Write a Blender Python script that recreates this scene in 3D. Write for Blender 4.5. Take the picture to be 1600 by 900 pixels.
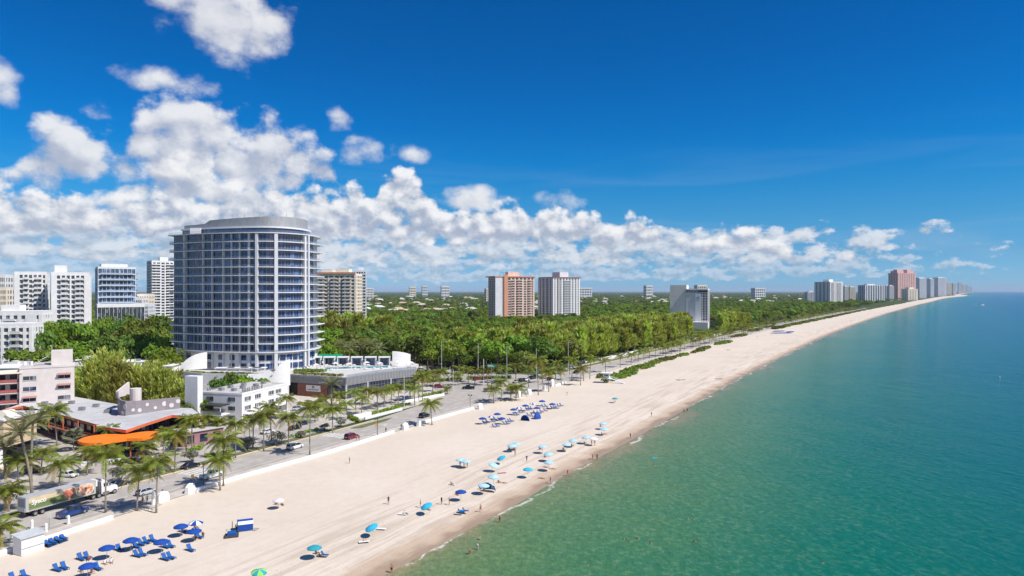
import bpy, bmesh, math, random
import numpy as np
from mathutils import Vector, Matrix

SC = bpy.context.scene
COL = SC.collection
for _o in list(bpy.data.objects):
    bpy.data.objects.remove(_o)

# ------------------------------------------------------------------ camera
CAM_H, FPX, HZ = 45.0, 1067.0, 455.0          # eye height, focal length and horizon row for a 1600 px wide frame
cam_d = bpy.data.cameras.new('camera')
cam_d.sensor_width = 36.0
cam_d.lens = 36.0 * FPX / 1600.0
cam_d.shift_y = 5.0 / 1600.0
cam_d.clip_start = 1.0
cam_d.clip_end = 200000.0
cam = bpy.data.objects.new('camera', cam_d)
COL.objects.link(cam)
cam.location = (0, 0, CAM_H)
cam.rotation_euler = (math.radians(90), 0, 0)
SC.camera = cam

# ------------------------------------------------------------------ sun, sky, exposure
SUN_EL = math.radians(50)
SUN_AZ = math.atan2(0.90, -0.42)              # measured from +Y towards +X: to the right and behind the camera
sun_dir = Vector((math.sin(SUN_AZ) * math.cos(SUN_EL), math.cos(SUN_AZ) * math.cos(SUN_EL), math.sin(SUN_EL)))
sun_d = bpy.data.lights.new('sun', 'SUN')
sun_d.energy = 4.2
sun_d.angle = math.radians(0.53)
sun_d.color = (1.0, 0.955, 0.89)
sun = bpy.data.objects.new('sun', sun_d)
COL.objects.link(sun)
sun.rotation_euler = sun_dir.to_track_quat('Z', 'Y').to_euler()

SC.view_settings.view_transform = 'Standard'
SC.view_settings.look = 'None'
SC.view_settings.exposure = 0.45
SC.view_settings.gamma = 1.0
SC.view_settings.use_curve_mapping = False
SC.render.engine = 'CYCLES'
SC.cycles.use_denoising = True
SC.cycles.max_bounces = 6
SC.cycles.diffuse_bounces = 2
SC.cycles.glossy_bounces = 3
SC.cycles.transmission_bounces = 3
SC.cycles.volume_bounces = 0
SC.cycles.transparent_max_bounces = 8
SC.cycles.caustics_reflective = False
SC.cycles.caustics_refractive = False

world = bpy.data.worlds.new('World')
SC.world = world
world.use_nodes = True


class NB:
    """small helper that writes shader nodes"""
    def __init__(self, tree):
        self.t = tree
        self.n = tree.nodes
        self.l = tree.links

    def put(self, node, idx, v):
        if isinstance(v, bpy.types.NodeSocket):
            self.l.new(v, node.inputs[idx])
        elif v is not None:
            node.inputs[idx].default_value = v

    def m(self, op, a, b=None, c=None, clamp=False):
        n = self.n.new('ShaderNodeMath')
        n.operation = op
        n.use_clamp = clamp
        self.put(n, 0, a)
        if b is not None:
            self.put(n, 1, b)
        if c is not None:
            self.put(n, 2, c)
        return n.outputs[0]

    def sep(self, v):
        n = self.n.new('ShaderNodeSeparateXYZ')
        self.put(n, 0, v)
        return n.outputs

    def xyz(self, x, y, z=0.0):
        n = self.n.new('ShaderNodeCombineXYZ')
        self.put(n, 0, x); self.put(n, 1, y); self.put(n, 2, z)
        return n.outputs[0]

    def noise(self, vec, scale, detail=4.0, rough=0.55, dim='3D', dist=0.0, lac=2.0):
        n = self.n.new('ShaderNodeTexNoise')
        n.noise_dimensions = dim
        if vec is not None:
            self.put(n, 'Vector', vec)
        self.put(n, 'Scale', scale)
        self.put(n, 'Detail', detail)
        self.put(n, 'Roughness', rough)
        self.put(n, 'Lacunarity', lac)
        self.put(n, 'Distortion', dist)
        return n.outputs['Fac']

    def voronoi(self, vec, scale, feature='F1', detail=0.0, dim='3D', rough=0.5, smooth=None, rand=1.0):
        n = self.n.new('ShaderNodeTexVoronoi')
        n.voronoi_dimensions = dim
        n.feature = feature
        if vec is not None:
            self.put(n, 'Vector', vec)
        self.put(n, 'Scale', scale)
        n.inputs['Randomness'].default_value = rand
        if feature != 'DISTANCE_TO_EDGE' or detail:
            try:
                self.put(n, 'Detail', detail); self.put(n, 'Roughness', rough)
            except Exception:
                pass
        if smooth is not None:
            self.put(n, 'Smoothness', smooth)
        return n.outputs['Distance']

    def step(self, v, a, b, o0=0.0, o1=1.0, kind='SMOOTHSTEP'):
        n = self.n.new('ShaderNodeMapRange')
        n.interpolation_type = kind
        n.clamp = True
        self.put(n, 0, v); self.put(n, 1, a); self.put(n, 2, b); self.put(n, 3, o0); self.put(n, 4, o1)
        return n.outputs[0]

    def mix(self, f, a, b, blend='MIX'):
        n = self.n.new('ShaderNodeMix')
        n.data_type = 'RGBA'
        n.blend_type = blend
        n.clamp_factor = True
        self.put(n, 0, f)
        for i, v in ((6, a), (7, b)):
            if not isinstance(v, bpy.types.NodeSocket):
                v = (*v[:3], 1.0)
            self.put(n, i, v)
        return n.outputs[2]

    def ramp(self, f, stops, interp='LINEAR'):
        n = self.n.new('ShaderNodeValToRGB')
        n.color_ramp.interpolation = interp
        el = n.color_ramp.elements
        el[0].position = stops[0][0]; el[0].color = (*stops[0][1], 1)
        el[1].position = stops[-1][0]; el[1].color = (*stops[-1][1], 1)
        for p, c in stops[1:-1]:
            e = el.new(p); e.color = (*c, 1)
        self.put(n, 0, f)
        return n.outputs[0]

    def curve(self, f, pts):
        n = self.n.new('ShaderNodeFloatCurve')
        c = n.mapping.curves[0]
        c.points[0].location = pts[0]
        c.points[-1].location = pts[-1]
        for p in pts[1:-1]:
            c.points.new(*p)
        n.mapping.update()
        self.put(n, 'Value', f)
        return n.outputs[0]


# ---- the sky: Nishita air with fields of cumulus placed by compass direction and elevation
def sky_uv(px, py):
    """direction (azimuth, tan elevation) of a cloud"""
    az = math.atan((px - 800) / FPX)
    return az, (HZ - py) / FPX * math.cos(az)


# lone cumulus heads: (px, py, half width, half height, weight)
HEADS = [(352, 18, 118, 84, 1.0), (300, -22, 105, 60, 1.0), (405, 45, 60, 60, .9),
         (268, 130, 92, 30, .80), (0, 126, 42, 48, .85), (150, 168, 30, 24, .55),
         (566, 240, 42, 30, .85), (636, 242, 48, 24, .68), (530, 186, 26, 24, .52), (1251, 369, 24, 16, .85), (742, 310, 74, 24, .8), (868, 318, 48, 26, .75)]
# cloud banks: outline of the tops and of the bases over the compass (px, py)
BANK_HIGH = ([(-340, 190), (-200, 220), (-60, 200), (0, 250), (30, 212), (70, 180), (115, 186), (150, 212), (190, 210), (215, 165), (250, 148), (330, 148), (370, 180),
              (405, 166), (430, 168), (450, 188), (500, 206), (516, 240), (530, 275), (550, 320), (1700, 330)],
             [(-340, 300), (0, 302), (100, 292), (200, 302), (300, 312), (400, 302), (500, 300), (560, 300), (1700, 300)])
BANK_MID = ([(-340, 255), (0, 330), (60, 320), (150, 300), (215, 262), (250, 236), (290, 226), (330, 236), (350, 262), (400, 276), (440, 300), (500, 330), (560, 345), (1700, 345)],
            [(-340, 335), (0, 338), (200, 335), (300, 330), (400, 335), (560, 330), (1700, 330)])
BANK_LOW = ([(-340, 290), (0, 288), (60, 285), (120, 305), (200, 300), (300, 296), (400, 296), (470, 292), (520, 296), (540, 280), (556, 276), (578, 305), (592, 285), (615, 262), (645, 270), (665, 296),
             (690, 320), (750, 318), (790, 312), (810, 305), (828, 330), (860, 325), (905, 322), (930, 326), (965, 346), (988, 328), (1010, 348), (1040, 360), (1085, 372),
             (1110, 372), (1140, 358), (1192, 350), (1204, 380), (1225, 374), (1244, 398), (1262, 402), (1275, 386), (1330, 388), (1352, 402), (1370, 430), (1700, 440)],
            [(-340, 372), (0, 372), (400, 377), (600, 380), (900, 386), (1100, 396), (1250, 409), (1350, 412), (1700, 412)])


def build_heads():
    """field > 0 inside a lone cumulus head"""
    g = bpy.data.node_groups.new('cloud_heads', 'ShaderNodeTree')
    g.interface.new_socket('P', in_out='INPUT', socket_type='NodeSocketVector')
    g.interface.new_socket('Field', in_out='OUTPUT', socket_type='NodeSocketFloat')
    b = NB(g)
    gi = g.nodes.new('NodeGroupInput'); go = g.nodes.new('NodeGroupOutput')
    best = None
    for (px, py, rx, ry, w) in HEADS:
        u, v = sky_uv(px, py)
        ru = rx / FPX * math.cos(u) ** 2
        rv = ry / FPX * math.cos(u)
        mp = g.nodes.new('ShaderNodeVectorMath'); mp.operation = 'MULTIPLY_ADD'
        b.put(mp, 0, gi.outputs[0]); mp.inputs[1].default_value = (1 / ru, 1 / rv, 0); mp.inputs[2].default_value = (-u / ru, -v / rv, 0)
        dt = g.nodes.new('ShaderNodeVectorMath'); dt.operation = 'DOT_PRODUCT'
        b.put(dt, 0, mp.outputs[0]); b.put(dt, 1, mp.outputs[0])
        f = b.m('MULTIPLY_ADD', dt.outputs['Value'], -.62 * w, w - .42)
        best = f if best is None else b.m('MAXIMUM', best, f)
    b.l.new(best, go.inputs[0])
    return g


def build_sky():
    t = world.node_tree
    t.nodes.clear()
    b = NB(t)
    out = t.nodes.new('ShaderNodeOutputWorld')
    bg = t.nodes.new('ShaderNodeBackground')
    bg.inputs['Strength'].default_value = 0.0745
    t.links.new(bg.outputs[0], out.inputs[0])
    sky = t.nodes.new('ShaderNodeTexSky')
    sky.sky_type = 'NISHITA'
    sky.sun_disc = False
    sky.sun_elevation = SUN_EL
    sky.sun_rotation = SUN_AZ
    sky.altitude = 50.0
    sky.air_density = 1.0
    sky.dust_density = 0.25
    sky.ozone_density = 3.0
    tc = t.nodes.new('ShaderNodeTexCoord')
    d = b.sep(tc.outputs['Generated'])
    el = b.m('DIVIDE', d[2], b.m('SQRT', b.m('ADD', b.m('MULTIPLY', d[0], d[0]), b.m('MULTIPLY', d[1], d[1]))))
    az = b.m('ARCTAN2', d[0], d[1])
    P = b.xyz(az, el, 0)
    # polarised, contrasty air: deeper blue with height
    k = b.step(el, 0.0, 0.42, 0, 1, 'LINEAR')
    tint = b.ramp(k, [(0.0, (0.40, 0.80, 1.50)), (.033, (.365, .79, 1.47)), (.123, (.25, .645, 1.14)), (.235, (.165, .637, 1.04)), (.346, (.075, .62, 1.05)),
                      (.457, (.018, .58, 1.075)), (.57, (.004, .53, 1.07)), (.79, (.001, .475, 1.01)), (1.0, (.001, .45, .98))])
    base = b.mix(1.0, sky.outputs[0], tint, 'MULTIPLY')
    # thin cirrus streaks low over the sea
    cs = t.nodes.new('ShaderNodeVectorMath'); cs.operation = 'MULTIPLY_ADD'
    b.put(cs, 0, P); cs.inputs[1].default_value = (1, 9, 0); cs.inputs[2].default_value = (3.1, 7.7, 0)
    ci = b.step(b.noise(cs.outputs[0], 2.2, 5.0, .5, '2D', .6), .50, .78)
    ci = b.m('MULTIPLY', ci, b.step(el, .24, .02))
    base = b.mix(b.m('MULTIPLY', ci, .30), base, (4.6, 5.8, 7.4))

    azn = b.m('MULTIPLY_ADD', az, 1 / 1.6, .5)                 # -0.8 .. 0.8 rad -> 0 .. 1
    back = b.m('ADD', b.step(az, -2.4, -1.2, -.8, 0.0), 0.0)   # the banks thin out behind the camera

    def outline(pts):
        q = []
        for px, py in pts:
            u, v = sky_uv(px, py)
            q.append((min(max(u / 1.6 + .5, 0), 1), v))
        return b.curve(azn, q)

    def field_noise(nscale, seed, aniso, detail, dx=0.0, dy=0.0, puff=.3):
        sc = t.nodes.new('ShaderNodeVectorMath'); sc.operation = 'MULTIPLY_ADD'
        b.put(sc, 0, P); sc.inputs[1].default_value = (1, aniso, 1); sc.inputs[2].default_value = (seed + dx, seed * .7 + dy * aniso, 0)
        n1 = b.noise(sc.outputs[0], nscale, detail, .60, '2D')
        n1 = b.m('SUBTRACT', n1, .5)
        if puff:
            v1 = b.voronoi(sc.outputs[0], nscale * 1.8, 'F1', 0.0, '2D')
            n1 = b.m('ADD', n1, b.m('MULTIPLY', b.m('SUBTRACT', .5, v1), puff))
        return n1

    def shade_over(base, field, l, edge, lit, shade, amount):
        alpha = b.m('MULTIPLY', b.step(field, 0.0, edge), amount)
        return b.mix(alpha, base, b.mix(b.step(l, 0.0, 1.0, 0, 1, 'SMOOTHSTEP'), shade, lit))

    def bank(base, outl, nscale, seed, amp, size, edge, lit, shade, amount, k, gap=0.0):
        T, B = outline(outl[0]), outline(outl[1])
        n = field_noise(nscale, seed, 1.25, 6.0)
        n2 = field_noise(nscale, seed, 1.25, 4.0, .22 / nscale, .30 / nscale)
        up = b.m('DIVIDE', b.m('SUBTRACT', T, el), size)
        dn = b.m('DIVIDE', b.m('SUBTRACT', el, B), size * .8)
        f = b.m('MINIMUM', b.m('MINIMUM', up, dn), .75)
        f = b.m('ADD', b.m('ADD', b.m('MULTIPLY_ADD', n, amp, f), back), -gap)
        tt = b.m('DIVIDE', b.m('SUBTRACT', el, B), b.m('MAXIMUM', b.m('SUBTRACT', T, B), .02))
        l = b.m('ADD', b.m('MULTIPLY_ADD', b.m('SUBTRACT', n, n2), k, .42), b.m('MULTIPLY', b.m('SUBTRACT', tt, .45), .62))
        return shade_over(base, f, l, edge, lit, shade, amount)

    def streets(base, nscale, seed, aniso, cover, lit, shade, amount):
        n = field_noise(nscale, seed, aniso, 5.0, puff=0)
        n2 = field_noise(nscale, seed, aniso, 3.0, .15 / nscale, .35 / nscale / aniso, puff=0)
        f = b.m('ADD', n, cover)
        l = b.m('MULTIPLY_ADD', b.m('SUBTRACT', n, n2), 2.6, .52)
        return shade_over(base, f, l, .16, lit, shade, amount)

    # compass-wise cover of the far cloud streets (thick inland, none over the sea)
    azf = b.m('MULTIPLY_ADD', az, 1 / (2 * math.pi), .5)
    cov = b.curve(azf, [(0, .50), (.12, .45), (.25, .55), (.40, 1.0), (.46, .95), (.50, .86), (.54, .80), (.575, .66), (.60, .28), (.64, .06), (.80, .05), (.9, .35), (1, .50)])
    c3 = b.m('ADD', b.m('MULTIPLY', cov, .44), b.m('ADD', b.step(el, .11, .04, -1.6, -.19), b.step(el, 0.0, .02, -.9, 0.0)))
    base = streets(base, 34.0, 1.7, 1.9, c3, (6.3, 7.1, 8.2), (3.5, 4.6, 5.9), .70)
    c2 = b.m('ADD', b.m('MULTIPLY', cov, .46), b.m('ADD', b.step(el, .15, .075, -1.6, -.22), b.step(el, .02, .055, -.35, 0.0)))
    base = streets(base, 19.0, 5.2, 1.8, c2, (7.9, 8.2, 8.7), (3.9, 4.7, 5.8), .85)
    base = bank(base, BANK_LOW, 24.0, 2.3, 2.1, .030, .55, (9.3, 9.3, 9.35), (4.0, 4.55, 5.8), .96, 1.7, .07)
    base = bank(base, BANK_HIGH, 14.0, 8.9, 2.5, .050, .75, (8.4, 8.5, 8.75), (4.5, 4.95, 6.1), .95, 1.6, .08)
    base = bank(base, BANK_MID, 15.0, 4.4, 2.1, .042, .65, (9.4, 9.4, 9.4), (4.2, 4.7, 5.9), .95, 1.6, .14)
    hg = t.nodes.new('ShaderNodeGroup'); hg.node_tree = build_heads(); t.links.new(P, hg.inputs[0])
    hu = t.nodes.new('ShaderNodeGroup'); hu.node_tree = hg.node_tree
    o = t.nodes.new('ShaderNodeVectorMath'); o.operation = 'ADD'
    b.put(o, 0, P); o.inputs[1].default_value = (.008, .022, 0); t.links.new(o.outputs[0], hu.inputs[0])
    n = field_noise(13.0, 6.1, 1.3, 7.0)
    n2 = field_noise(13.0, 6.1, 1.3, 4.0, .02, .024)
    l = b.m('ADD', b.m('MULTIPLY_ADD', b.m('SUBTRACT', n, n2), .9, .58), b.m('MULTIPLY', b.m('SUBTRACT', hg.outputs[0], hu.outputs[0]), .22))
    base = shade_over(base, b.m('MULTIPLY_ADD', n, 1.35, hg.outputs[0]), l, .60, (8.5, 8.55, 8.75), (4.5, 4.9, 6.0), .93)
    t.links.new(base, bg.inputs[0])
    try:
        world.cycles.sampling_method = 'MANUAL'
        world.cycles.sample_map_resolution = 512
    except Exception:
        pass


build_sky()
# ------------------------------------------------------------------ helpers
R = random.Random(7)
PI = math.pi


def G(px, py, z=0.0):
    """point of the horizontal plane z seen at this place of the photograph"""
    d = FPX * (CAM_H - z) / (py - HZ)
    return Vector(((px - 800) / FPX * d, d, z))


def at(px, py, d):
    """point at depth d"""
    return Vector(((px - 800) / FPX * d, d, CAM_H - (py - HZ) / FPX * d))


MATS = {}


def mat(name, color, rough=.7, vary=.0, scale=1.0, bump=0.0, bscale=None, metal=0.0, spec=.5, second=None, detail=4.0, trans=0.0, emit=None, coords='Object', stretch=None, wear=0.0):
    """a plain procedural surface: colour broken by noise, fine relief"""
    if name in MATS:
        return MATS[name]
    m = bpy.data.materials.new(name)
    m.use_nodes = True
    t = m.node_tree
    b = NB(t)
    p = t.nodes['Principled BSDF']
    p.inputs['Roughness'].default_value = rough
    p.inputs['Metallic'].default_value = metal
    p.inputs['Specular IOR Level'].default_value = spec
    tc = t.nodes.new('ShaderNodeTexCoord')
    v = tc.outputs[coords]
    if stretch:
        mm = t.nodes.new('ShaderNodeVectorMath'); mm.operation = 'MULTIPLY'
        t.links.new(v, mm.inputs[0]); mm.inputs[1].default_value = stretch
        v = mm.outputs[0]
    c = color
    if vary or second:
        f = b.noise(v, scale, detail, .6)
        if second is None:
            second = tuple(max(0, x * (1 - vary)) for x in color)
            c2 = tuple(min(1, x * (1 + vary)) for x in color)
            c = b.mix(b.step(f, .25, .75), second, c2)
        else:
            c = b.mix(b.step(f, .38, .62), color, second)
        if wear:
            w = b.noise(v, scale * .23, 3.0, .6)
            c = b.mix(b.m('MULTIPLY', b.step(w, .45, .75), wear), c, tuple(x * .55 for x in color))
    if isinstance(c, bpy.types.NodeSocket):
        t.links.new(c, p.inputs['Base Color'])
    else:
        p.inputs['Base Color'].default_value = (*c, 1)
    if bump:
        bn = t.nodes.new('ShaderNodeBump')
        bn.inputs['Strength'].default_value = bump
        bn.inputs['Distance'].default_value = .05
        t.links.new(b.noise(v, bscale or scale * 4, 5.0, .6), bn.inputs['Height'])
        t.links.new(bn.outputs[0], p.inputs['Normal'])
    if trans:
        p.inputs['Transmission Weight'].default_value = trans
    MATS[name] = m
    return m


def leaf_mat(name, c1, c2, scale=.35, rough=.55, trans=.42, rnd=.34):
    """foliage: two greens in clumps, a little light through the leaves, each copy slightly its own"""
    if name in MATS:
        return MATS[name]
    m = bpy.data.materials.new(name)
    m.use_nodes = True
    t = m.node_tree
    b = NB(t)
    t.nodes.remove(t.nodes['Principled BSDF'])
    out = t.nodes['Material Output']
    tc = t.nodes.new('ShaderNodeTexCoord')
    oi = t.nodes.new('ShaderNodeObjectInfo')
    f = b.step(b.noise(tc.outputs['Object'], scale, 4.0, .65), .3, .7)
    c = b.mix(f, c1, c2)
    hs = t.nodes.new('ShaderNodeHueSaturation')
    t.links.new(c, hs.inputs['Color'])
    t.links.new(b.m('MULTIPLY_ADD', oi.outputs['Random'], .05, .470), hs.inputs['Hue'])
    t.links.new(b.m('MULTIPLY_ADD', oi.outputs['Random'], rnd * 2, 1 - rnd), hs.inputs['Value'])
    d = t.nodes.new('ShaderNodeBsdfPrincipled')
    d.inputs['Roughness'].default_value = rough
    d.inputs['Specular IOR Level'].default_value = .3
    tr = t.nodes.new('ShaderNodeBsdfTranslucent')
    t.links.new(hs.outputs[0], d.inputs['Base Color'])
    br = t.nodes.new('ShaderNodeMix'); br.data_type = 'RGBA'; br.blend_type = 'MULTIPLY'
    br.inputs[0].default_value = 1.0
    t.links.new(hs.outputs[0], br.inputs[6]); br.inputs[7].default_value = (1.2, 1.3, .5, 1)
    t.links.new(br.outputs[2], tr.inputs['Color'])
    mx = t.nodes.new('ShaderNodeMixShader')
    mx.inputs[0].default_value = trans
    t.links.new(d.outputs[0], mx.inputs[1]); t.links.new(tr.outputs[0], mx.inputs[2])
    t.links.new(mx.outputs[0], out.inputs[0])
    MATS[name] = m
    return m


class MB:
    """collects shapes, then links them as ONE mesh object; several materials by slot"""
    def __init__(self):
        self.v = []; self.f = []; self.mi = []; self.sm = []
        self.cur = 0
        self.smooth = False

    def add(self, verts, faces):
        o = len(self.v)
        self.v.extend([tuple(p) for p in verts])
        for f in faces:
            self.f.append(tuple(i + o for i in f)); self.mi.append(self.cur); self.sm.append(self.smooth)
        return self

    def box(self, c, s, rz=0.0, taper=1.0):
        x, y, z = s[0] / 2, s[1] / 2, s[2] / 2
        cs, sn = math.cos(rz), math.sin(rz)
        pts = []
        for zz, k in ((-z, 1.0), (z, taper)):
            for (a, b) in ((-x, -y), (x, -y), (x, y), (-x, y)):
                a *= k; b *= k
                pts.append((c[0] + a * cs - b * sn, c[1] + a * sn + b * cs, c[2] + zz))
        return self.add(pts, [(3, 2, 1, 0), (4, 5, 6, 7), (0, 1, 5, 4), (1, 2, 6, 5), (2, 3, 7, 6), (3, 0, 4, 7)])

    def box2(self, a, b):
        """from corner to corner"""
        return self.box([(p + q) / 2 for p, q in zip(a, b)], [abs(q - p) for p, q in zip(a, b)])

    def tube(self, pts, radii, n=8, cap=True):
        pts = [Vector(p) for p in pts]
        if not hasattr(radii, '__len__'):
            radii = [radii] * len(pts)
        vs = []; fs = []
        up = Vector((0, 0, 1))
        for i, p in enumerate(pts):
            d = (pts[min(i + 1, len(pts) - 1)] - pts[max(i - 1, 0)]).normalized()
            a = d.cross(up)
            if a.length < .01:
                a = d.cross(Vector((1, 0, 0)))
            a.normalize(); c = d.cross(a).normalized()
            for k in range(n):
                t = 2 * PI * k / n
                vs.append(p + (a * math.cos(t) + c * math.sin(t)) * radii[i])
        for i in range(len(pts) - 1):
            for k in range(n):
                fs.append((i * n + k, i * n + (k + 1) % n, (i + 1) * n + (k + 1) % n, (i + 1) * n + k))
        if cap:
            fs.append(tuple(range(n - 1, -1, -1))); fs.append(tuple((len(pts) - 1) * n + k for k in range(n)))
        return self.add(vs, fs)

    def prism(self, poly, z0, z1):
        """vertical prism over a plan outline (counter-clockwise)"""
        n = len(poly)
        vs = [(p[0], p[1], z0) for p in poly] + [(p[0], p[1], z1) for p in poly]
        fs = [tuple(range(n - 1, -1, -1)), tuple(range(n, 2 * n))]
        fs += [(i, (i + 1) % n, n + (i + 1) % n, n + i) for i in range(n)]
        return self.add(vs, fs)

    def extr(self, prof, a, b):
        """profile [(side, up)] swept from a to b (horizontal)"""
        a = Vector(a); b = Vector(b)
        d = (b - a).normalized(); s = Vector((d.y, -d.x, 0))
        n = len(prof)
        vs = [a + s * p[0] + Vector((0, 0, p[1])) for p in prof] + [b + s * p[0] + Vector((0, 0, p[1])) for p in prof]
        fs = [tuple(range(n)), tuple(range(2 * n - 1, n - 1, -1))] + [(i, n + i, n + (i + 1) % n, (i + 1) % n) for i in range(n)]
        return self.add(vs, fs)

    def ring(self, outline_a, outline_b):
        n = len(outline_a)
        return self.add(list(outline_a) + list(outline_b), [(i, (i + 1) % n, n + (i + 1) % n, n + i) for i in range(n)])

    def blob(self, c, r, seg=10, rings=6, jitter=0.0):
        vs = [(c[0], c[1], c[2] - r[2])]
        for i in range(1, rings):
            ph = -PI / 2 + PI * i / rings
            for k in range(seg):
                th = 2 * PI * k / seg
                j = 1 + R.uniform(-jitter, jitter)
                vs.append((c[0] + r[0] * j * math.cos(ph) * math.cos(th), c[1] + r[1] * j * math.cos(ph) * math.sin(th), c[2] + r[2] * j * math.sin(ph)))
        vs.append((c[0], c[1], c[2] + r[2]))
        fs = [(0, 1 + (k + 1) % seg, 1 + k) for k in range(seg)]
        for i in range(rings - 2):
            for k in range(seg):
                a = 1 + i * seg
                fs.append((a + k, a + (k + 1) % seg, a + seg + (k + 1) % seg, a + seg + k))
        l = len(vs) - 1
        a = 1 + (rings - 2) * seg
        fs += [(l, a + k, a + (k + 1) % seg) for k in range(seg)]
        return self.add(vs, fs)

    def mesh(self, name, mats):
        me = bpy.data.meshes.new(name)
        me.from_pydata(self.v, [], self.f)
        if not isinstance(mats, (list, tuple)):
            mats = [mats]
        for m in mats:
            me.materials.append(m)
        if len(mats) > 1:
            me.polygons.foreach_set('material_index', self.mi)
        if any(self.sm):
            me.polygons.foreach_set('use_smooth', self.sm)
        me.update()
        return me

    def build(self, name, mats, parent=None, loc=None, rz=0.0, bevel=0.0):
        o = bpy.data.objects.new(name, self.mesh(name, mats))
        COL.objects.link(o)
        if loc is not None:
            o.location = loc
        if rz:
            o.rotation_euler = (0, 0, rz)
        if bevel:
            md = o.modifiers.new('bevel', 'BEVEL'); md.width = bevel; md.segments = 2; md.limit_method = 'ANGLE'
        if parent is not None:
            o.parent = parent
        return o


def tag(o, label=None, cat=None, group=None, kind=None):
    if label: o['label'] = label
    if cat: o['category'] = cat
    if group: o['group'] = group
    if kind: o['kind'] = kind
    return o


def thing(name, label, cat, loc=(0, 0, 0), rz=0.0, group=None, scale=None):
    o = bpy.data.objects.new(name, None)
    o.empty_display_size = .3
    COL.objects.link(o)
    o.location = loc
    o.rotation_euler = (0, 0, rz)
    if scale is not None:
        o.scale = (scale, scale, scale) if not hasattr(scale, '__len__') else scale
    return tag(o, label, cat, group)


def inst(name, me, parent=None, loc=(0, 0, 0), rot=(0, 0, 0), scale=None):
    o = bpy.data.objects.new(name, me)
    COL.objects.link(o)
    o.location = loc
    o.rotation_euler = rot
    if scale is not None:
        o.scale = (scale, scale, scale) if not hasattr(scale, '__len__') else scale
    if parent is not None:
        o.parent = parent
    return o


def ordinal(i):
    a = ['first', 'second', 'third', 'fourth', 'fifth', 'sixth', 'seventh', 'eighth', 'ninth', 'tenth', 'eleventh', 'twelfth', 'thirteenth', 'fourteenth', 'fifteenth', 'sixteenth', 'seventeenth', 'eighteenth', 'nineteenth']
    if i < 19:
        return a[i]
    t = ['twentieth', 'thirtieth', 'fortieth', 'fiftieth', 'sixtieth', 'seventieth', 'eightieth', 'ninetieth']; tt = ['twenty', 'thirty', 'forty', 'fifty', 'sixty', 'seventy', 'eighty', 'ninety']
    k = i + 1
    return t[k // 10 - 2] if k % 10 == 0 else tt[k // 10 - 2] + '-' + a[k % 10 - 1]


def number_from_left(objs, text):
    """tell alike things apart by their order across the picture"""
    objs = sorted(objs, key=lambda o: o.location.x / max(o.location.y, 1))
    for i, o in enumerate(objs):
        o['label'] = text % ordinal(i)


def copy_tree(o, parent=None):
    c = o.copy()
    COL.objects.link(c)
    c.parent = parent
    for ch in list(o.children):
        copy_tree(ch, c)
    return c


# ------------------------------------------------------------------ lie of the land
SEA_Z = -0.8
W_PX = [(0, 866), (345, 757), (560, 693), (760, 632), (850, 607.5), (900, 594), (960, 577.5), (1040, 557), (1100, 541), (1160, 526), (1220, 511.5),
        (1290, 497), (1350, 484.5), (1400, 475.5), (1440, 468.5), (1470, 463.5), (1490, 460.5)]
S_PX = [(600, 900), (735, 826), (800, 792), (880, 744), (960, 702), (1000, 680), (1080, 634), (1150, 594), (1230, 554), (1290, 525.5), (1340, 506),
        (1400, 486), (1450, 472.8), (1480, 465.5), (1500, 460.6)]


def path_xy(px, z):
    pts = [G(a, b, z) for a, b in px]
    ys = [p.y for p in pts]; xs = [p.x for p in pts]
    s0 = (xs[1] - xs[0]) / (ys[1] - ys[0])
    ys = [-900.0] + ys; xs = [xs[0] + s0 * (-900.0 - ys[1])] + xs
    k = (xs[-1] - xs[-2]) / (ys[-1] - ys[-2])
    ys.append(90000.0); xs.append(xs[-1] + .69 * (90000.0 - ys[-2]))
    return np.array(ys), np.array(xs)


def smooth_fn(ys, xs):
    t = np.log(ys + 1400.0)
    sl = np.zeros(len(t))
    d = np.diff(xs) / np.diff(t)
    sl[1:-1] = (d[:-1] * np.diff(t)[1:] + d[1:] * np.diff(t)[:-1]) / (t[2:] - t[:-2])
    sl[0] = d[0]; sl[-1] = d[-1]; sl[-2] = d[-2]

    def f(Y):
        Y = np.asarray(Y, float)
        q = np.log(np.maximum(Y, -1300) + 1400.0)
        i = np.clip(np.searchsorted(t, q) - 1, 0, len(t) - 2)
        h = t[i + 1] - t[i]; u = np.clip((q - t[i]) / h, 0, 1)
        far = xs[-2] + .68 * (Y - ys[-2])
        near = ((1 + 2 * u) * (1 - u) ** 2 * xs[i] + u * (1 - u) ** 2 * h * sl[i] + u * u * (3 - 2 * u) * xs[i + 1] + u * u * (u - 1) * h * sl[i + 1])
        return np.where(Y > ys[-2], far, near)
    return f


XW = smooth_fn(*path_xy(W_PX, 0.0))
XS = smooth_fn(*path_xy(S_PX, SEA_Z))


def wp(Y, t=0.0, z=0.0):
    """point t metres landward of the beach wall line at depth Y"""
    x = float(XW(Y)); k = float(XW(Y + 2) - XW(Y - 2)) / 4
    n = math.hypot(1, k)
    return Vector((x - t / n, Y + t * k / n, z))


def wdir(Y):
    k = float(XW(Y + 2) - XW(Y - 2)) / 4
    return math.atan2(1, k)          # heading of the road, angle from +X


ROW_Y = np.concatenate([np.arange(-700, 60, 60.0), np.arange(60, 460, 8.0), np.geomspace(460, 70000, 90)])


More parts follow.
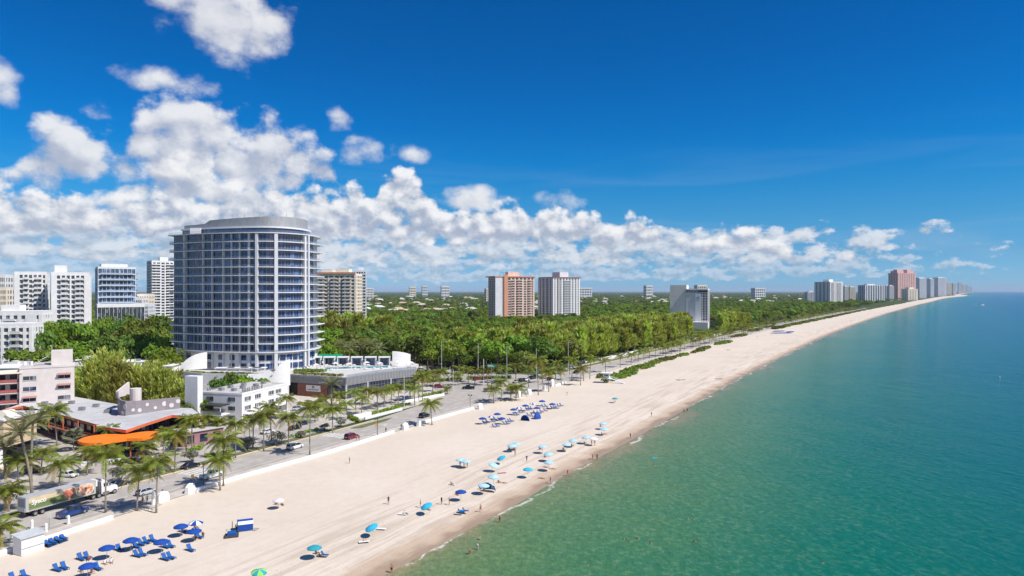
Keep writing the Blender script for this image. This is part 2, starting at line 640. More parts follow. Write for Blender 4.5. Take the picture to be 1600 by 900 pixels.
def grid(name, rows, m, kind='structure', attr=None):
    """rows: list of equally long point lists"""
    nc = len(rows[0])
    vs = [p for r in rows for p in r]
    fs = [(i * nc + j, i * nc + j + 1, (i + 1) * nc + j + 1, (i + 1) * nc + j) for i in range(len(rows) - 1) for j in range(nc - 1)]
    me = bpy.data.meshes.new(name)
    me.from_pydata([tuple(p) for p in vs], [], fs)
    if attr is not None:
        a = me.attributes.new(attr[0], 'FLOAT', 'POINT')
        a.data.foreach_set('value', np.asarray(attr[1], dtype=np.float32).ravel())
    me.polygons.foreach_set('use_smooth', [True] * len(fs))
    me.materials.append(m)
    me.update()
    o = bpy.data.objects.new(name, me)
    COL.objects.link(o)
    o['kind'] = kind
    return o


# ---- materials of the setting
def land_material():
    m = bpy.data.materials.new('suburban_land'); m.use_nodes = True
    t = m.node_tree; b = NB(t); p = t.nodes['Principled BSDF']
    geo = t.nodes.new('ShaderNodeNewGeometry')
    P = geo.outputs['Position']
    n1 = b.noise(P, .004, 5, .6); n2 = b.noise(P, .05, 4, .6); n3 = b.noise(P, .6, 3, .6)
    green = b.mix(b.step(n2, .35, .65), (.030, .052, .014), (.075, .098, .030))
    bare = b.mix(b.step(n3, .3, .7), (.20, .185, .15), (.30, .28, .24))
    c = b.mix(b.step(n1, .52, .66), green, b.mix(b.step(n2, .5, .56), green, bare))
    t.links.new(c, p.inputs['Base Color'])
    p.inputs['Roughness'].default_value = .95
    p.inputs['Specular IOR Level'].default_value = .15
    return m


def sand_material():
    m = bpy.data.materials.new('beach_sand'); m.use_nodes = True
    t = m.node_tree; b = NB(t); p = t.nodes['Principled BSDF']
    geo = t.nodes.new('ShaderNodeNewGeometry'); P = geo.outputs['Position']
    at_ = t.nodes.new('ShaderNodeAttribute'); at_.attribute_name = 'shore'
    s = at_.outputs['Fac']
    big = b.noise(P, .035, 4, .55); mid = b.noise(P, .4, 4, .6); fine = b.noise(P, 2.2, 4, .75)
    c = b.mix(b.step(big, .3, .7), (.62, .528, .428), (.67, .578, .478))
    c = b.mix(b.m('MULTIPLY', b.step(mid, .40, .75), .22), c, (.49, .40, .305))
    c = b.mix(b.m('MULTIPLY', b.step(fine, .52, .72), .14), c, (.42, .34, .255))
    # trodden, raked and drift-line zone towards the water
    at2 = t.nodes.new('ShaderNodeVectorMath'); at2.operation = 'MULTIPLY'
    lane = b.xyz(b.m('MULTIPLY', s, .55), b.m('MULTIPLY', b.sep(P)[1], .035), 0)
    dr = b.noise(lane, 1.0, 5, .65, '2D')
    tread = b.m('MULTIPLY', b.step(s, 44, 10), b.step(dr, .46, .66))
    c = b.mix(b.m('MULTIPLY', tread, .50), c, (.40, .31, .235))
    # wrack: dark weed specks along the drift lines
    wr = b.m('MULTIPLY', b.step(b.noise(P, 1.6, 5, .7), .60, .70), b.m('MULTIPLY', b.step(s, 27, 14), b.step(s, 7, 11)))
    wr = b.m('MULTIPLY', wr, b.step(b.noise(lane, .6, 2, .5, '2D'), .5, .62))
    c = b.mix(b.m('MULTIPLY', wr, .7), c, (.16, .125, .09))
    # wet sand by the water
    ed = b.m('ADD', s, b.m('MULTIPLY', b.m('SUBTRACT', b.noise(P, .11, 4, .6), .5), 9.0))
    c = b.mix(b.step(ed, 7.5, 3.5), c, (.49, .375, .275))
    c = b.mix(b.step(ed, 3.8, .8), c, (.345, .245, .165))
    t.links.new(c, p.inputs['Base Color'])
    t.links.new(b.step(ed, 4, 1.0, .95, .42), p.inputs['Roughness'])
    p.inputs['Specular IOR Level'].default_value = .25
    bp = t.nodes.new('ShaderNodeBump'); bp.inputs['Strength'].default_value = .7; bp.inputs['Distance'].default_value = .22
    h = b.m('ADD', b.m('MULTIPLY', mid, .6), b.m('ADD', b.m('MULTIPLY', fine, .3), b.m('MULTIPLY', b.m('MULTIPLY', dr, b.step(s, 34, 8)), 1.5)))
    t.links.new(h, bp.inputs['Height']); t.links.new(bp.outputs[0], p.inputs['Normal'])
    return m


def sea_material():
    m = bpy.data.materials.new('sea_water'); m.use_nodes = True
    t = m.node_tree; b = NB(t); p = t.nodes['Principled BSDF']
    geo = t.nodes.new('ShaderNodeNewGeometry'); P = geo.outputs['Position']
    at_ = t.nodes.new('ShaderNodeAttribute'); at_.attribute_name = 'shore'
    s = at_.outputs['Fac']
    big = b.noise(P, .012, 4, .55); mid = b.noise(P, .06, 4, .6)
    # depth of the water over the sloping sea bed, a little uneven
    dd = b.m('ADD', s, b.m('ADD', b.m('MULTIPLY', b.m('SUBTRACT', big, .5), 46.0), b.m('MULTIPLY', b.m('SUBTRACT', mid, .5), 12.0)))
    k = b.m('DIVIDE', b.m('LOGARITHM', b.m('ADD', b.m('MAXIMUM', dd, 0.0), 4.0), 2.0), 12.0)
    def q(x): return math.log2(x + 4) / 12
    c = b.ramp(k, [(q(0), (.25, .215, .105)), (q(4), (.150, .195, .078)), (q(14), (.098, .182, .064)), (q(34), (.050, .160, .064)),
                   (q(62), (.004, .124, .074)), (q(110), (.0001, .093, .088)), (q(240), (.0001, .058, .104)), (q(800), (.0001, .038, .112)), (q(4000), (.0001, .026, .108))])
    # ripple light and wave shade painted into the colour, strongest in the shallows
    w1 = t.nodes.new('ShaderNodeVectorMath'); w1.operation = 'MULTIPLY'
    t.links.new(P, w1.inputs[0]); w1.inputs[1].default_value = (1.0, 1.0, 1)
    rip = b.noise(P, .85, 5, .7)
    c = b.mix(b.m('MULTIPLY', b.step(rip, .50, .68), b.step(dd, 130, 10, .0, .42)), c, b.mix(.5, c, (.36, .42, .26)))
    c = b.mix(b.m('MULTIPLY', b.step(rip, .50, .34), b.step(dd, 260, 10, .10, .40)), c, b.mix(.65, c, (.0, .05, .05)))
    # swash foam at the edge
    lane = b.xyz(b.m('MULTIPLY', b.sep(P)[1], .055), b.m('MULTIPLY', s, .05), 0)
    fo = b.noise(lane, 1.0, 3, .6, '2D')
    e = b.m('ADD', s, b.m('MULTIPLY', b.m('SUBTRACT', fo, .5), 9.0))
    foam = b.m('MULTIPLY', b.m('MULTIPLY', b.step(e, -.5, .3), b.step(e, 1.5, .5)), b.step(b.noise(P, .9, 4, .7), .40, .56))
    foam = b.m('MULTIPLY', foam, b.step(b.noise(lane, .8, 2, .5, '2D'), .44, .56))
    c = b.mix(b.m('MULTIPLY', foam, .65), c, (.78, .76, .72))
    t.links.new(c, p.inputs['Base Color'])
    t.links.new(b.m('MULTIPLY_ADD', foam, .5, .16), p.inputs['Roughness'])
    p.inputs['IOR'].default_value = 1.33
    p.inputs['Specular IOR Level'].default_value = .15
    bp = t.nodes.new('ShaderNodeBump'); bp.inputs['Strength'].default_value = .75; bp.inputs['Distance'].default_value = .5
    st = t.nodes.new('ShaderNodeMapping'); st.inputs['Rotation'].default_value = (0, 0, math.radians(28)); st.inputs['Scale'].default_value = (1.0, .45, 1)
    t.links.new(P, st.inputs['Vector'])
    h = b.m('ADD', b.m('MULTIPLY', b.noise(st.outputs[0], .55, 5, .62), 1.0), b.m('MULTIPLY', b.noise(st.outputs[0], .09, 3, .5), 1.3))
    t.links.new(h, bp.inputs['Height']); t.links.new(bp.outputs[0], p.inputs['Normal'])
    return m


# ---- ground, beach, sea
xw = XW(ROW_Y); xs = XS(ROW_Y)
FR = -np.concatenate([[0], np.geomspace(8, 60000, 26)])
grid('ground', [[(xw[i] + f - .0, ROW_Y[i], -0.03) for f in FR[::-1]] + [] for i in range(len(ROW_Y))], land_material())

rows = []; shore = []
OFFS = [0, .08, .2, .35, .5, .65, .78]
for i, Y in enumerate(ROW_Y):
    wdt = max(xs[i] - xw[i], 12.0); dx = float(XS(Y + 2) - XS(Y - 2)) / 4; cosn = 1 / math.hypot(1, dx)
    xx = [xw[i] - .5] + [xw[i] + wdt * o for o in OFFS[1:]]
    tail = [xs[i] - d / cosn for d in (26, 18, 12, 8, 5, 2.5, 0, -3, -8, -20, -45)]
    tail = [max(x, xw[i] + wdt * .78 + .01 * j) for j, x in enumerate(tail)]
    r = []
    for x in xx + tail:
        d = (xs[i] - x) * cosn
        z = -.02 if d > 20 else (-.02 - .30 * (1 - (d - 9) / 11) if d > 9 else -.32 + (SEA_Z + .32) * (1 - d / 9)) if d > 0 else SEA_Z + d * .07
        r.append((x, Y, z)); shore.append(d)
    rows.append(r)
beach = grid('beach', rows, sand_material(), attr=('shore', shore))

# sea: rings about the foot of the camera, each vertex knows its distance from the shore
rad = np.concatenate([np.linspace(1, 30, 4), np.geomspace(40, 300000, 165)])
ang = np.linspace(0, 2 * PI, 361)
sy = np.concatenate([np.arange(-700, 460, 4.0), np.geomspace(460, 80000, 500)]); sx = XS(sy)
RR, AA = np.meshgrid(rad, ang, indexing='ij')
QX = RR * np.sin(AA); QY = RR * np.cos(AA)
dist = np.full(QX.shape, 1e9)
for k in range(0, len(sy)):
    dist = np.minimum(dist, (QX - sx[k]) ** 2 + (QY - sy[k]) ** 2)
dist = np.sqrt(dist)
sgn = np.where(QX > XS(QY), 1.0, -1.0)
sd = dist * sgn
rows = [[(QX[i, j], QY[i, j], SEA_Z) for j in range(len(ang))] for i in range(len(rad))]
# only keep the rings that lie seaward (the land covers the rest)
nc = len(ang)
vs = [p for r in rows for p in r]
fs = [(i * nc + j, i * nc + j + 1, (i + 1) * nc + j + 1, (i + 1) * nc + j) for i in range(len(rad) - 1) for j in range(nc - 1)
      if max(sd[i, j], sd[i, j + 1], sd[i + 1, j], sd[i + 1, j + 1]) > -8]
me = bpy.data.meshes.new('sea')
me.from_pydata(vs, [], fs)
a = me.attributes.new('shore', 'FLOAT', 'POINT'); a.data.foreach_set('value', sd.astype(np.float32).ravel())
me.materials.append(sea_material())
sea = bpy.data.objects.new('sea', me); COL.objects.link(sea); sea['kind'] = 'structure'

# ---- road, promenade, kerbs, verge, pavement
M_ASPH = mat('asphalt', (.40, .362, .322), .9, .14, .25, .2, 6, coords='Object', wear=.35)
M_ASPH2 = mat('old_asphalt', (.42, .38, .34), .9, .18, .2, .2, 6, wear=.35)
M_PAVE = mat('promenade_paving', (.52, .465, .41), .9, .14, .5, .2, 5)
M_WALK = mat('pavement_concrete', (.43, .40, .365), .9, .16, .4, .2, 5)
M_KERB = mat('kerb_concrete', (.50, .42, .30), .9, .12, .8)
M_PAINT = mat('road_paint', (.66, .65, .62), .8, .2, 1.5)
M_YPAINT = mat('yellow_paint', (.62, .42, .10), .8, .2, 1.5)
M_TURF = mat('verge_turf', (.085, .115, .030), .95, .0, .45, .6, 9, second=(.19, .165, .075))


def strip(name, t0, t1, y0, y1, z, m, step=7.0, kind='structure', thick=0.0):
    ys = np.arange(y0, y1 + .01, step) if y1 < 700 else np.concatenate([np.arange(y0, 600, step), np.geomspace(600, y1, 30)])
    L = [wp(y, t1, z) for y in ys]; Rr = [wp(y, t0, z) for y in ys]
    if not thick:
        return grid(name, [[l, r] for l, r in zip(L, Rr)], m, kind)
    dn = Vector((0, 0, -thick))
    return grid(name, [[l + dn, l, r, r + dn] for l, r in zip(L, Rr)], m, kind)


ROAD_T0, ROAD_T1 = 4.3, 18.8
strip('promenade', .3, 4.15, -400, 1500, .10, M_PAVE)
strip('kerb', 4.15, 4.35, -400, 1500, .12, M_KERB, thick=.2)
strip('road', 4.3, 18.9, -400, 1800, .0, M_ASPH)
strip('kerb', 18.8, 19.1, -400, 236, .14, M_KERB, thick=.25)
strip('verge', 19.1, 22.0, -400, 212, .11, M_TURF)
strip('kerb', 18.8, 19.1, 330, 1500, .14, M_KERB, thick=.25)
strip('verge', 19.1, 23.5, 340, 1500, .11, M_TURF)
strip('pavement', 22.0, 25.4, -400, 236, .12, M_WALK)
strip('pavement', 23.5, 27.0, 340, 1500, .12, M_WALK)
strip('service_lane', 25.4, 44.0, -400, 232, .005, M_ASPH2)
strip('forecourt', 44.0, 130.0, 60, 236, .0, mat('forecourt_paving', (.45, .41, .36), .9, .2, .2, .2, 4, wear=.4))
fp = [wp(212, 22.0), wp(262, 23), wp(282, 30), wp(303, 58), wp(303, 130), wp(236, 130), wp(228, 44)]
MB().add([(p.x, p.y, .006) for p in fp], [tuple(range(len(fp)))]).build('hotel_forecourt', mat('hotel_paving', (.52, .47, .41), .9, .18, .25, .2, 4, wear=.3))['kind'] = 'structure'
# the junction: a wide apron that swings inland past the hotel
jn = [wp(232, 18.8), wp(352, 18.8), wp(352, 60), wp(372, 150), wp(372, 420), wp(318, 420), wp(312, 150), wp(303, 58), wp(282, 30), wp(262, 23)]
MB().add([(p.x, p.y, .004) for p in jn], [tuple(range(len(jn)))]).build('road', M_ASPH)['kind'] = 'structure'
# lane markings
def dash(t, y0, y1, w, ln, gap, m=M_PAINT, z=.006):
    mb = MB()
    y = y0
    while y < y1:
        a0, a1 = wp(y, t + w / 2, z), wp(y, t - w / 2, z)
        q = y + ln * .88
        b0, b1 = wp(q, t + w / 2, z), wp(q, t - w / 2, z)
        mb.add([a0, a1, b1, b0], [(0, 1, 2, 3)])
        y += (ln + gap) * .88
    o = mb.build('lane_marking', m); o['kind'] = 'structure'
    return o
dash(6.6, 60, 1400, .18, 14, 0.01)
dash(11.0, 60, 900, .20, 3.2, 8.5)
dash(14.9, 60, 900, .20, 3.2, 8.5)
dash(18.3, 60, 1200, .20, 14, 0.01, M_YPAINT)


def crossing(y0, y1, t0, t1, n=6):
    """zebra: two border lines across the road and ladder bars between"""
    mb = MB()
    for y in (y0, y1):
        a = [wp(y - .16, t0, .010), wp(y + .16, t0, .010), wp(y + .16, t1, .010), wp(y - .16, t1, .010)]
        mb.add(a, [(0, 1, 2, 3)])
    for i in range(n):
        t = t0 + (t1 - t0) * (i + .5) / n
        mb.add([wp(y0 + .2, t - .35, .010), wp(y1 - .2, t - .35, .010), wp(y1 - .2, t + .35, .010), wp(y0 + .2, t + .35, .010)], [(0, 1, 2, 3)])
    o = mb.build('crosswalk', M_PAINT); o['kind'] = 'structure'


crossing(161, 165.5, 6.8, 18.0, 7)
crossing(205, 209, 6.8, 18.0, 7)
# ------------------------------------------------------------------ vegetation
M_BARK = mat('bark', (.16, .125, .09), .95, .3, 3.0, .4, 12)
M_PTRUNK = mat('palm_trunk', (.245, .205, .165), .95, .25, 2.0, .5, 7, stretch=(1, 1, 5))
LF_A = leaf_mat('leaf_fresh', (.115, .185, .016), (.250, .340, .030), .22)
LF_B = leaf_mat('leaf_deep', (.070, .128, .018), (.165, .245, .030), .22)
LF_C = leaf_mat('leaf_olive', (.135, .150, .030), (.250, .255, .055), .22)
LF_PINE = leaf_mat('leaf_casuarina', (.30, .345, .064), (.52, .55, .14), .25)
LF_PALM = leaf_mat('leaf_palm', (.125, .165, .026), (.265, .295, .040), .9)
LF_PALMY = leaf_mat('leaf_palm_yellow', (.26, .215, .035), (.34, .270, .055), .9)
LF_DATE = leaf_mat('leaf_date', (.150, .160, .075), (.28, .275, .155), .9)
LF_BROWN = leaf_mat('leaf_dry', (.24, .165, .075), (.30, .22, .11), .9, trans=.1)
LF_SEAGR = leaf_mat('leaf_seagrape', (.095, .145, .018), (.21, .265, .035), .5)
LF_GREY = leaf_mat('leaf_silver', (.185, .190, .150), (.29, .29, .235), .9)


def leaf_quads(rg, clumps, size, aspect=1.0, lift=0.25, jitter=.55, fold=False):
    """clumps: (centre, radius vector, count). Leaf-sized faces spread over lumpy shells"""
    vs = []; fs = []
    for c, r, n in clumps:
        for _ in range(n):
            th = rg.uniform(0, 2 * PI); cz = rg.uniform(-.55, 1.0)
            s = math.sqrt(max(0, 1 - cz * cz))
            nrm = Vector((s * math.cos(th), s * math.sin(th), cz))
            k = rg.uniform(.72, 1.05)
            p = Vector((c[0] + nrm.x * r[0] * k, c[1] + nrm.y * r[1] * k, c[2] + nrm.z * r[2] * k))
            d = (nrm + Vector((rg.uniform(-1, 1), rg.uniform(-1, 1), rg.uniform(-1, 1) + lift)) * jitter).normalized()
            a = d.cross(Vector((rg.uniform(-1, 1), rg.uniform(-1, 1), rg.uniform(-1, 1)))).normalized()
            b = d.cross(a)
            z = size * rg.uniform(.6, 1.35)
            a = a * z; b = b * z * aspect
            o = len(vs)
            vs += [tuple(p - a * .5), tuple(p + b * .5), tuple(p + a * .5), tuple(p - b * .5)]
            fs.append((o, o + 1, o + 2, o + 3))
    return vs, fs


def broadleaf_crown(name, seed, rx, h, base, nclump, per, size, m, flat=1.0):
    rg = random.Random(seed)
    cl = []
    for i in range(nclump):
        th = rg.uniform(0, 2 * PI); q = math.sqrt(rg.random())
        zc = base + h * (.30 + .55 * math.sqrt(max(0, 1 - q * q)) * rg.uniform(.6, 1.15))
        rr = rx * rg.uniform(.26, .46)
        cl.append(((rx * .74 * q * math.cos(th), rx * .74 * q * math.sin(th), zc), (rr, rr, rr * .78 * flat), per))
    cl.append(((0, 0, base + h * .36), (rx * .62, rx * .62, h * .34), per * 2))
    vs, fs = leaf_quads(rg, cl, size)
    mb = MB(); mb.add(vs, fs)
    return mb.mesh(name, m)


def casuarina_crown(name, seed, rx, h, base, nb, size, m):
    """soft feathery needles on ascending branches, ragged top"""
    rg = random.Random(seed)
    vs = []; fs = []
    for i in range(nb):
        z0 = base + h * rg.uniform(0, .80)
        k = (z0 - base) / h
        th = rg.uniform(0, 2 * PI)
        ln = rx * (1.05 - .55 * k) * rg.uniform(.55, 1.1)
        up = rg.uniform(.45, 1.0)
        n = 16
        for j in range(n):
            t = (j + rg.random()) / n
            p = Vector((math.cos(th) * ln * t, math.sin(th) * ln * t, z0 + up * ln * t * (.55 + .5 * t)))
            p += Vector((rg.gauss(0, .28), rg.gauss(0, .28), rg.gauss(0, .28))) * (rx * .16)
            d = Vector((math.cos(th) * .5 + rg.uniform(-.6, .6), math.sin(th) * .5 + rg.uniform(-.6, .6), rg.uniform(.5, 1.7))).normalized()
            s = d.cross(Vector((rg.uniform(-1, 1), rg.uniform(-1, 1), rg.uniform(-1, 1)))).normalized()
            L = size * rg.uniform(.7, 1.4); w = L * .15
            o = len(vs)
            vs += [tuple(p), tuple(p + d * L * .5 + s * w), tuple(p + d * L), tuple(p + d * L * .5 - s * w)]
            fs.append((o, o + 1, o + 2, o + 3))
    mb = MB(); mb.add(vs, fs)
    return mb.mesh(name, m)


def trunk_mesh(name, h, r, seed, limbs=5, spread=3.0, m=M_BARK, zb=.45):
    rg = random.Random(seed)
    mb = MB(); mb.smooth = True
    lean = (rg.uniform(-.4, .4), rg.uniform(-.4, .4))
    mb.tube([(0, 0, -.4), (lean[0] * .3, lean[1] * .3, h * .35), (lean[0], lean[1], h * .8)], [r * 1.35, r, r * .45], 7)
    for i in range(limbs):
        th = 2 * PI * i / limbs + rg.uniform(-.4, .4)
        z0 = h * rg.uniform(zb, zb + .25)
        e = Vector((math.cos(th) * spread, math.sin(th) * spread, z0 + spread * rg.uniform(.5, 1.0)))
        s = Vector((lean[0] * z0 / h, lean[1] * z0 / h, z0))
        mb.tube([s, s.lerp(e, .5) + Vector((0, 0, .35)), e], [r * .5, r * .32, r * .12], 5)
    return mb.mesh(name, m)


# prototypes of crowns (unit trees about 14 m tall)
CROWNS = [broadleaf_crown('broadleaf_crown', 11 + i, rx, h, b, 15, 46, 1.05, m) for i, (rx, h, b, m) in enumerate([
    (6.4, 7.5, 6.0, LF_A), (7.4, 7.0, 5.6, LF_B), (5.8, 8.0, 6.2, LF_A), (6.8, 6.6, 5.2, LF_C), (6.2, 7.6, 6.0, LF_B), (7.0, 7.2, 5.8, LF_A)])]
CROWN_TR = [trunk_mesh('tree_trunk', 11, .38, 31 + i, 5, 3.2) for i in range(2)]
PINES = [casuarina_crown('pine_crown', 51 + i, rx, h, 1.2, nb, 2.6, LF_PINE) for i, (rx, h, nb) in enumerate([(4.2, 17, 100), (3.7, 19, 100), (4.8, 16, 105)])]
PINE_TR = trunk_mesh('tree_trunk', 17, .34, 61, 4, 2.0, M_BARK, .35)
FARCROWN = [broadleaf_crown('far_crown', 81 + i, 7, 7, 3.0, 7, 14, 2.6, m) for i, m in enumerate((LF_B, LF_A, LF_C))]


def scatter_stuff(name, pts, protos, label, smin=.75, smax=1.25):
    """a mass of vegetation nobody could count: points that carry copies of the prototypes"""
    me = bpy.data.meshes.new(name)
    me.from_pydata([tuple(p) for p in pts], [], [])
    o = bpy.data.objects.new(name, me); COL.objects.link(o)
    ng = bpy.data.node_groups.new(name, 'GeometryNodeTree')
    ng.interface.new_socket('Geometry', in_out='INPUT', socket_type='NodeSocketGeometry')
    ng.interface.new_socket('Geometry', in_out='OUTPUT', socket_type='NodeSocketGeometry')
    gi = ng.nodes.new('NodeGroupInput'); go = ng.nodes.new('NodeGroupOutput')
    join = ng.nodes.new('GeometryNodeJoinGeometry')
    idx = ng.nodes.new('GeometryNodeInputIndex')
    mod = ng.nodes.new('ShaderNodeMath'); mod.operation = 'FLOORED_MODULO'
    ng.links.new(idx.outputs[0], mod.inputs[0]); mod.inputs[1].default_value = len(protos)
    for i, pm in enumerate(protos):
        po = bpy.data.objects.new(pm.name, pm)          # prototype, not linked to the scene
        info = ng.nodes.new('GeometryNodeObjectInfo'); info.inputs[0].default_value = po
        cmp_ = ng.nodes.new('FunctionNodeCompare'); cmp_.data_type = 'FLOAT'; cmp_.operation = 'EQUAL'
        ng.links.new(mod.outputs[0], cmp_.inputs[0]); cmp_.inputs[1].default_value = float(i)
        cmp_.inputs['Epsilon'].default_value = .1
        ip = ng.nodes.new('GeometryNodeInstanceOnPoints')
        ng.links.new(gi.outputs[0], ip.inputs['Points'])
        ng.links.new(cmp_.outputs[0], ip.inputs['Selection'])
        ng.links.new(info.outputs['Geometry'], ip.inputs['Instance'])
        rv = ng.nodes.new('FunctionNodeRandomValue'); rv.data_type = 'FLOAT_VECTOR'
        rv.inputs[0].default_value = (0, 0, 0); rv.inputs[1].default_value = (.12, .12, 6.28)
        ng.links.new(rv.outputs[0], ip.inputs['Rotation'])
        rs = ng.nodes.new('FunctionNodeRandomValue'); rs.data_type = 'FLOAT'
        rs.inputs[2].default_value = smin; rs.inputs[3].default_value = smax; rs.inputs['Seed'].default_value = 5 + i
        ng.links.new(rs.outputs[1], ip.inputs['Scale'])
        ng.links.new(ip.outputs[0], join.inputs[0])
    ng.links.new(join.outputs[0], go.inputs[0])
    md = o.modifiers.new('scatter', 'NODES'); md.node_group = ng
    return tag(o, label, 'trees', kind='stuff')


# ---- coconut and date palms
def frond_mesh(name, seed, L, arch, droop, m, pairs=20, lw=.042, ll=.72, stiff=0.0):
    """one pinnate leaf along +X: midrib that arches over, leaflets hanging from both sides"""
    rg = random.Random(seed)
    rib = []
    for i in range(9):
        t = i / 8
        rib.append(Vector((L * (t - .10 * t ** 3 * droop), 0, L * (arch * t - droop * t * t * .75))))
    mb = MB()
    # midrib as a thin triangular strip
    mb.tube(rib[::2], [.05, .04, .03, .02, .012], 3, False)
    def rp(t):
        k = min(int(t * 8), 7); u = t * 8 - k
        return rib[k].lerp(rib[k + 1], u)
    for i in range(pairs):
        t = .10 + .90 * (i + .5) / pairs
        p = rp(t); tan = (rp(min(t + .03, 1)) - rp(max(t - .03, 0))).normalized()
        ln = ll * L * .36 * math.sin(PI * min(1, .18 + t * .80)) ** .7
        for s in (-1, 1):
            side = Vector((0, s, 0))
            hang = rg.uniform(.25, .65) * (1 - stiff)
            d = (side * 1.0 + tan * .55 + Vector((0, 0, -hang + .35 * stiff))).normalized()
            q = p + d * ln * rg.uniform(.85, 1.1) + Vector((0, 0, -ln * hang * .35))
            w = tan * L * lw * .5
            mid = p.lerp(q, .5) + Vector((0, 0, .05 * ln))
            mb.add([p - w * .6, p + w * .6, mid + w, mid - w], [(0, 1, 2, 3)])
            mb.add([mid - w, mid + w, q], [(0, 1, 2)])
    return mb.mesh(name, m)


FR_UP = frond_mesh('frond', 1, 4.3, .85, .75, LF_PALM)
FR_MID = frond_mesh('frond', 2, 4.6, .45, .85, LF_PALM)
FR_LOW = frond_mesh('frond', 3, 4.4, .05, .95, LF_PALM)
FR_YEL = frond_mesh('frond', 4, 4.2, -.05, 1.0, LF_PALMY)
FR_DRY = frond_mesh('frond', 5, 3.2, -.55, .9, LF_BROWN, 12)
FD_UP = frond_mesh('frond', 6, 4.0, 1.0, .45, LF_DATE, 22, .04, .5, .7)
FD_MID = frond_mesh('frond', 7, 4.3, .55, .55, LF_DATE, 22, .04, .5, .7)
FD_LOW = frond_mesh('frond', 8, 4.0, .05, .55, LF_DATE, 22, .04, .5, .6)
NUTS = MB()
for i in range(9):
    th = i * 2.4
    NUTS.blob((.32 * math.cos(th), .32 * math.sin(th), -.25 - .1 * (i % 3)), (.16, .16, .19), 6, 4)
NUTS = NUTS.mesh('coconuts', mat('coconut_husk', (.30, .24, .07), .7, .3, 4))


def fan_leaf(name, m):
    mb = MB()
    n = 13
    for i in range(n):
        a = -1.9 + 3.8 * i / (n - 1)
        d = Vector((math.cos(a) * .9 + .5, math.sin(a), -.22 * abs(math.sin(a)))).normalized()
        s = Vector((-math.sin(a), math.cos(a), 0)) * .13
        c = Vector((1.1, 0, .35))
        e = c + d * 1.15 + Vector((0, 0, -.15))
        mb.add([c, c + d * .6 + s, e, c + d * .6 - s], [(0, 1, 2, 3)])
    mb.tube([(0, 0, 0), (1.1, 0, .35)], [.03, .02], 3, False)
    return mb.mesh(name, m)


FAN = fan_leaf('fan_leaf', LF_GREY)
FANG = fan_leaf('fan_leaf', LF_PALM)


def fronds_for(kind, rg, n, yellow):
    """list of (mesh, azimuth, tilt, roll, scale)"""
    L = []
    for i in range(n):
        k = i / n
        az = i * 2.39996 + rg.uniform(-.25, .25)
        s = rg.uniform(.85, 1.1)
        if kind == 'date':
            me = FD_UP if k < .34 else FD_MID if k < .70 else FD_LOW
            L.append((me, az, rg.uniform(-.1, .1), rg.uniform(-.3, .3), s))
        elif kind in ('fan', 'fangreen'):
            L.append((FAN if kind == 'fan' else FANG, az, -1.05 + 1.7 * k + rg.uniform(-.15, .15), rg.uniform(-.3, .3), s * 1.25))
        else:
            me = FR_UP if k < .30 else FR_MID if k < .62 else FR_LOW if rg.random() > yellow else FR_YEL
            if k > .93 and rg.random() < .5:
                me = FR_DRY
            L.append((me, az, rg.uniform(-.12, .12), rg.uniform(-.35, .35), s))
    return L


def palm_trunk(name, H, lean, r0=.20, r1=.13, bend=.5, swell=1.35):
    mb = MB(); mb.smooth = True
    pts = []; rad_ = []
    for i in range(8):
        t = i / 7
        k = t ** (1 + bend)
        pts.append((lean[0] * k, lean[1] * k, -.2 + (H + .2) * t))
        rad_.append((r0 * swell if i == 0 else r0 + (r1 - r0) * t))
    mb.tube(pts, rad_, 7)
    return mb.mesh(name, M_PTRUNK)


PALM_N = [0]


def palm(pos, H, label, kind='coconut', size=1.0, lean=(0, 0), n=20, yellow=.3, group='palms along the beach road', detail=True, r=1.0):
    """a palm: trunk and a head of fronds, each frond a part"""
    rg = random.Random(1000 + PALM_N[0]); PALM_N[0] += 1
    name = {'coconut': 'coconut_palm', 'date': 'date_palm', 'fan': 'fan_palm', 'fangreen': 'fan_palm'}[kind]
    o = thing(name, label, 'palm', pos, 0, group)
    inst('trunk', palm_trunk('palm_trunk', H, lean, (.30 if kind == 'date' else .19) * r, (.25 if kind == 'date' else .12) * r), o)
    top = Vector((lean[0], lean[1], H))
    for me, az, tilt, roll, s in fronds_for(kind, rg, n, yellow):
        e = (Matrix.Rotation(az, 4, 'Z') @ Matrix.Rotation(tilt, 4, 'Y') @ Matrix.Rotation(roll, 4, 'X')).to_euler()
        inst('frond', me, o, top, e, s * size * .95)
    if kind == 'coconut' and rg.random() < .7:
        inst('coconuts', NUTS, o, top, (0, 0, rg.uniform(0, 6)), size)
    return o


def palm_head(seed, kind, n, yellow):
    rg = random.Random(seed)
    mb = MB(); mats = []
    for me, az, tilt, roll, s in fronds_for(kind, rg, n, yellow):
        mt = Matrix.Rotation(az, 4, 'Z') @ Matrix.Rotation(tilt, 4, 'Y') @ Matrix.Rotation(roll, 4, 'X') @ Matrix.Scale(s, 4)
        if me.materials[0] not in mats:
            mats.append(me.materials[0])
        mb.cur = mats.index(me.materials[0])
        mb.add([mt @ v.co for v in me.vertices], [tuple(p.vertices) for p in me.polygons])
    return mb.mesh('palm_head', mats)


HEADS_C = [palm_head(300 + i, 'coconut', 17, y) for i, y in enumerate((.1, .35, .6, .2))]
HEADS_D = [palm_head(320 + i, 'date', 24, 0) for i in range(2)]
HEADS_F = [palm_head(330 + i, 'fangreen', 20, 0) for i in range(2)]
TR_FAR = palm_trunk('palm_trunk', 8.0, (.5, .2))


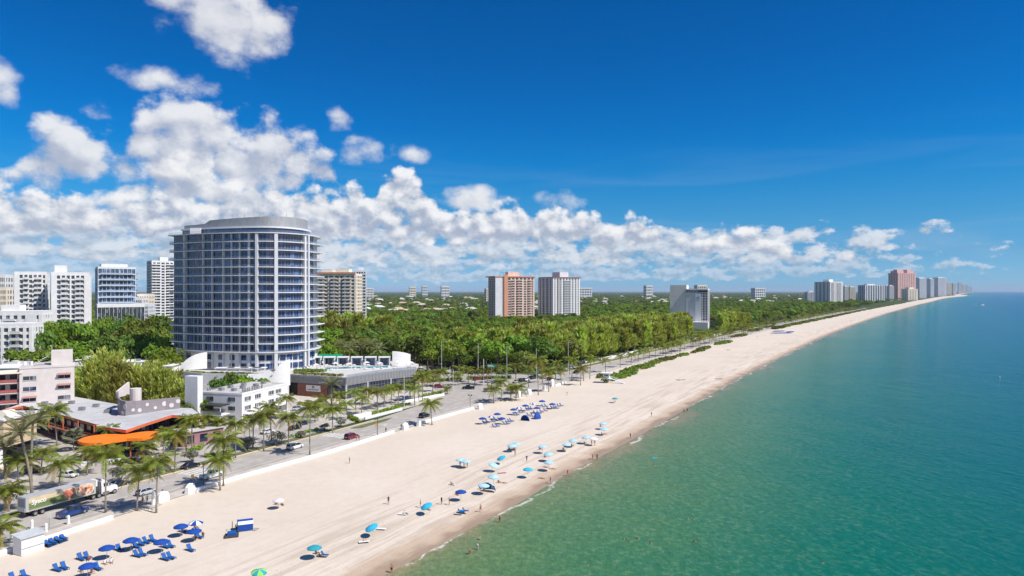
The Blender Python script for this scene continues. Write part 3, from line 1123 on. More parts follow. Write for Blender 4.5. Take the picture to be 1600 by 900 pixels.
def far_palm(pos, H, label, group, k=0, heads=HEADS_C, size=1.0):
    o = thing('coconut_palm' if heads is HEADS_C else 'date_palm' if heads is HEADS_D else 'fan_palm', label, 'palm', pos, R.uniform(0, 6.28), group)
    s = H / 8.0
    inst('trunk', TR_FAR, o, (0, 0, 0), (0, 0, 0), (1, 1, s))
    inst('fronds', heads[k % len(heads)], o, (.5, .2, H), (0, 0, R.uniform(0, 6)), size * .92)
    return o


# near palms: foot (px), head (px), kind, size, yellowness, wording
# the depth follows from the foot on the ground, the height from the head
PALMS = [
    (50, 773, 33, 676, 'date', 1.35, 0, 'tall grey green date palm left of the long refrigerated truck'),
    (48, 753, 52, 660, 'date', 1.30, 0, 'date palm behind the taller date palm by the yellow stucco building'),
    (29, 771, 29, 718, 'coconut', 1.05, .1, 'short coconut palm in front of the yellow stucco building'),
    (89, 697, 82, 640, 'coconut', 1.25, .35, 'leaning coconut palm in front of the grey motel roof'),
    (115, 704, 115, 684, 'fan', 1.25, 0, 'silver fan palm left of the orange canopy'),
    (92, 764, 95, 724, 'coconut', 1.05, .3, 'coconut palm behind the middle of the long truck trailer'),
    (172, 706, 173, 669, 'coconut', .85, .7, 'yellowish small palm behind the orange canopy'),
    (165, 801, 167, 709, 'coconut', 1.15, .25, 'tall thin coconut palm by the white beach wall near the truck cab'),
    (225, 724, 224, 697, 'coconut', .95, .75, 'yellow coconut palm in front of the right end of the orange canopy'),
    (214, 798, 216, 735, 'coconut', 1.15, .35, 'left one of two coconut palms by the white beach shower'),
    (244, 801, 245, 722, 'coconut', 1.05, .2, 'right one of two coconut palms on the sand by the beach gate'),
    (273, 738, 274, 678, 'coconut', 1.15, .55, 'coconut palm on the verge left of the dark parked sedan'),
    (291, 702, 291, 654, 'coconut', .85, .1, 'thin green palm at the motel roof corner'),
    (300, 708, 299, 655, 'coconut', .75, .2, 'slim dark palm close to the motel entrance'),
    (323, 688, 321, 653, 'coconut', .95, .8, 'yellow palm between the motel and the white hotel'),
    (342, 686, 342, 658, 'coconut', .85, .15, 'small green palm before the black cafe awning'),
    (349, 759, 351, 686, 'coconut', 1.20, .1, 'tall coconut palm leaning beside the white pickup'),
    (344, 766, 344, 718, 'coconut', .95, .25, 'short curved coconut palm growing from the sand by the white pickup'),
    (368, 715, 369, 661, 'coconut', 1.00, .4, 'coconut palm on the verge left of the black parked van'),
    (412, 705, 413, 648, 'coconut', 1.15, .35, 'coconut palm on the verge at the white hotel front'),
    (424, 690, 421, 634, 'coconut', .95, .5, 'palm close against the white hotel facade'),
    (451, 695, 451, 651, 'coconut', 1.10, .45, 'coconut palm at the end of the white hotel'),
    (447, 655, 447, 622, 'coconut', .95, .85, 'yellow palm at the corner of the white hotel'),
    (484, 711, 485, 637, 'coconut', 1.00, .3, 'tall thin palm at the beach wall near the white minivan'),
    (519.5, 676, 519, 640, 'coconut', 1.05, .4, 'palm on the verge left of the grassy median'),
    (435.5, 618, 435.5, 592, 'date', 1.20, 0, 'date palm before the white sail shaped wall'),
    (391, 606, 390, 592, 'date', 1.05, 0, 'date palm behind the flat roof of the white hotel'),
    (518, 632, 518, 600, 'date', 1.25, 0, 'date palm before the brick sign wall'),
    (531, 634, 530, 616, 'coconut', .95, .7, 'short yellow palm under the date palm at the hotel corner'),
    (575, 632, 576, 608, 'coconut', 1.0, .8, 'yellow palm before the left part of the curved glass front'),
    (611, 632, 613, 604, 'coconut', .95, .55, 'palm before the middle of the curved glass front'),
    (622, 630, 624, 604, 'coconut', .85, .75, 'yellow palm right beside the one at the middle of the glass front'),
    (660, 626, 661, 587, 'coconut', 1.15, .6, 'big palm at the right end of the curved glass front'),
    (654, 622, 655, 590, 'coconut', .95, .4, 'palm half hidden behind the big palm at the glass front end'),
    (687, 604, 687, 581, 'coconut', 1.15, .6, 'palm across the side street from the glass front'),
    (675, 664, 672, 630, 'coconut', 1.15, .35, 'lone coconut palm at the beach wall beside the black car'),
    (699, 616, 699, 606, 'coconut', .6, .4, 'very small palm at the street corner'),
    (771.5, 630, 771, 607, 'coconut', 1.05, .5, 'left palm of the pair by the junction at the beach'),
    (784, 627, 782, 596, 'coconut', 1.0, .4, 'right palm of the pair by the junction at the beach'),
    (798, 624, 800, 606, 'coconut', .9, .2, 'short leafy palm leaning over the white beach entrance'),
    (806, 626, 808, 605, 'coconut', 1.2, .25, 'bushy palm clump beside the white beach entrance'),
    (841, 617, 839.5, 562, 'coconut', 1.25, .7, 'tallest palm behind the blue umbrella group'),
    (857.5, 612, 856, 580, 'coconut', 1.15, .45, 'palm right of the tallest palm behind the blue umbrellas'),
]
for (fx, fy, hx, hy, kind, size, yel, lab) in PALMS:
    p = G(fx, fy)
    H = (fy - hy) * p.y / FPX
    ln = (hx - fx) * p.y / FPX
    palm(p, H, lab, kind, size, (ln, R.uniform(-.6, .6)), 28 if kind == 'date' else 24, yel)

for (fx, fy, hx, hy, kind, size, yel, lab) in [(8, 748, 6, 700, 'date', 1.2, 0, 'date palm at the left picture edge before the stucco building'), (-4, 856, -2, 824, 'coconut', 1.0, .4, 'low coconut palm cut by the left picture edge near the hut'), (64, 742, 66, 706, 'coconut', 1.0, .4, 'coconut palm between the date palms and the truck'), (14, 800, 12, 765, 'coconut', 1.0, .3, 'coconut palm on the verge at the truck rear'),
                                               (136, 742, 138, 705, 'coconut', .95, .3, 'coconut palm on the drive left of the orange canopy'), (255, 716, 256, 676, 'coconut', .95, .5, 'palm at the motel stair ramp'), (395, 700, 396, 655, 'coconut', 1.0, .4, 'palm before the white hotel corner')]:
    p = G(fx, fy)
    palm(p, (fy - hy) * p.y / FPX, lab, kind, size, ((hx - fx) * p.y / FPX, .3), 28 if kind == 'date' else 24, yel)

# palms further along the road and beach edge
FARP = [(877, 601, 577, .4), (893.5, 594, 562, .3), (907, 602, 574, .6), (912, 595, 577, .4), (921.6, 592, 560, .2), (946, 582, 562, .1), (969, 574, 555, .5), (986, 570, 553, .3), (997, 566, 549, .4),
        (1006, 563, 547, .4), (1015, 561, 545, .5), (1024, 559, 541, .2), (1036, 556, 540, .2), (1049, 553, 537, .5), (1062, 550, 533, .3), (1070, 548, 531, .4), (1080, 545, 529, .2), (1094, 541, 526, .3),
        (1100, 538, 520, .5), (1108, 537, 523, .3), (1116, 535, 519, .3), (1128, 531, 517, .2), (1138, 529, 515, .4), (1150, 526, 513, .3), (1162, 523, 510, .3), (1176, 520, 507, .3), (1186, 517, 505, .2), (1198, 514, 503, .4),
        (826, 605, 575, .5), (848, 598, 572, .7), (868, 592, 566, .3), (890, 585, 560, .4), (918, 577, 553, .3), (762, 602, 578, .3), (742, 600, 580, .5), (716, 602, 585, .6), (790, 596, 574, .4), (806, 592, 571, .6)]
FP_L = []
for i, (x, fy, hy, yel) in enumerate(FARP):
    p = G(x, fy)
    FP_L.append(far_palm(p, max(3.5, (fy - hy) * p.y / FPX), 'x', 'palms in the far row along the beach road', i, size=1.05))
number_from_left(FP_L, '%s slim coconut palm from the left in the row along the far road')
dp = 0; DP_L = []
for y in np.geomspace(470, 1500, 64):
    for t in (2.2, 21.3):
        if R.random() < .72:
            p = wp(y + R.uniform(-5, 5), t + R.uniform(-1.5, 1.5))
            DP_L.append(far_palm(p, R.uniform(6, 10), 'x', 'distant palms lining the road', dp, size=1.1)); dp += 1
number_from_left(DP_L, '%s distant palm from the left in the road rows behind the dunes')
# date palms behind the cabanas
for (x, hy) in ((538, 541), (556, 538), (566, 541), (579, 540), (547, 544), (590, 546)):
    d = 345 + R.uniform(-4, 8)
    p = at(x, hy, d)
    far_palm(Vector((p.x, p.y, 0)), p.z, 'date palm in the row behind the white cabanas', 'date palms behind the cabanas', int(x), HEADS_D, 1.3)

# ---- woodland of the park
def in_wood(x, y):
    """inland of the coast road, beyond the side street"""
    k = float(XW(y))
    return x < k - 34


wood_ind = []; wood_far = []; pine_ind = []; pine_far = []
rgw = random.Random(21)
y = 372.0
while y < 2100:
    stp = 10.0 + (y - 372) * .006
    xl = -800 / FPX * y * .44 - 30 if y < 900 else -.30 * y
    xr = float(XW(y)) - 34
    x = xl
    while x < xr:
        px = x + rgw.uniform(-3, 3); py = y + rgw.uniform(-3, 3)
        edge = float(XW(py)) - 34 - px
        if edge > 0 and not (py < 395 and px < -115):
            sc = rgw.choice((.65, .8, .95, 1.1, 1.3)) * rgw.uniform(.9, 1.12)
            # casuarina belt behind the road
            sx_ = 800 + px / py * FPX
            belt = 440 < py < 850 and edge < 105 and sx_ > 800
            if belt:
                pine_far.append((px, py, sc))
            elif edge > 8 and (py < 1130 or edge < 330 + .12 * py and sx_ > 900):
                wood_far.append((px, py, sc))
        x += stp * rgw.uniform(.8, 1.15)
    y += stp * .95
# more casuarinas in the belt: they stand close
for _ in range(420):
    py = rgw.uniform(425, 860); e = rgw.uniform(2, 105)
    pine_far.append((float(XW(py)) - 34 - e, py, rgw.uniform(.8, 1.3)))
# clear the sites of the two tall hotels in the wood
def hotel_front(x, y):
    return 560 < y < 860 and 1074 < 800 + x / y * FPX < 1128


SITES = [(-27, 890, 75, 60), (58, 905, 60, 55), (207, 812, 62, 60)]
def clear(x, y):
    return all(abs(x - a) > c * .62 or y < b - d * .75 or y > b + d for a, b, c, d in SITES)
wood_far = [w for w in wood_far if clear(w[0], w[1]) and not hotel_front(w[0], w[1])]
pine_far = [w for w in pine_far if clear(w[0], w[1]) and not hotel_front(w[0], w[1])]
wood_far.sort(key=lambda w: w[1]); pine_far.sort(key=lambda w: w[1])


def tree_thing(pos, me, tr, s, rz, label, cat, group, name):
    o = thing(name, label, cat, pos, rz, group, s)
    inst('trunk', tr, o); inst('crown', me, o)
    return o


for i, (x, y, s) in enumerate(wood_far[:230]):
    tree_thing((x, y, 0), CROWNS[i % 6], CROWN_TR[i % 2], s, rgw.uniform(0, 6.28), 'dense green broadleaf tree in the park wood behind the hotel', 'tree', 'nearest broadleaf trees of the park wood', 'broadleaf_tree')
for i, (x, y, s) in enumerate(pine_far[:260]):
    tree_thing((x, y, 0), PINES[i % 3], PINE_TR, s * .92, rgw.uniform(0, 6.28), 'feathery olive green casuarina in the belt behind the beach road', 'tree', 'casuarina belt behind the beach road', 'casuarina_tree')
SP_L = []
for (x, y, s) in rgw.sample([w for w in wood_far if w[1] < 620], 48):
    SP_L.append(far_palm((x + 4, y - 3, 0), rgw.uniform(11, 14.5), 'x', 'palms standing in the park wood', int(x) % 4, rgw.choice((HEADS_F, HEADS_C)), rgw.uniform(1.0, 1.4)))
number_from_left(SP_L, '%s palm from the left rising out of the park wood')
scatter_stuff('broadleaf_wood', [(x, y, 0) for x, y, s in wood_far[230:]], CROWNS, 'green broadleaf park wood stretching away behind the beach', .85, 1.3)
scatter_stuff('casuarina_wood', [(x, y, 0) for x, y, s in pine_far[260:]], PINES, 'far end of the feathery casuarina belt', .85, 1.2)

# ---- tree-covered suburbs to the horizon
pts = []
for _ in range(34000):
    y = 420 * math.exp(rgw.random() * math.log(14000 / 420.))
    x = y * rgw.uniform(-.95, .78)
    lim = float(XW(y)) - (45 if y < 1500 else 60)
    if x > lim:
        continue
    if y < 1130 and x > (-.36 * y - 60) and y > 400 and x < lim:
        continue
    nn = math.sin(x * .004 + 1.3) * math.sin(y * .0031) + math.sin(x * .011 - y * .007) * .5
    if y > 900 and nn < -.75 + rgw.uniform(-.3, .3):
        continue
    if y < 640 and x < -.2 * y and rgw.random() < .45:
        continue
    pts.append((x, y, -.5))
scatter_stuff('suburb_trees', pts, FARCROWN, 'dark tree cover of the suburbs out to the horizon', .6, 1.25)

CP_L = []
# ---- casuarinas by the motel: one big feathery group
NEARP = [casuarina_crown('pine_crown', 151 + i, rx, h, 4.0, nb, 1.9, LF_PINE) for i, (rx, h, nb) in enumerate([(7.2, 18, 230), (6.6, 19, 225), (8.0, 16, 240)])]
for i, (x, topy, d) in enumerate([(150, 548, 252), (186, 552, 247), (222, 556, 250), (255, 563, 246), (288, 585, 243), (168, 530, 268), (205, 556, 266), (240, 556, 264), (130, 560, 262), (305, 592, 250), (272, 572, 258)]):
    p = at(x, topy, d)
    CP_L.append(tree_thing((p.x, p.y, 0), NEARP[i % 3], PINE_TR, p.z / 25.5, i * 1.7, 'big feathery casuarina of the clump behind the motel roof', 'tree', 'casuarina clump behind the motel', 'casuarina_tree'))
number_from_left(CP_L, '%s feathery casuarina from the left in the clump behind the motel')

# broad trees among the low houses at left
LEFTT = [(110, 506, 420), (92, 515, 400), (75, 520, 395), (130, 500, 450), (155, 497, 470), (185, 498, 480), (210, 497, 470), (238, 495, 450), (256, 497, 430), (225, 505, 410), (250, 512, 380), (235, 523, 345), (215, 520, 360), (255, 530, 330), (195, 528, 330),
         (48, 542, 335), (32, 546, 330), (62, 546, 328), (78, 545, 320), (115, 535, 330), (140, 520, 380), (170, 512, 395), (100, 498, 470), (90, 500, 455), (120, 512, 400), (262, 545, 310), (75, 508, 430), (245, 498, 440), (205, 508, 400), (160, 520, 375), (72, 502, 378), (86, 506, 372), (100, 503, 380), (118, 500, 385), (132, 504, 376), (62, 512, 360), (145, 498, 500), (170, 496, 500), (200, 494, 500), (225, 493, 500), (250, 492, 500)]
LT_L = []
for i, (x, topy, d) in enumerate(LEFTT):
    p = at(x, topy, d)
    k = max(.35, p.z / 13.5)
    LT_L.append(tree_thing((p.x, p.y, 0), CROWNS[(i * 5) % 6], CROWN_TR[i % 2], (min(k, 1.25), min(k, 1.25), k), i * 2.1, 'round green tree among the low roofs left of the tower', 'tree', 'trees among the low roofs at left', 'broadleaf_tree'))
number_from_left(LT_L, '%s round green tree from the left among the low roofs left of the tower')
for i, (x, topy, d) in enumerate([(503, 486, 600), (517, 482, 610), (531, 484, 605), (545, 480, 600), (560, 486, 590), (574, 489, 600), (590, 488, 620), (604, 490, 610), (538, 490, 560), (512, 492, 560)]):
    p = at(x, topy, d)
    tree_thing((p.x, p.y, 0), PINES[i % 3], PINE_TR, (1.5, 1.5, p.z / 20.5), i * 1.9, ordinal(i) + ' tall dark tree at the foot of the cream apartment block', 'tree', 'tall trees before the cream block', 'casuarina_tree')
# trees around the white hotel and motel
for i, (x, topy, d, s) in enumerate([(303, 622, 232, .8), (322, 618, 238, .7), (290, 632, 226, .6), (360, 585, 262, .8), (380, 587, 262, .75), (408, 590, 268, .6), (345, 588, 258, .7), (100, 540, 300, .8)]):
    p = at(x, topy, d)
    k = max(.3, p.z / 13.5)
    tree_thing((p.x, p.y, 0), CROWNS[(i + 1) % 6], CROWN_TR[0], (s, s, k), i * 1.3, 'leafy tree between the motel and the white hotel', 'tree', 'trees between motel and white hotel', 'broadleaf_tree')

# ---- dune scrub (sea grape) at the back of the beach
def mound(name, cx, cy, rx, ry, h, rot, n, size, m, seed):
    rg = random.Random(seed)
    cl = []
    for i in range(n):
        a = rg.uniform(0, 2 * PI); q = math.sqrt(rg.random())
        u, v = rx * q * math.cos(a), ry * q * math.sin(a)
        cl.append(((u * math.cos(rot) - v * math.sin(rot), u * math.sin(rot) + v * math.cos(rot), h * (.25 + .5 * (1 - q))), (1.3, 1.3, h * .55), 26))
    vs, fs = leaf_quads(rg, cl, size)
    o = MB().add(vs, fs).build(name, m, None, (cx, cy, 0))
    return o


DUNES = [(968, 589, 17, 4.5), (945, 588, 9, 3.5), (998, 576, 20, 5), (1040, 562, 14, 4), (1066, 556, 10, 3), (1100, 545, 14, 3.5), (1130, 536, 18, 5), (1156, 525, 22, 5), (1180, 516, 26, 6), (1200, 511, 22, 5), (1090, 550, 12, 3), (1020, 568, 10, 3)]
SG_L = []; DS_L = []
for i, (x, y, L, w) in enumerate(DUNES):
    p = G(x, y)
    o = mound('dune_shrub', p.x, p.y, L * 1.35, w * .9, 1.7, wdir(p.y), int(L * w * .75), .9, LF_SEAGR, 400 + i)
    SG_L.append(tag(o, 'x', 'shrub', 'sea grape thickets on the dune'))
number_from_left(SG_L, '%s bright green sea grape thicket from the left at the beach back')
for i, y in enumerate(np.geomspace(830, 2600, 22)):
    p = wp(y, -2)
    o = mound('dune_shrub', p.x, p.y, 22 + y * .012, 5, 2.5, wdir(y), 40, 1.8, LF_SEAGR, 440 + i)
    DS_L.append(tag(o, 'x', 'shrub', 'distant dune scrub'))
number_from_left(DS_L, '%s distant dune scrub patch from the left between beach and palms')
# silver buttonwood shrubs on the verge, small verge plants
for i, (x, y, s, lab) in enumerate([(188, 752, 2.6, 'grey leaved buttonwood shrub over the parked car behind the truck cab'), (300, 722, 2.4, 'grey leaved buttonwood shrub over the black parked sedan'), (386, 703, 2.3, 'grey leaved shrub below the black van'), (432, 697, 3.2, 'wide grey leaved shrub on the verge by the white hotel'), (470, 684, 1.6, 'small grey shrub right of the white hotel'),
                                    (507, 672, 1.5, 'small grey shrub near the tall thin palm'), (532, 667, 1.8, 'grey shrub left of the grassy median'), (12, 795, 3.4, 'grey leaved shrub at the truck rear')]):
    p = G(x, y)
    o = thing('verge_shrub', lab, 'shrub', p, 0, 'silver shrubs on the verge')
    rg = random.Random(500 + i)
    vs, fs = leaf_quads(rg, [((rg.uniform(-1, 1) * s * .6, rg.uniform(-1, 1) * s * .6, s * rg.uniform(.7, 1.1)), (s * .45, s * .45, s * .35), 60) for _ in range(9)], .38)
    MB().add(vs, fs).build('foliage', LF_GREY, o)
    mb = MB()
    for k in range(4):
        a = k * 1.6
        mb.tube([(0, 0, -.1), (math.cos(a) * s * .2, math.sin(a) * s * .2, s * .45), (math.cos(a) * s * .5, math.sin(a) * s * .5, s * .9)], [.09, .07, .03], 5)
    mb.build('stem', M_BARK, o)


def hedge(label, a, b, w, h, m=LF_A, size=.5, group=None, z=0.0):
    a = Vector(a); b = Vector(b); L = (b - a).length
    n = max(3, int(L / 1.2))
    rg = random.Random(int(L * 100))
    cl = []
    for i in range(n):
        c = a.lerp(b, (i + .5) / n) - a
        for _ in range(max(1, int(w / 1.0))):
            cl.append(((c.x + rg.uniform(-w, w) * .4, c.y + rg.uniform(-w, w) * .4, h * .5), (.75, .75, h * .55), 34))
    vs, fs = leaf_quads(rg, cl, size)
    o = MB().add(vs, fs).build('hedge', m, None, (a.x, a.y, z))
    return tag(o, label, 'hedge', group)
# ------------------------------------------------------------------ buildings
def glass_mat(name, col, rough=.08, vary=.35, scale=.35):
    """dark reflecting window glass, each pane a little different (blinds, rooms behind)"""
    if name in MATS:
        return MATS[name]
    m = bpy.data.materials.new(name); m.use_nodes = True
    t = m.node_tree; b = NB(t); p = t.nodes['Principled BSDF']
    geo = t.nodes.new('ShaderNodeNewGeometry')
    sn = t.nodes.new('ShaderNodeVectorMath'); sn.operation = 'SNAP'
    t.links.new(geo.outputs['Position'], sn.inputs[0]); sn.inputs[1].default_value = (1.3, 1.3, 3.0)
    wn = t.nodes.new('ShaderNodeTexWhiteNoise'); t.links.new(sn.outputs[0], wn.inputs[0])
    c = b.mix(b.step(wn.outputs[0], 1 - vary, 1.0), col, tuple(min(1, x * 3 + .06) for x in col))
    t.links.new(c, p.inputs['Base Color'])
    p.inputs['Roughness'].default_value = rough
    p.inputs['Specular IOR Level'].default_value = .8
    MATS[name] = m
    return m


def clear_glass(name, c, clear):
    """thin balustrade glass: part clear, part tinted and shiny"""
    m = mat(name, c, .12, .15, .8, spec=.8)
    t = m.node_tree
    tr = t.nodes.new('ShaderNodeBsdfTransparent'); mx = t.nodes.new('ShaderNodeMixShader')
    mx.inputs[0].default_value = clear
    t.links.new(t.nodes['Principled BSDF'].outputs[0], mx.inputs[1]); t.links.new(tr.outputs[0], mx.inputs[2])
    t.links.new(mx.outputs[0], t.nodes['Material Output'].inputs[0])
    return m


M_GLASS = glass_mat('window_glass', (.012, .020, .050))
M_GLASSB = glass_mat('blue_glass', (.014, .040, .120), vary=.25)
M_GLASSG = glass_mat('grey_glass', (.050, .060, .072))
M_WHITE = mat('white_stucco', (.74, .73, .72), .85, .06, .3, wear=.12)
M_WHITE2 = mat('cool_white_wall', (.66, .67, .70), .85, .07, .3, wear=.15)
M_CREAM = mat('cream_wall', (.80, .71, .58), .85, .08, .3, wear=.15)
M_SLAB = mat('slab_concrete', (.62, .62, .63), .8, .08, .5)
M_GREYW = mat('grey_wall', (.36, .355, .36), .85, .10, .3, wear=.2)
M_RAILG = mat('railing_glass', (.30, .335, .37), .25, .15, 1.0)
M_ROOF = mat('flat_roof', (.50, .485, .46), .95, .16, .3, .2, 3, wear=.4)
M_METAL = mat('grey_metal', (.30, .305, .32), .45, .10, .6, metal=.4)
M_DARKM = mat('dark_metal', (.035, .035, .04), .5, .2, 2)
M_DARK = mat('unlit_depth', (.018, .018, .022), .8, .3, 2)  # near-black colour on solid faces stands in for unlit depth
M_TERR = mat('terracotta', (.62, .30, .19), .85, .1, .5, wear=.15)
M_SALM = mat('salmon_wall', (.74, .55, .46), .85, .08, .5, wear=.15)
M_PINKB = mat('pale_pink_stucco', (.64, .575, .55), .85, .07, .4, wear=.2)
M_PINKT = mat('rose_wall', (.66, .41, .37), .85, .1, .1)
M_REDM = mat('red_metal', (.36, .10, .09), .6, .2, 2)


def offset_poly(poly, d):
    """move a counter-clockwise plan outline outwards by d"""
    n = len(poly); out = []
    for i in range(n):
        a, b, c = Vector(poly[i - 1][:2]), Vector(poly[i][:2]), Vector(poly[(i + 1) % n][:2])
        e1 = (b - a).normalized(); e2 = (c - b).normalized()
        n1 = Vector((e1.y, -e1.x)); n2 = Vector((e2.y, -e2.x))
        m = (n1 + n2); m = m / max(.35, m.dot(m) / 2) if m.length > .01 else n1
        out.append((b.x + m.x * d, b.y + m.y * d))
    return out


def block(name, label, xl, xr, ytop, d, depth, floors, rz=0.0, wall=M_WHITE, glass=M_GLASS, bays=6, pier=.35, band=.30, balc=(), solid=(), side_bays=4, fh=None, group=None,
          balc_mat=M_SLAB, roofbox=((.5, .5, .3, .5, 4),), parapet=1.0, zbase=0.0, cat='building', side_solid=(), pier_mat=None, tops=None, side_balc=()):
    """a slab of flats: glazed core behind proud floor bands and piers, solid wall bays, balconies, plant room on the roof.
    xl, xr: where the front spans in the photograph at depth d; rz turns the block about its front left corner."""
    X0 = (xl - 800) / FPX * d; X1 = (xr - 800) / FPX * d
    kx = (xr - 800) / FPX
    Wd = (kx * d - X0) / (math.cos(rz) - kx * math.sin(rz))
    H = CAM_H + (HZ - ytop) / FPX * d - zbase
    o = thing(name, label, cat, (X0, d, zbase), rz, group)
    fh = H / floors
    MB().box((Wd / 2, depth / 2, H / 2), (Wd - .6, depth - .6, H - .2)).build('glazing', glass, o)
    # floor bands
    bm = MB()
    bh = fh * band
    for k in range(floors + 1):
        z = k * fh
        hh = bh if k < floors else bh + parapet
        bm.box((Wd / 2, depth / 2, z + (parapet / 2 if k == floors else 0)), (Wd, depth, hh))
    bm.build('floor_band', wall, o)['kind'] = 'stuff'
    MB().box((Wd / 2, depth / 2, H + bh / 2 + parapet - .3), (Wd - .5, depth - .5, .3)).build('roof', M_ROOF, o)
    # piers and solid bays on the front, piers on the sides
    bw = Wd / bays
    pm = MB()
    for k in range(bays + 1):
        w = bw * pier
        pm.box((min(max(k * bw, w / 2 - .02), Wd - w / 2 + .02), .02, H / 2), (w, .50, H))
    for k in solid:
        pm.box(((k + .5) * bw, .01, H / 2), (bw, .54, H))
    sb = depth / side_bays
    for xs_ in (.02, Wd - .02):
        for k in range(side_bays + 1):
            w = sb * pier
            pm.box((xs_, min(max(k * sb, w / 2 + .3), depth - w / 2), H / 2), (.5, w, H))
        for k in side_solid:
            pm.box((xs_, (k + .5) * sb, H / 2), (.54, sb * .98, H))
    pm.build('pier', pier_mat or wall, o)['kind'] = 'stuff'
    if balc or side_balc:
        sm = MB(); rm = MB()
        for k in range(1, floors):
            z = k * fh
            for (a, c) in balc:
                w = (c - a) * bw * .96
                sm.box(((a + c) / 2 * bw, -.95, z - .02), (w, 1.7, .28))
                rm.box(((a + c) / 2 * bw, -1.75, z + .62), (w, .09, 1.0))
            for side in side_balc:
                xx = -.95 if side < 0 else Wd + .95
                sm.box((xx, depth / 2, z - .02), (1.9, depth * .9, .28))
                rm.box((xx + (.85 if side > 0 else -.85), depth / 2, z + .62), (.09, depth * .9, 1.0))
        sm.build('balcony_slab', wall, o)['kind'] = 'stuff'
        rm.build('balcony_rail', balc_mat, o)['kind'] = 'stuff'
    for (fx, fy, w, dp, h) in roofbox:
        MB().box((Wd * fx, depth * fy, H + parapet + h / 2), (Wd * w, depth * dp, h)).build('plant_room', wall, o)
    return o, Wd, H, fh


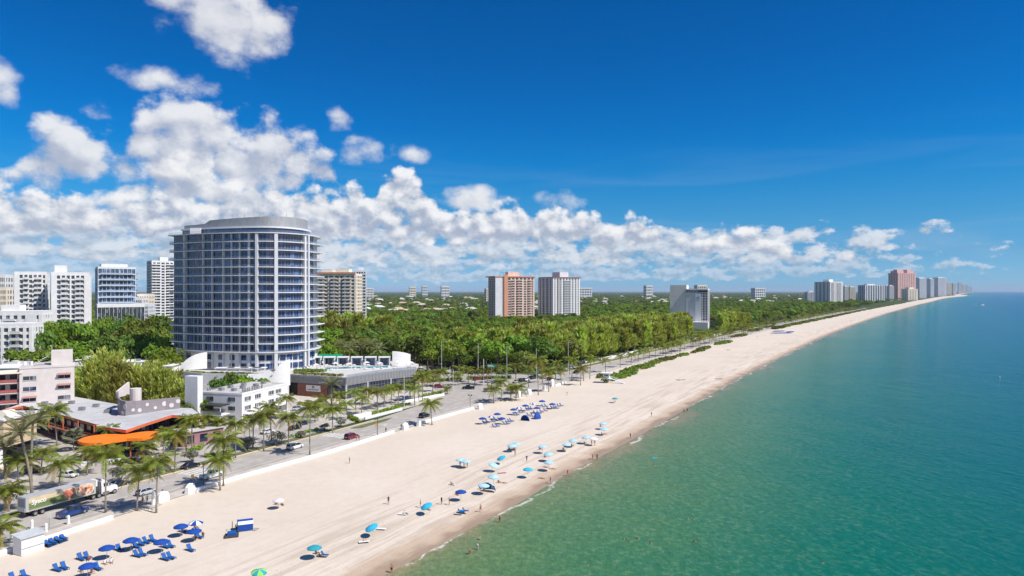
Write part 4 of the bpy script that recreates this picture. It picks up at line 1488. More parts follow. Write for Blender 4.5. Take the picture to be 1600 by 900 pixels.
# ---- the tall curved glass tower
def build_tower():
    # plan outline, counter-clockwise, world metres; front is towards the camera
    front = [(-161.5, 324), (-152, 318.2), (-140, 312.6), (-128, 308.6), (-117, 306.4), (-110, 306.6), (-104.5, 308.9), (-100, 313.0), (-96.8, 318.5), (-95, 325), (-94.6, 332)]
    back = [(-96.5, 341), (-104, 349), (-118, 353), (-136, 353), (-153, 347), (-161, 338)]
    # smooth the front
    F = []
    for i in range(len(front) - 1):
        p0 = Vector(front[max(i - 1, 0)]); p1 = Vector(front[i]); p2 = Vector(front[i + 1]); p3 = Vector(front[min(i + 2, len(front) - 1)])
        for k in range(4):
            t = k / 4
            q = .5 * ((2 * p1) + (-p0 + p2) * t + (2 * p0 - 5 * p1 + 4 * p2 - p3) * t * t + (-p0 + 3 * p1 - 3 * p2 + p3) * t ** 3)
            F.append((q.x, q.y))
    F.append(front[-1])
    plan = F + back
    O = (-120.0, 325.0, 0.0)
    loc = lambda pl: [(p[0] - O[0], p[1] - O[1]) for p in pl]
    P0 = loc(plan)
    o = thing('apartment_tower', 'tall curved glass condominium tower with white balconies and grey crown', 'tower', O)
    z0, fh, nf = 17.5, 3.84, 14
    ztop = z0 + fh * nf
    m_core = mat('tower_wall', (.50, .52, .56), .7, .06, .3)
    m_slab = mat('tower_slab', (.66, .665, .68), .75, .05, .4)
    m_rail = clear_glass('tower_railing', (.30, .34, .40), .74)
    m_pier = mat('tower_pier', (.60, .615, .64), .75, .05, .4)
    MB().prism(offset_poly(P0, -.9), 0, ztop).build('core_wall', m_core, o)
    # base storeys
    MB().prism(offset_poly(P0, -.6), 0, z0 - .2).build('lobby_wall', m_slab, o)
    lw = MB(); lw.box((0, 0, 0), (3.0, .3, 3.0)); lw = lw.mesh('lobby_window', M_GLASSB)
    for i in range(2, len(F) - 3, 2):
        c = (Vector(F[i]) + Vector(F[i + 1])) / 2; dd = (Vector(F[i + 1]) - Vector(F[i])).normalized()
        for zz in (11.2, 15.0):
            inst('lobby_window', lw, o, (c.x - dd.y * -.0 - O[0], c.y - O[1] + .52, zz), (0, 0, math.atan2(dd.y, dd.x)), (.8, 1, .8))
    # floor slabs with railings
    for k in range(nf + 1):
        z = z0 + k * fh
        out = .75 if 0 < k < nf else 1.3
        s = MB().prism(offset_poly(P0, out), z - .20, z + .20).build('floor_slab', m_slab, o)
        if k < nf:
            A = [(p[0], p[1], z + .22) for p in offset_poly(P0, out - .12)]
            B = [(p[0], p[1], z + 1.15) for p in offset_poly(P0, out - .12)]
            MB().ring(A, B).build('railing', m_rail, s)
        # side balconies sticking out at the two ends
        if 0 < k < nf:
            for (cx, cy, w, dd, tg) in ((-161.6, 328.5, 3.0, 7, 'l'), (-95.0, 331, 4.6, 14, 'r')):
                b_ = MB(); b_.prism([(cx - O[0] - w / 2, cy - O[1] - dd / 2), (cx - O[0] + w / 2, cy - O[1] - dd / 2 + (2.0 if tg == 'r' else -1)), (cx - O[0] + w / 2, cy - O[1] + dd / 2), (cx - O[0] - w / 2, cy - O[1] + dd / 2)], z - .19, z + .19)
                sb = b_.build('balcony', m_slab, o)
                rl = MB()
                rl.add([(cx - O[0] - w / 2, cy - O[1] - dd / 2, z + .19), (cx - O[0] + w / 2, cy - O[1] - dd / 2 + (2.0 if tg == 'r' else -1), z + .19), (cx - O[0] + w / 2, cy - O[1] - dd / 2 + (2.0 if tg == 'r' else -1), z + 1.2), (cx - O[0] - w / 2, cy - O[1] - dd / 2, z + 1.2)], [(0, 1, 2, 3)])
                rl.build('railing', m_rail, sb)
    # window bays: arc-length positions along the front
    L = [0.0]
    for i in range(len(F) - 1):
        L.append(L[-1] + math.dist(F[i], F[i + 1]))
    tot = L[-1]

    def pt(s):
        s = min(max(s, 0), tot - 1e-4)
        i = max(k for k in range(len(L) - 1) if L[k] <= s)
        t = (s - L[i]) / (L[i + 1] - L[i])
        p = Vector(F[i]).lerp(Vector(F[i + 1]), t); dd = (Vector(F[i + 1]) - Vector(F[i])).normalized()
        return p, dd
    # bays (start, end, kind) measured from the photograph's x on the facade
    def s_at(px):
        best = min(range(400), key=lambda k: abs(800 + pt(tot * k / 400)[0].x / pt(tot * k / 400)[0].y * FPX - px))
        return tot * best / 400
    bays = [(270, 286, 'w'), (291, 300, 'w'), (301.5, 306, 'n'), (307.5, 315, 'w'), (318.5, 330, 'w'), (332, 347, 'w'), (350, 360, 'w'), (362, 373, 'w'), (375.5, 386, 'w'), (391, 399, 'n'),
            (404, 416, 'w'), (416.5, 428, 'w'), (434, 446, 'w'), (446.5, 459, 'w'), (459.5, 472, 'w'), (483, 487.5, 'n'), (488, 491.5, 'n')]
    m_fr = mat('window_frame', (.30, .33, .38), .5)
    pane = {}
    for (a, c, kd) in bays:
        sa, sc_ = s_at(a), s_at(c)
        w = sc_ - sa
        p, dd = pt((sa + sc_) / 2)
        if w < 1.0:
            continue
        key = round(w * 5)
        if key not in pane:
            mb = MB()
            n = max(1, round(w / 1.35))
            mb.cur = 0
            mb.box((0, 0, fh * .46), (w, .14, fh * .90))
            mb.cur = 1
            for q in range(n + 1):
                mb.box((-w / 2 + w * q / n, -.10, fh * .47), (.10, .14, fh * .80))
            mb.box((0, -.10, fh * .74), (w, .12, .09))
            pane[key] = mb.mesh('window', [M_GLASSB, m_fr])
        nrm = Vector((dd.y, -dd.x))
        for k in range(nf):
            q = p - nrm * .86
            inst('window', pane[key], o, (q.x - O[0], q.y - O[1], z0 + k * fh + .2), (0, 0, math.atan2(dd.y, dd.x)))
    # white piers from ground to roof
    for (x, w, out) in ((288.5, 1.0, -.2), (388.5, 1.0, -.6), (401.5, 1.1, .45), (431, 1.5, .45), (475, 1.2, .25), (479.5, 1.1, .6), (331, .5, -.5), (317, .6, -.5), (348.5, .5, -.5), (361, .4, -.5), (374.3, .4, -.5)):
        p, dd = pt(s_at(x)); nrm = Vector((dd.y, -dd.x)); q = p + nrm * out
        MB().box((0, 0, ztop / 2 + 5), (w, 1.3, ztop - 10)).build('pier', m_pier, o, (q.x - O[0], q.y - O[1], 0), math.atan2(dd.y, dd.x))
    # roof terrace, recessed top storey, crown screen
    ins = offset_poly(P0, -5.0)
    MB().prism(offset_poly(P0, -4.2), ztop + .22, ztop + 2.6).build('terrace_glazing', M_GLASSB, o)
    rr = [(p[0], p[1], ztop + .22) for p in offset_poly(P0, 1.2)]; rr2 = [(p[0], p[1], ztop + 1.35) for p in offset_poly(P0, 1.2)]
    MB().ring(rr, rr2).build('roof_railing', m_rail, o)
    MB().prism(offset_poly(P0, -3.4), ztop + 2.6, ztop + 3.3).build('roof_slab', m_slab, o)
    cr = offset_poly(P0, -5.2)
    def shear(p):    # the crown rises to the right
        return ztop + 7.4 + .9 * min(1, max(-1, (p[0] + 5) / 25)) - (1.4 if p[0] < -22 else 0)
    n = len(cr)
    mb = MB(); mb.add([(p[0], p[1], ztop + 3.3) for p in cr] + [(p[0], p[1], shear(p)) for p in cr] + [(p[0] * .97, p[1] * .97, shear(p)) for p in cr] + [(p[0] * .97, p[1] * .97, ztop + 3.3) for p in cr],
                      [(i, (i + 1) % n, n + (i + 1) % n, n + i) for i in range(n)] + [(n + i, n + (i + 1) % n, 2 * n + (i + 1) % n, 2 * n + i) for i in range(n)] + [(2 * n + i, 2 * n + (i + 1) % n, 3 * n + (i + 1) % n, 3 * n + i) for i in range(n)])
    crown = mb.build('crown_screen', mat('crown_mesh', (.36, .365, .375), .55, .10, .8, .3, 9, metal=.2, stretch=(1, 1, .3)), o)
    rb = MB()
    for p in cr:
        rb.box((p[0] * 1.004, p[1] * 1.004, (ztop + 3.3 + shear(p)) / 2), (.16, .16, shear(p) - ztop - 3.5))
    MB().prism(offset_poly(P0, -5.6), ztop + 3.3, ztop + 4.2).build('roof_deck', M_ROOF, o)
    mb = MB()
    for i, x in enumerate((-14, -8, -1, 6, 12, 16)):
        mb.tube([(x, 2, ztop + 8), (x, 2, ztop + 10.8)], .07, 5)
    mb.build('antenna', M_METAL, o)
    # white plant box at the left of the terrace
    MB().box((-27.5, -5, ztop + 1.7), (5, 4, 3)).build('plant_room', m_slab, o)


build_tower()


# ---- the hotel podium with its pool deck, beside the tower
def build_podium():
    z = 9.0
    C = G(541, 624); E = G(650, 607)
    A = Vector((-97.0, 296.5, 0))
    # curved glass front between C and E
    fr = []
    for i in range(13):
        t = i / 12
        p = C.lerp(E, t); nrm = Vector(((E - C).y, -(E - C).x, 0)).normalized()
        fr.append(p + nrm * (-2.6 * math.sin(PI * t)))
    o = thing('hotel_podium', 'low hotel podium with curved glass front and grey louvred fascia', 'building', C)
    lc = lambda p: (p[0] - C.x, p[1] - C.y)
    back = [Vector((-46, 338, 0)), Vector((-60, 352, 0)), Vector((-108, 352, 0)), Vector((-150, 318, 0)), Vector((-152, 303, 0)), Vector((-132, 291, 0)), Vector((-112, 288, 0))]
    plan = [lc(p) for p in fr] + [lc(p) for p in back] + [lc(A)]
    m_deck = mat('deck_tiles', (.56, .53, .49), .85, .1, .5)
    MB().prism(offset_poly(plan, -1.6), 0, z - 1.4).build('interior', M_DARK, o)
    MB().prism(offset_poly(plan, -.2), z - 1.3, z).build('deck', m_deck, o)
    # glazing panels of the curved front, each framed
    m_fr = mat('steel_frame', (.22, .225, .235), .5, metal=.3)
    for i in range(12):
        p, q = fr[i], fr[i + 1]
        w = (q - p).length; a = math.atan2((q - p).y, (q - p).x)
        mb = MB()
        mb.cur = 0; mb.box((w / 2, .5, 2.7), (w, .12, 5.4))
        mb.cur = 1
        for k in range(3):
            mb.box((w * k / 2, .38, 2.7), (.14, .16, 5.4))
        for zz in (.1, 2.5, 3.9, 5.35):
            mb.box((w / 2, .38, zz), (w, .16, .12))
        mb.build('glazing_panel', [M_GLASS, m_fr], o, (p.x - C.x, p.y - C.y, 0), a)
    # fascia: vertical louvre blades
    m_lv = mat('zinc_louvre', (.34, .345, .36), .5, .15, 1.2, metal=.3)
    for (pts, nm) in ((fr, 'fascia'), ([A, C], 'fascia')):
        for i in range(len(pts) - 1):
            p, q = pts[i], pts[i + 1]
            w = (q - p).length; a = math.atan2((q - p).y, (q - p).x)
            mb = MB(); mb.cur = 0
            mb.box((w / 2, .12, 7.3), (w, .2, 3.5))
            n = int(w / .75)
            mb.cur = 1
            for k in range(n):
                mb.box(((k + .5) * w / n, -.06, 7.3), (.12, .16, 3.5))
            mb.build(nm, [m_lv, mat('zinc_seam', (.25, .255, .27), .5, metal=.3)], o, (p.x - C.x, p.y - C.y, 0), a)
    # columns
    for i in (0, 4, 8, 12):
        p = fr[i]
        MB().box((p.x - C.x, p.y - C.y + .1, 3.0), (.5, .5, 6.0)).build('column', M_SLAB, o)
    # brick side wall with the sign board, garage opening beside it
    d = (A - C); w = d.length; a = math.atan2(-d.y, -d.x)
    bw = thing('x', None, None) if False else None
    bm = MB()
    m_brick = mat('red_brick', (.255, .095, .062), .85, .22, .8, .3, 6)
    wall = MB().box((w * .42, .2, 2.75), (w * .52, .3, 5.5)).build('brick_wall', m_brick, o, (A.x - C.x, A.y - C.y, 0), a)
    MB().box((w * .08, 1.2, 2.6), (w * .16, .2, 5.0)).build('garage_opening', M_DARK, o, (A.x - C.x, A.y - C.y, 0), a)
    MB().box((w * .84, .3, 2.7), (w * .30, .25, 5.4)).build('dark_glazing', M_GLASS, o, (A.x - C.x, A.y - C.y, 0), a)
    sg = thing('sign_board', 'white sign board with dark emblem and lettering on the brick wall', 'sign', A + Vector((math.cos(a) * w * .44, math.sin(a) * w * .44, 3.6)) + Vector((math.sin(a), -math.cos(a), 0)) * .05, a)
    MB().box((0, -.02, 0), (7.6, .14, 2.6)).build('board', M_WHITE, sg)
    mb = MB()
    mb.box((0, -.12, .55), (1.3, .06, .22)); mb.box((-.35, -.12, .50), (.22, .06, .8)); mb.box((.35, -.12, .50), (.22, .06, .8)); mb.box((0, -.12, .9), (.9, .06, .16))
    mb.build('emblem', M_DARKM, sg)
    mb = MB()
    for k in range(8):
        mb.box((-2.7 + k * .76, -.12, -.62), (.46, .06, .16)); mb.box((-2.85 + k * .76, -.12, -.55), (.13, .06, .6))
        if k % 2: mb.box((-2.6 + k * .76, -.12, -.38), (.4, .06, .14))
    mb.build('lettering', M_DARKM, sg)
    # low retaining walls of the white podium at left
    mb = MB()
    pw = [lc(Vector(p)) for p in [(-152, 303, 0), (-132, 291, 0), (-112, 288, 0), (-97, 296.3, 0)]]
    for i in range(3):
        p, q = Vector(pw[i]), Vector(pw[i + 1])
        w = (q - p).length; a2 = math.atan2((q - p).y, (q - p).x)
        c = (p + q) / 2
        mb.box((c.x + math.sin(a2) * .3, c.y - math.cos(a2) * .3, 5.0), (w + .3, .4, 10.2), a2)
    mb.build('white_wall', M_WHITE2, o)
    # glass balustrade of the deck
    mb = MB()
    for i in range(12):
        p, q = fr[i], fr[i + 1]
        mb.add([(p.x - C.x, p.y - C.y + .5, z + .02), (q.x - C.x, q.y - C.y + .5, z + .02), (q.x - C.x, q.y - C.y + .5, z + 1.1), (p.x - C.x, p.y - C.y + .5, z + 1.1)], [(0, 1, 2, 3)])
    mb.build('balustrade', M_RAILG, o)
    # pool: raised rim, water
    pw_ = MB()
    a_, b_ = at(540, 582.5, 312), at(652, 577, 322)
    m_pool = mat('pool_water', (.10, .42, .48), .06, .15, .6, .3, 2)
    pool = MB().box((-72.5 - C.x, 319 - C.y, z + .15), (30, 7.5, .3), math.radians(14)).build('pool', M_WHITE, o)
    MB().box((-72.5 - C.x, 319 - C.y, z + .33), (29, 6.6, .06), math.radians(14)).build('pool_water', m_pool, pool)
    # sail shaped fin walls
    def sail(name, label, xl_, xr_, yt, yb, d_, flip, parent=None):
        L_ = (xr_ - xl_) / FPX * d_; H_ = (yb - yt) / FPX * d_
        base = at(xl_, yb, d_)
        n = 10
        pts = []
        for i in range(n + 1):
            t = i / n
            x = L_ * t
            h = H_ * (math.sin(t * PI / 2) ** .65 if not flip else 1 - .25 * t * t)
            pts.append((x, h))
        vs = [(x, .55 * x - .9 * math.sin(PI * x / L_), 0) for x, h in pts] + [(x, .55 * x - .9 * math.sin(PI * x / L_), max(h, .2)) for x, h in pts]
        vs += [(x, y + .6, zz) for x, y, zz in vs]
        m = n + 1
        fs = []
        for i in range(n):
            fs += [(i, i + 1, m + i + 1, m + i), (2 * m + i + 1, 2 * m + i, 3 * m + i, 3 * m + i + 1), (m + i, m + i + 1, 3 * m + i + 1, 3 * m + i)]
        fs += [(0, m, 3 * m, 2 * m), (n, 2 * m + n, 3 * m + n, m + n)]
        f = MB().add(vs, fs).build('sail_wall', M_WHITE, None, base)
        tag(f, label, 'wall')
    sail('s', 'white sail shaped wall rising at the garage entrance', 421, 448, 563, 604, 285, False)
    sail('s', 'small white sail shaped wall at the left end of the podium', 279, 314, 552, 578, 300, False)
    sail('s', 'white curved fin wall at the far end of the pool deck', 613, 639, 549, 573, 330, True)
    # cabanas
    for i in range(6):
        x = 484 + i * 21.6
        p = at(x, 573, 330); p.z = z
        c = thing('cabana', 'white flat roofed pool cabana, %s from the left on the hotel deck' % ('first', 'second', 'third', 'fourth', 'fifth', 'sixth')[i], 'cabana', p, math.radians(8), 'cabanas on the pool deck')
        MB().box((2.6, 1.5, 4.0), (5.6, 3.6, .5)).build('roof', M_WHITE, c)
        MB().box((.1, 1.5, 1.9), (.4, 3.4, 3.8)).build('wall', M_WHITE, c); MB().box((5.1, 1.5, 1.9), (.4, 3.4, 3.8)).build('wall', M_WHITE, c)
        MB().box((2.6, 3.0, 1.9), (4.6, .3, 3.8)).build('back_wall', M_GLASSB, c)
        MB().box((1.2, .6, .35), (1.6, 1.4, .5)).build('daybed', M_WHITE, c)
        for k in (-1, 1):
            MB().box((2.6 + k * 1.9, .0, 1.9), (.5, .12, 3.8)).build('curtain', mat('blue_curtain', (.10, .14, .26), .8, .2, 2), c)
    # green awning by the tower
    p = at(497, 556, 336)
    aw = thing('green_awning', 'bright green canvas awning between the tower and the cabanas', 'awning', Vector((p.x, p.y, z)))
    mb = MB(); mb.add([(0, -3, 3.2), (12, -3, 3.2), (12, 1, 4.9), (0, 1, 4.9), (0, 4, 3.4), (12, 4, 3.4), (0, -3, 2.8), (12, -3, 2.8)], [(0, 1, 2, 3), (3, 2, 5, 4), (6, 7, 1, 0)])
    mb.build('canvas', mat('green_canvas', (.0, .22, .12), .7, .1, .5), aw)
    for x in (.2, 6, 11.8):
        MB().tube([(x, -2.9, 0), (x, -2.9, 3)], .08, 6).build('post', M_SLAB, aw)
    # white slab pergola roofs with planted beds on the podium roof below the tower
    for i, (x, y, w, dd) in enumerate([(372, 563, 9, 4), (392, 565, 9, 4), (352, 561, 8, 4), (405, 570, 6, 4)]):
        p = at(x, y, 298); p.z = z
        g = thing('pergola', ordinal(i) + ' low white flat pergola on the podium roof below the tower', 'pergola', p, .1, 'pergolas on the podium roof')
        MB().box((0, 0, 2.6), (w, dd, .3)).build('roof', M_WHITE, g)
        for sx_ in (-1, 1):
            MB().box((sx_ * (w / 2 - .3), -dd / 2 + .3, 1.25), (.25, .25, 2.5)).build('post', M_WHITE, g)
    hedge('planted hedge along the podium roof edge below the tower', (-146, 300, 0), (-131, 292.5, 0), 2.4, 1.4, LF_A, .5, None, z)
    hedge('yellow green planting on the podium roof before the pergolas', (-130, 293, 0), (-110, 290, 0), 3.0, 1.5, LF_SEAGR, .5, None, z)
    hedge('hedge along the deck edge above the brick wall', (-95, 298, 0), (-72, 288, 0), 2.0, 1.1, LF_C, .5, None, z)
    hedge('clipped planting left of the pool', (-96, 306, 0), (-84, 304, 0), 4.0, 1.3, LF_SEAGR, .5, None, z)
    # white sun beds and parasols round the pool
    bed = MB(); bed.box((0, 0, .3), (.75, 1.5, .25)); bed.box((0, .95, .6), (.75, .6, .18))
    bed = bed.mesh('sun_bed', M_WHITE)
    rg = random.Random(77)
    for i in range(46):
        t = rg.random()
        if i < 22:
            px_, py_ = -92 + 50 * t, 311 + 11 * t + rg.uniform(-2.2, .5)
        else:
            px_, py_ = -92 + 46 * t, 319 + 11 * t + rg.uniform(4.5, 6.0)
        b2 = inst('sun_bed', bed, None, (px_, py_, z), (0, 0, rg.uniform(-.3, .3)))
        tag(b2, 'small white sun bed on the hotel pool deck', 'sun bed', 'white sun beds on the pool deck')
    for i in range(7):
        t = i / 6
        pr = thing('parasol', 'white parasol standing on the hotel pool deck', 'parasol', (-90 + 42 * t, 313 + 10 * t + (5 if i % 2 else 0) + 1, z), i, 'white parasols on the pool deck')
        MB().tube([(0, 0, 0), (0, 0, 2.4)], .05, 5).build('pole', M_METAL, pr)
        mb = MB()
        n = 8
        mb.add([(0, 0, 2.75)] + [(1.6 * math.cos(2 * PI * k / n), 1.6 * math.sin(2 * PI * k / n), 2.15) for k in range(n)], [(0, 1 + k, 1 + (k + 1) % n) for k in range(n)])
        mb.build('canopy', M_WHITE, pr)
    # raised terrace and ramp wall in front
    for (a1, b1, h, lab) in ((G(552, 655), G(580, 650), 1.6, 'low white forecourt wall at the hotel corner'), (G(570, 656), G(628, 641), 1.0, 'long low white planter wall before the glass front'), (G(629, 630), G(694, 618), 1.0, 'white terrace wall at the right end of the glass front')):
        dd_ = b1 - a1
        w_ = MB().extr([(-.2, 0), (.2, 0), (.2, h), (-.2, h)], a1, b1).build('planter_wall', M_WHITE)
        tag(w_, lab, 'wall')
    hedge('hedge behind the long planter wall before the glass front', G(572, 651), G(628, 637), 1.2, 1.3, LF_A, .4)
    hedge('clipped hedge under the brick sign wall', G(466, 632), G(500, 637), 2.2, 1.2, LF_A, .45)


build_podium()


# ---- flats and hotels further off
block('apartment_block', 'long white apartment slab at far left with recessed balconies', 22, 73, 428, 405, 15, 19, .50, M_WHITE, M_GLASSG, 7, .34, .34, balc=((2, 3.2), (4.3, 6)), solid=(0,), roofbox=())
block('apartment_block', 'white apartment slab with roof tower, right half of the long pair', 80, 140, 429, 398, 15, 19, .50, M_WHITE, M_GLASSG, 8, .34, .34, balc=((2, 3.5), (5, 6.7)), solid=(0, 7), roofbox=((.22, .5, .30, .6, 4.5),))
block('glass_hotel', 'mid rise hotel with blue glass balconies and white floor edges', 153, 212, 419, 580, 26, 13, .62, M_WHITE2, glass_mat('pale_blue_glass', (.07, .115, .18)), 9, .10, .16, balc=((.5, 8.6),), balc_mat=mat('bluish_balustrade', (.36, .44, .54), .25, .15, .5), roofbox=((.45, .5, .7, .6, 3),), side_balc=(1,), zbase=0)
o_, w_, h_, f_ = block('hotel_podium', 'white framed podium below the blue glass hotel', 152, 226, 479, 560, 20, 2, .60, M_WHITE, M_GLASSG, 12, .06, .10, roofbox=())
block('apartment_tower', 'slim white apartment tower with stacked balconies left of the glass tower', 237, 272, 409, 800, 22, 24, .72, M_WHITE, M_GLASS, 5, .30, .40, balc=((0, 2), (3.2, 5)), side_solid=(), roofbox=((.6, .5, .35, .5, 5),), balc_mat=M_WHITE)
block('apartment_block', 'cream apartment block with orange roof trim right of the glass tower', 488, 556, 430, 640, 22, 18, -.05, M_CREAM, M_GLASSG, 8, .30, .36, balc=((1, 2.4), (3.4, 4.6), (5.6, 7.2)), roofbox=((.3, .5, .25, .5, 4), (.65, .5, .3, .5, 5)), side_balc=(), pier_mat=M_CREAM)
MB().box((0, 0, 0), (42, 3, 1.6)).build('roof_trim', M_TERR, bpy.data.objects[[k for k in bpy.data.objects.keys() if k.startswith('apartment_block')][-1]], (20, .2, 62))
block('apartment_block', 'narrow pale blue white block behind the cream one', 556, 572, 424, 720, 18, 20, .2, M_WHITE2, M_GLASSB, 4, .28, .34, balc=((2.2, 4),), roofbox=((.5, .5, .5, .5, 4),))
# terracotta tower: narrow cool white left strip, tall orange shaft, salmon balconies
o_, w_, h_, f_ = block('apartment_tower', 'terracotta apartment tower with tall orange shaft and salmon balconies', 774, 835, 434, 885, 24, 19, .42, M_SALM, M_GLASSG, 10, .36, .34, balc=((4, 5), (5.4, 6.4), (6.8, 6.4), (8.2, 9.2)), balc_mat=M_SALM, roofbox=((.5, .4, .28, .4, 7),))
MB().box((w_ * .26, -.4, h_ / 2 + 2), (5.5, 2.4, h_ + 4)).build('shaft', M_TERR, o_)
MB().box((w_ * .08, -.2, h_ / 2), (9.5, 1.2, h_)).build('front_strip', M_WHITE2, o_)  # cool white strip standing proud of the front
MB().box((w_ / 2, 15, h_ + 1.6), (w_ + 2.4, 32, 1.4)).build('roof_trim', M_TERR, o_)
o_, w_, h_, f_ = block('apartment_tower', 'white apartment tower with thin red roof line right of the terracotta one', 864, 906, 435, 910, 34, 19, .58, M_WHITE2, M_GLASSG, 9, .42, .34, balc=((3.4, 4.6), (4.8, 6.0)), roofbox=((.55, .5, .32, .5, 8),), pier_mat=M_WHITE)
MB().box((w_ / 2, 15, h_ + 1.5), (w_ + 2.4, 32, 1.0)).build('roof_trim', mat('dull_red_trim', (.33, .16, .13), .8), o_)
MB().box((w_ * .2, -.2, h_ / 2), (3.2, 1.0, h_)).build('front_strip', M_GREYW, o_)  # proud grey strip, the shade of a recess painted as grey
# grey hotel in the wood by the beach
o_, w_, h_, f_ = block('beach_hotel', 'grey concrete hotel slab with white end panel rising from the wood', 1072, 1106, 453, 838, 26, 15, -.36, mat('grey_concrete', (.74, .71, .68), .85, .08, .2, wear=.15), M_GLASS, 8, .30, .30, solid=(0, 1, 2, 3), side_bays=5, roofbox=(), pier_mat=mat('light_concrete', (.66, .64, .62), .85, .08, .2))
MB().box((-9.5, 12, h_ / 2 + 3), (20, 22, h_ + 6)).build('lift_tower', mat('warm_concrete', (.80, .73, .66), .85, .06, .2, wear=.1), o_)
pn = MB().box((w_ * .56, -.5, h_ * .50), (7, .8, h_ * .80)).build('white_panel', M_WHITE, o_)
mb = MB(); mb.box((w_ * .56, -.95, h_ * .80), (3.2, .15, 2.2)); mb.box((w_ * .56, -.95, h_ * .74), (4.2, .15, .6))
mb.build('emblem', mat('blue_grey_paint', (.25, .32, .40), .6), pn)
mb = MB().box((w_ / 2, -.15, h_ - 1.6), (w_ * .98, .9, 2.6)).build('sign_band', M_DARKM, o_)
lt = MB()
for k in range(9):
    lt.box((w_ * (.10 + .055 * k), -.68, h_ - 1.6), (1.0, .1, .3)); lt.box((w_ * (.10 + .055 * k) - .4, -.68, h_ - 1.6), (.3, .1, 1.5))
lt.build('lettering', M_WHITE, mb)
MB().box((w_ * .5, -8, 4), (w_ * 1.1, 16, 8)).build('entrance_block', M_WHITE, o_)
# towers along the far coast
block('apartment_tower', 'white beachside tower, nearest of the far coast towers', 1297, 1317, 441, 2000, 55, 24, .45, M_WHITE, M_GLASSG, 9, .45, .34, balc=((1, 3), (5, 8)), roofbox=((.45, .5, .3, .4, 8),))
block('apartment_block', 'wide dark windowed block on the far coast', 1352, 1382, 446, 2700, 40, 18, .25, M_WHITE2, M_GLASS, 8, .34, .14, roofbox=((.4, .5, .4, .5, 5),))
o_, w_, h_, f_ = block('apartment_tower', 'rose pink twin topped tower on the far coast', 1403, 1431, 427, 3500, 60, 34, .30, M_PINKT, M_GLASSG, 10, .50, .42, roofbox=((.22, .5, .36, .7, 12), (.78, .5, .36, .7, 12), (.22, .5, .2, .4, 19), (.78, .5, .2, .4, 19)), pier_mat=M_PINKT)
block('apartment_block', 'stepped cream block in front of the pink tower', 1419, 1434, 452, 3350, 50, 16, .1, M_CREAM, M_GLASSG, 6, .5, .4, roofbox=((.5, .5, .5, .6, 9),))
for (a, c, yt, dd, lab) in ((1431, 1447.5, 435, 4300, 'left of the three grey blue towers on the far coast'), (1448, 1459.5, 436, 5100, 'middle of the three grey blue towers on the far coast'), (1460, 1479, 434, 6400, 'right of the three grey blue towers on the far coast')):
    block('apartment_tower', lab, a + 6, c, yt, dd, 60, 30, .35, M_WHITE2, M_GLASSB, 7, .25, .34, side_solid=(0, 1, 2, 3), roofbox=((.5, .5, .8, .6, 5),))
for i, (a, c, yt, dd) in enumerate(sorted([(1320, 1326, 448, 3000), (1328, 1337, 449, 3100), (1384, 1390, 447, 3300), (1390, 1397, 447, 3200), (1480, 1487, 442, 7600), (1489, 1494, 443, 9000), (1498, 1503, 441.5, 10500), (1504, 1508, 445, 13000), (1510, 1514, 446, 16000), (1516, 1519, 448, 19000),
                                    (1262, 1274, 457, 2150)])):
    block('apartment_block', ordinal(i) + ' pale block from the left in the hazy skyline down the coast', a, c, yt, dd, 25, 14, .0, (M_WHITE2, M_WHITE, M_CREAM)[i % 3], M_GLASSG, 5, .34, .36, roofbox=((.5, .5, .5, .5, 4),), group='hazy skyline down the coast')
# pale mid-distance blocks inland
INL = '%s pale low block among the inland trees'
for i, (a, c, yt, dd) in enumerate(sorted([(-8, 8, 432, 700), (4, 14, 440, 760), (214, 232, 462, 700), (205, 222, 468, 680), (222, 232, 478, 620), (0, 10, 452, 620), (760, 772, 452, 2600), (905, 925, 450.5, 4200), (1010, 1020, 447, 5200), (1090, 1105, 446.5, 4300), (690, 702, 448, 4600), (640, 650, 449, 5000), (1180, 1196, 451, 4100), (572, 584, 451, 4300), (660, 668, 447.5, 5400)])):
    block('apartment_block', INL % ordinal(i) + ' from the left', a, c, yt, dd, 20 + dd * .006, max(4, int(10 - dd / 800)), .25, (M_WHITE, M_CREAM, M_WHITE2)[i % 3], M_GLASSG, 5, .3, .4, roofbox=(), group='pale blocks inland')


# ---- white flats at the left edge
block('apartment_block', 'white six storey flats at the left edge with balcony stack', -20, 50, 511, 345, 14, 8, .25, M_WHITE, M_GLASSG, 6, .40, .42, balc=((3.1, 4.6),), balc_mat=mat('sand_rail', (.55, .53, .49), .7), roofbox=())
block('apartment_block', 'taller white flats behind the six storey flats at left', -6, 66, 491, 372, 14, 9, .25, M_WHITE, M_GLASSG, 6, .46, .42, balc=((1, 2.6),), solid=(4,), roofbox=((.25, .5, .4, .6, 4),))

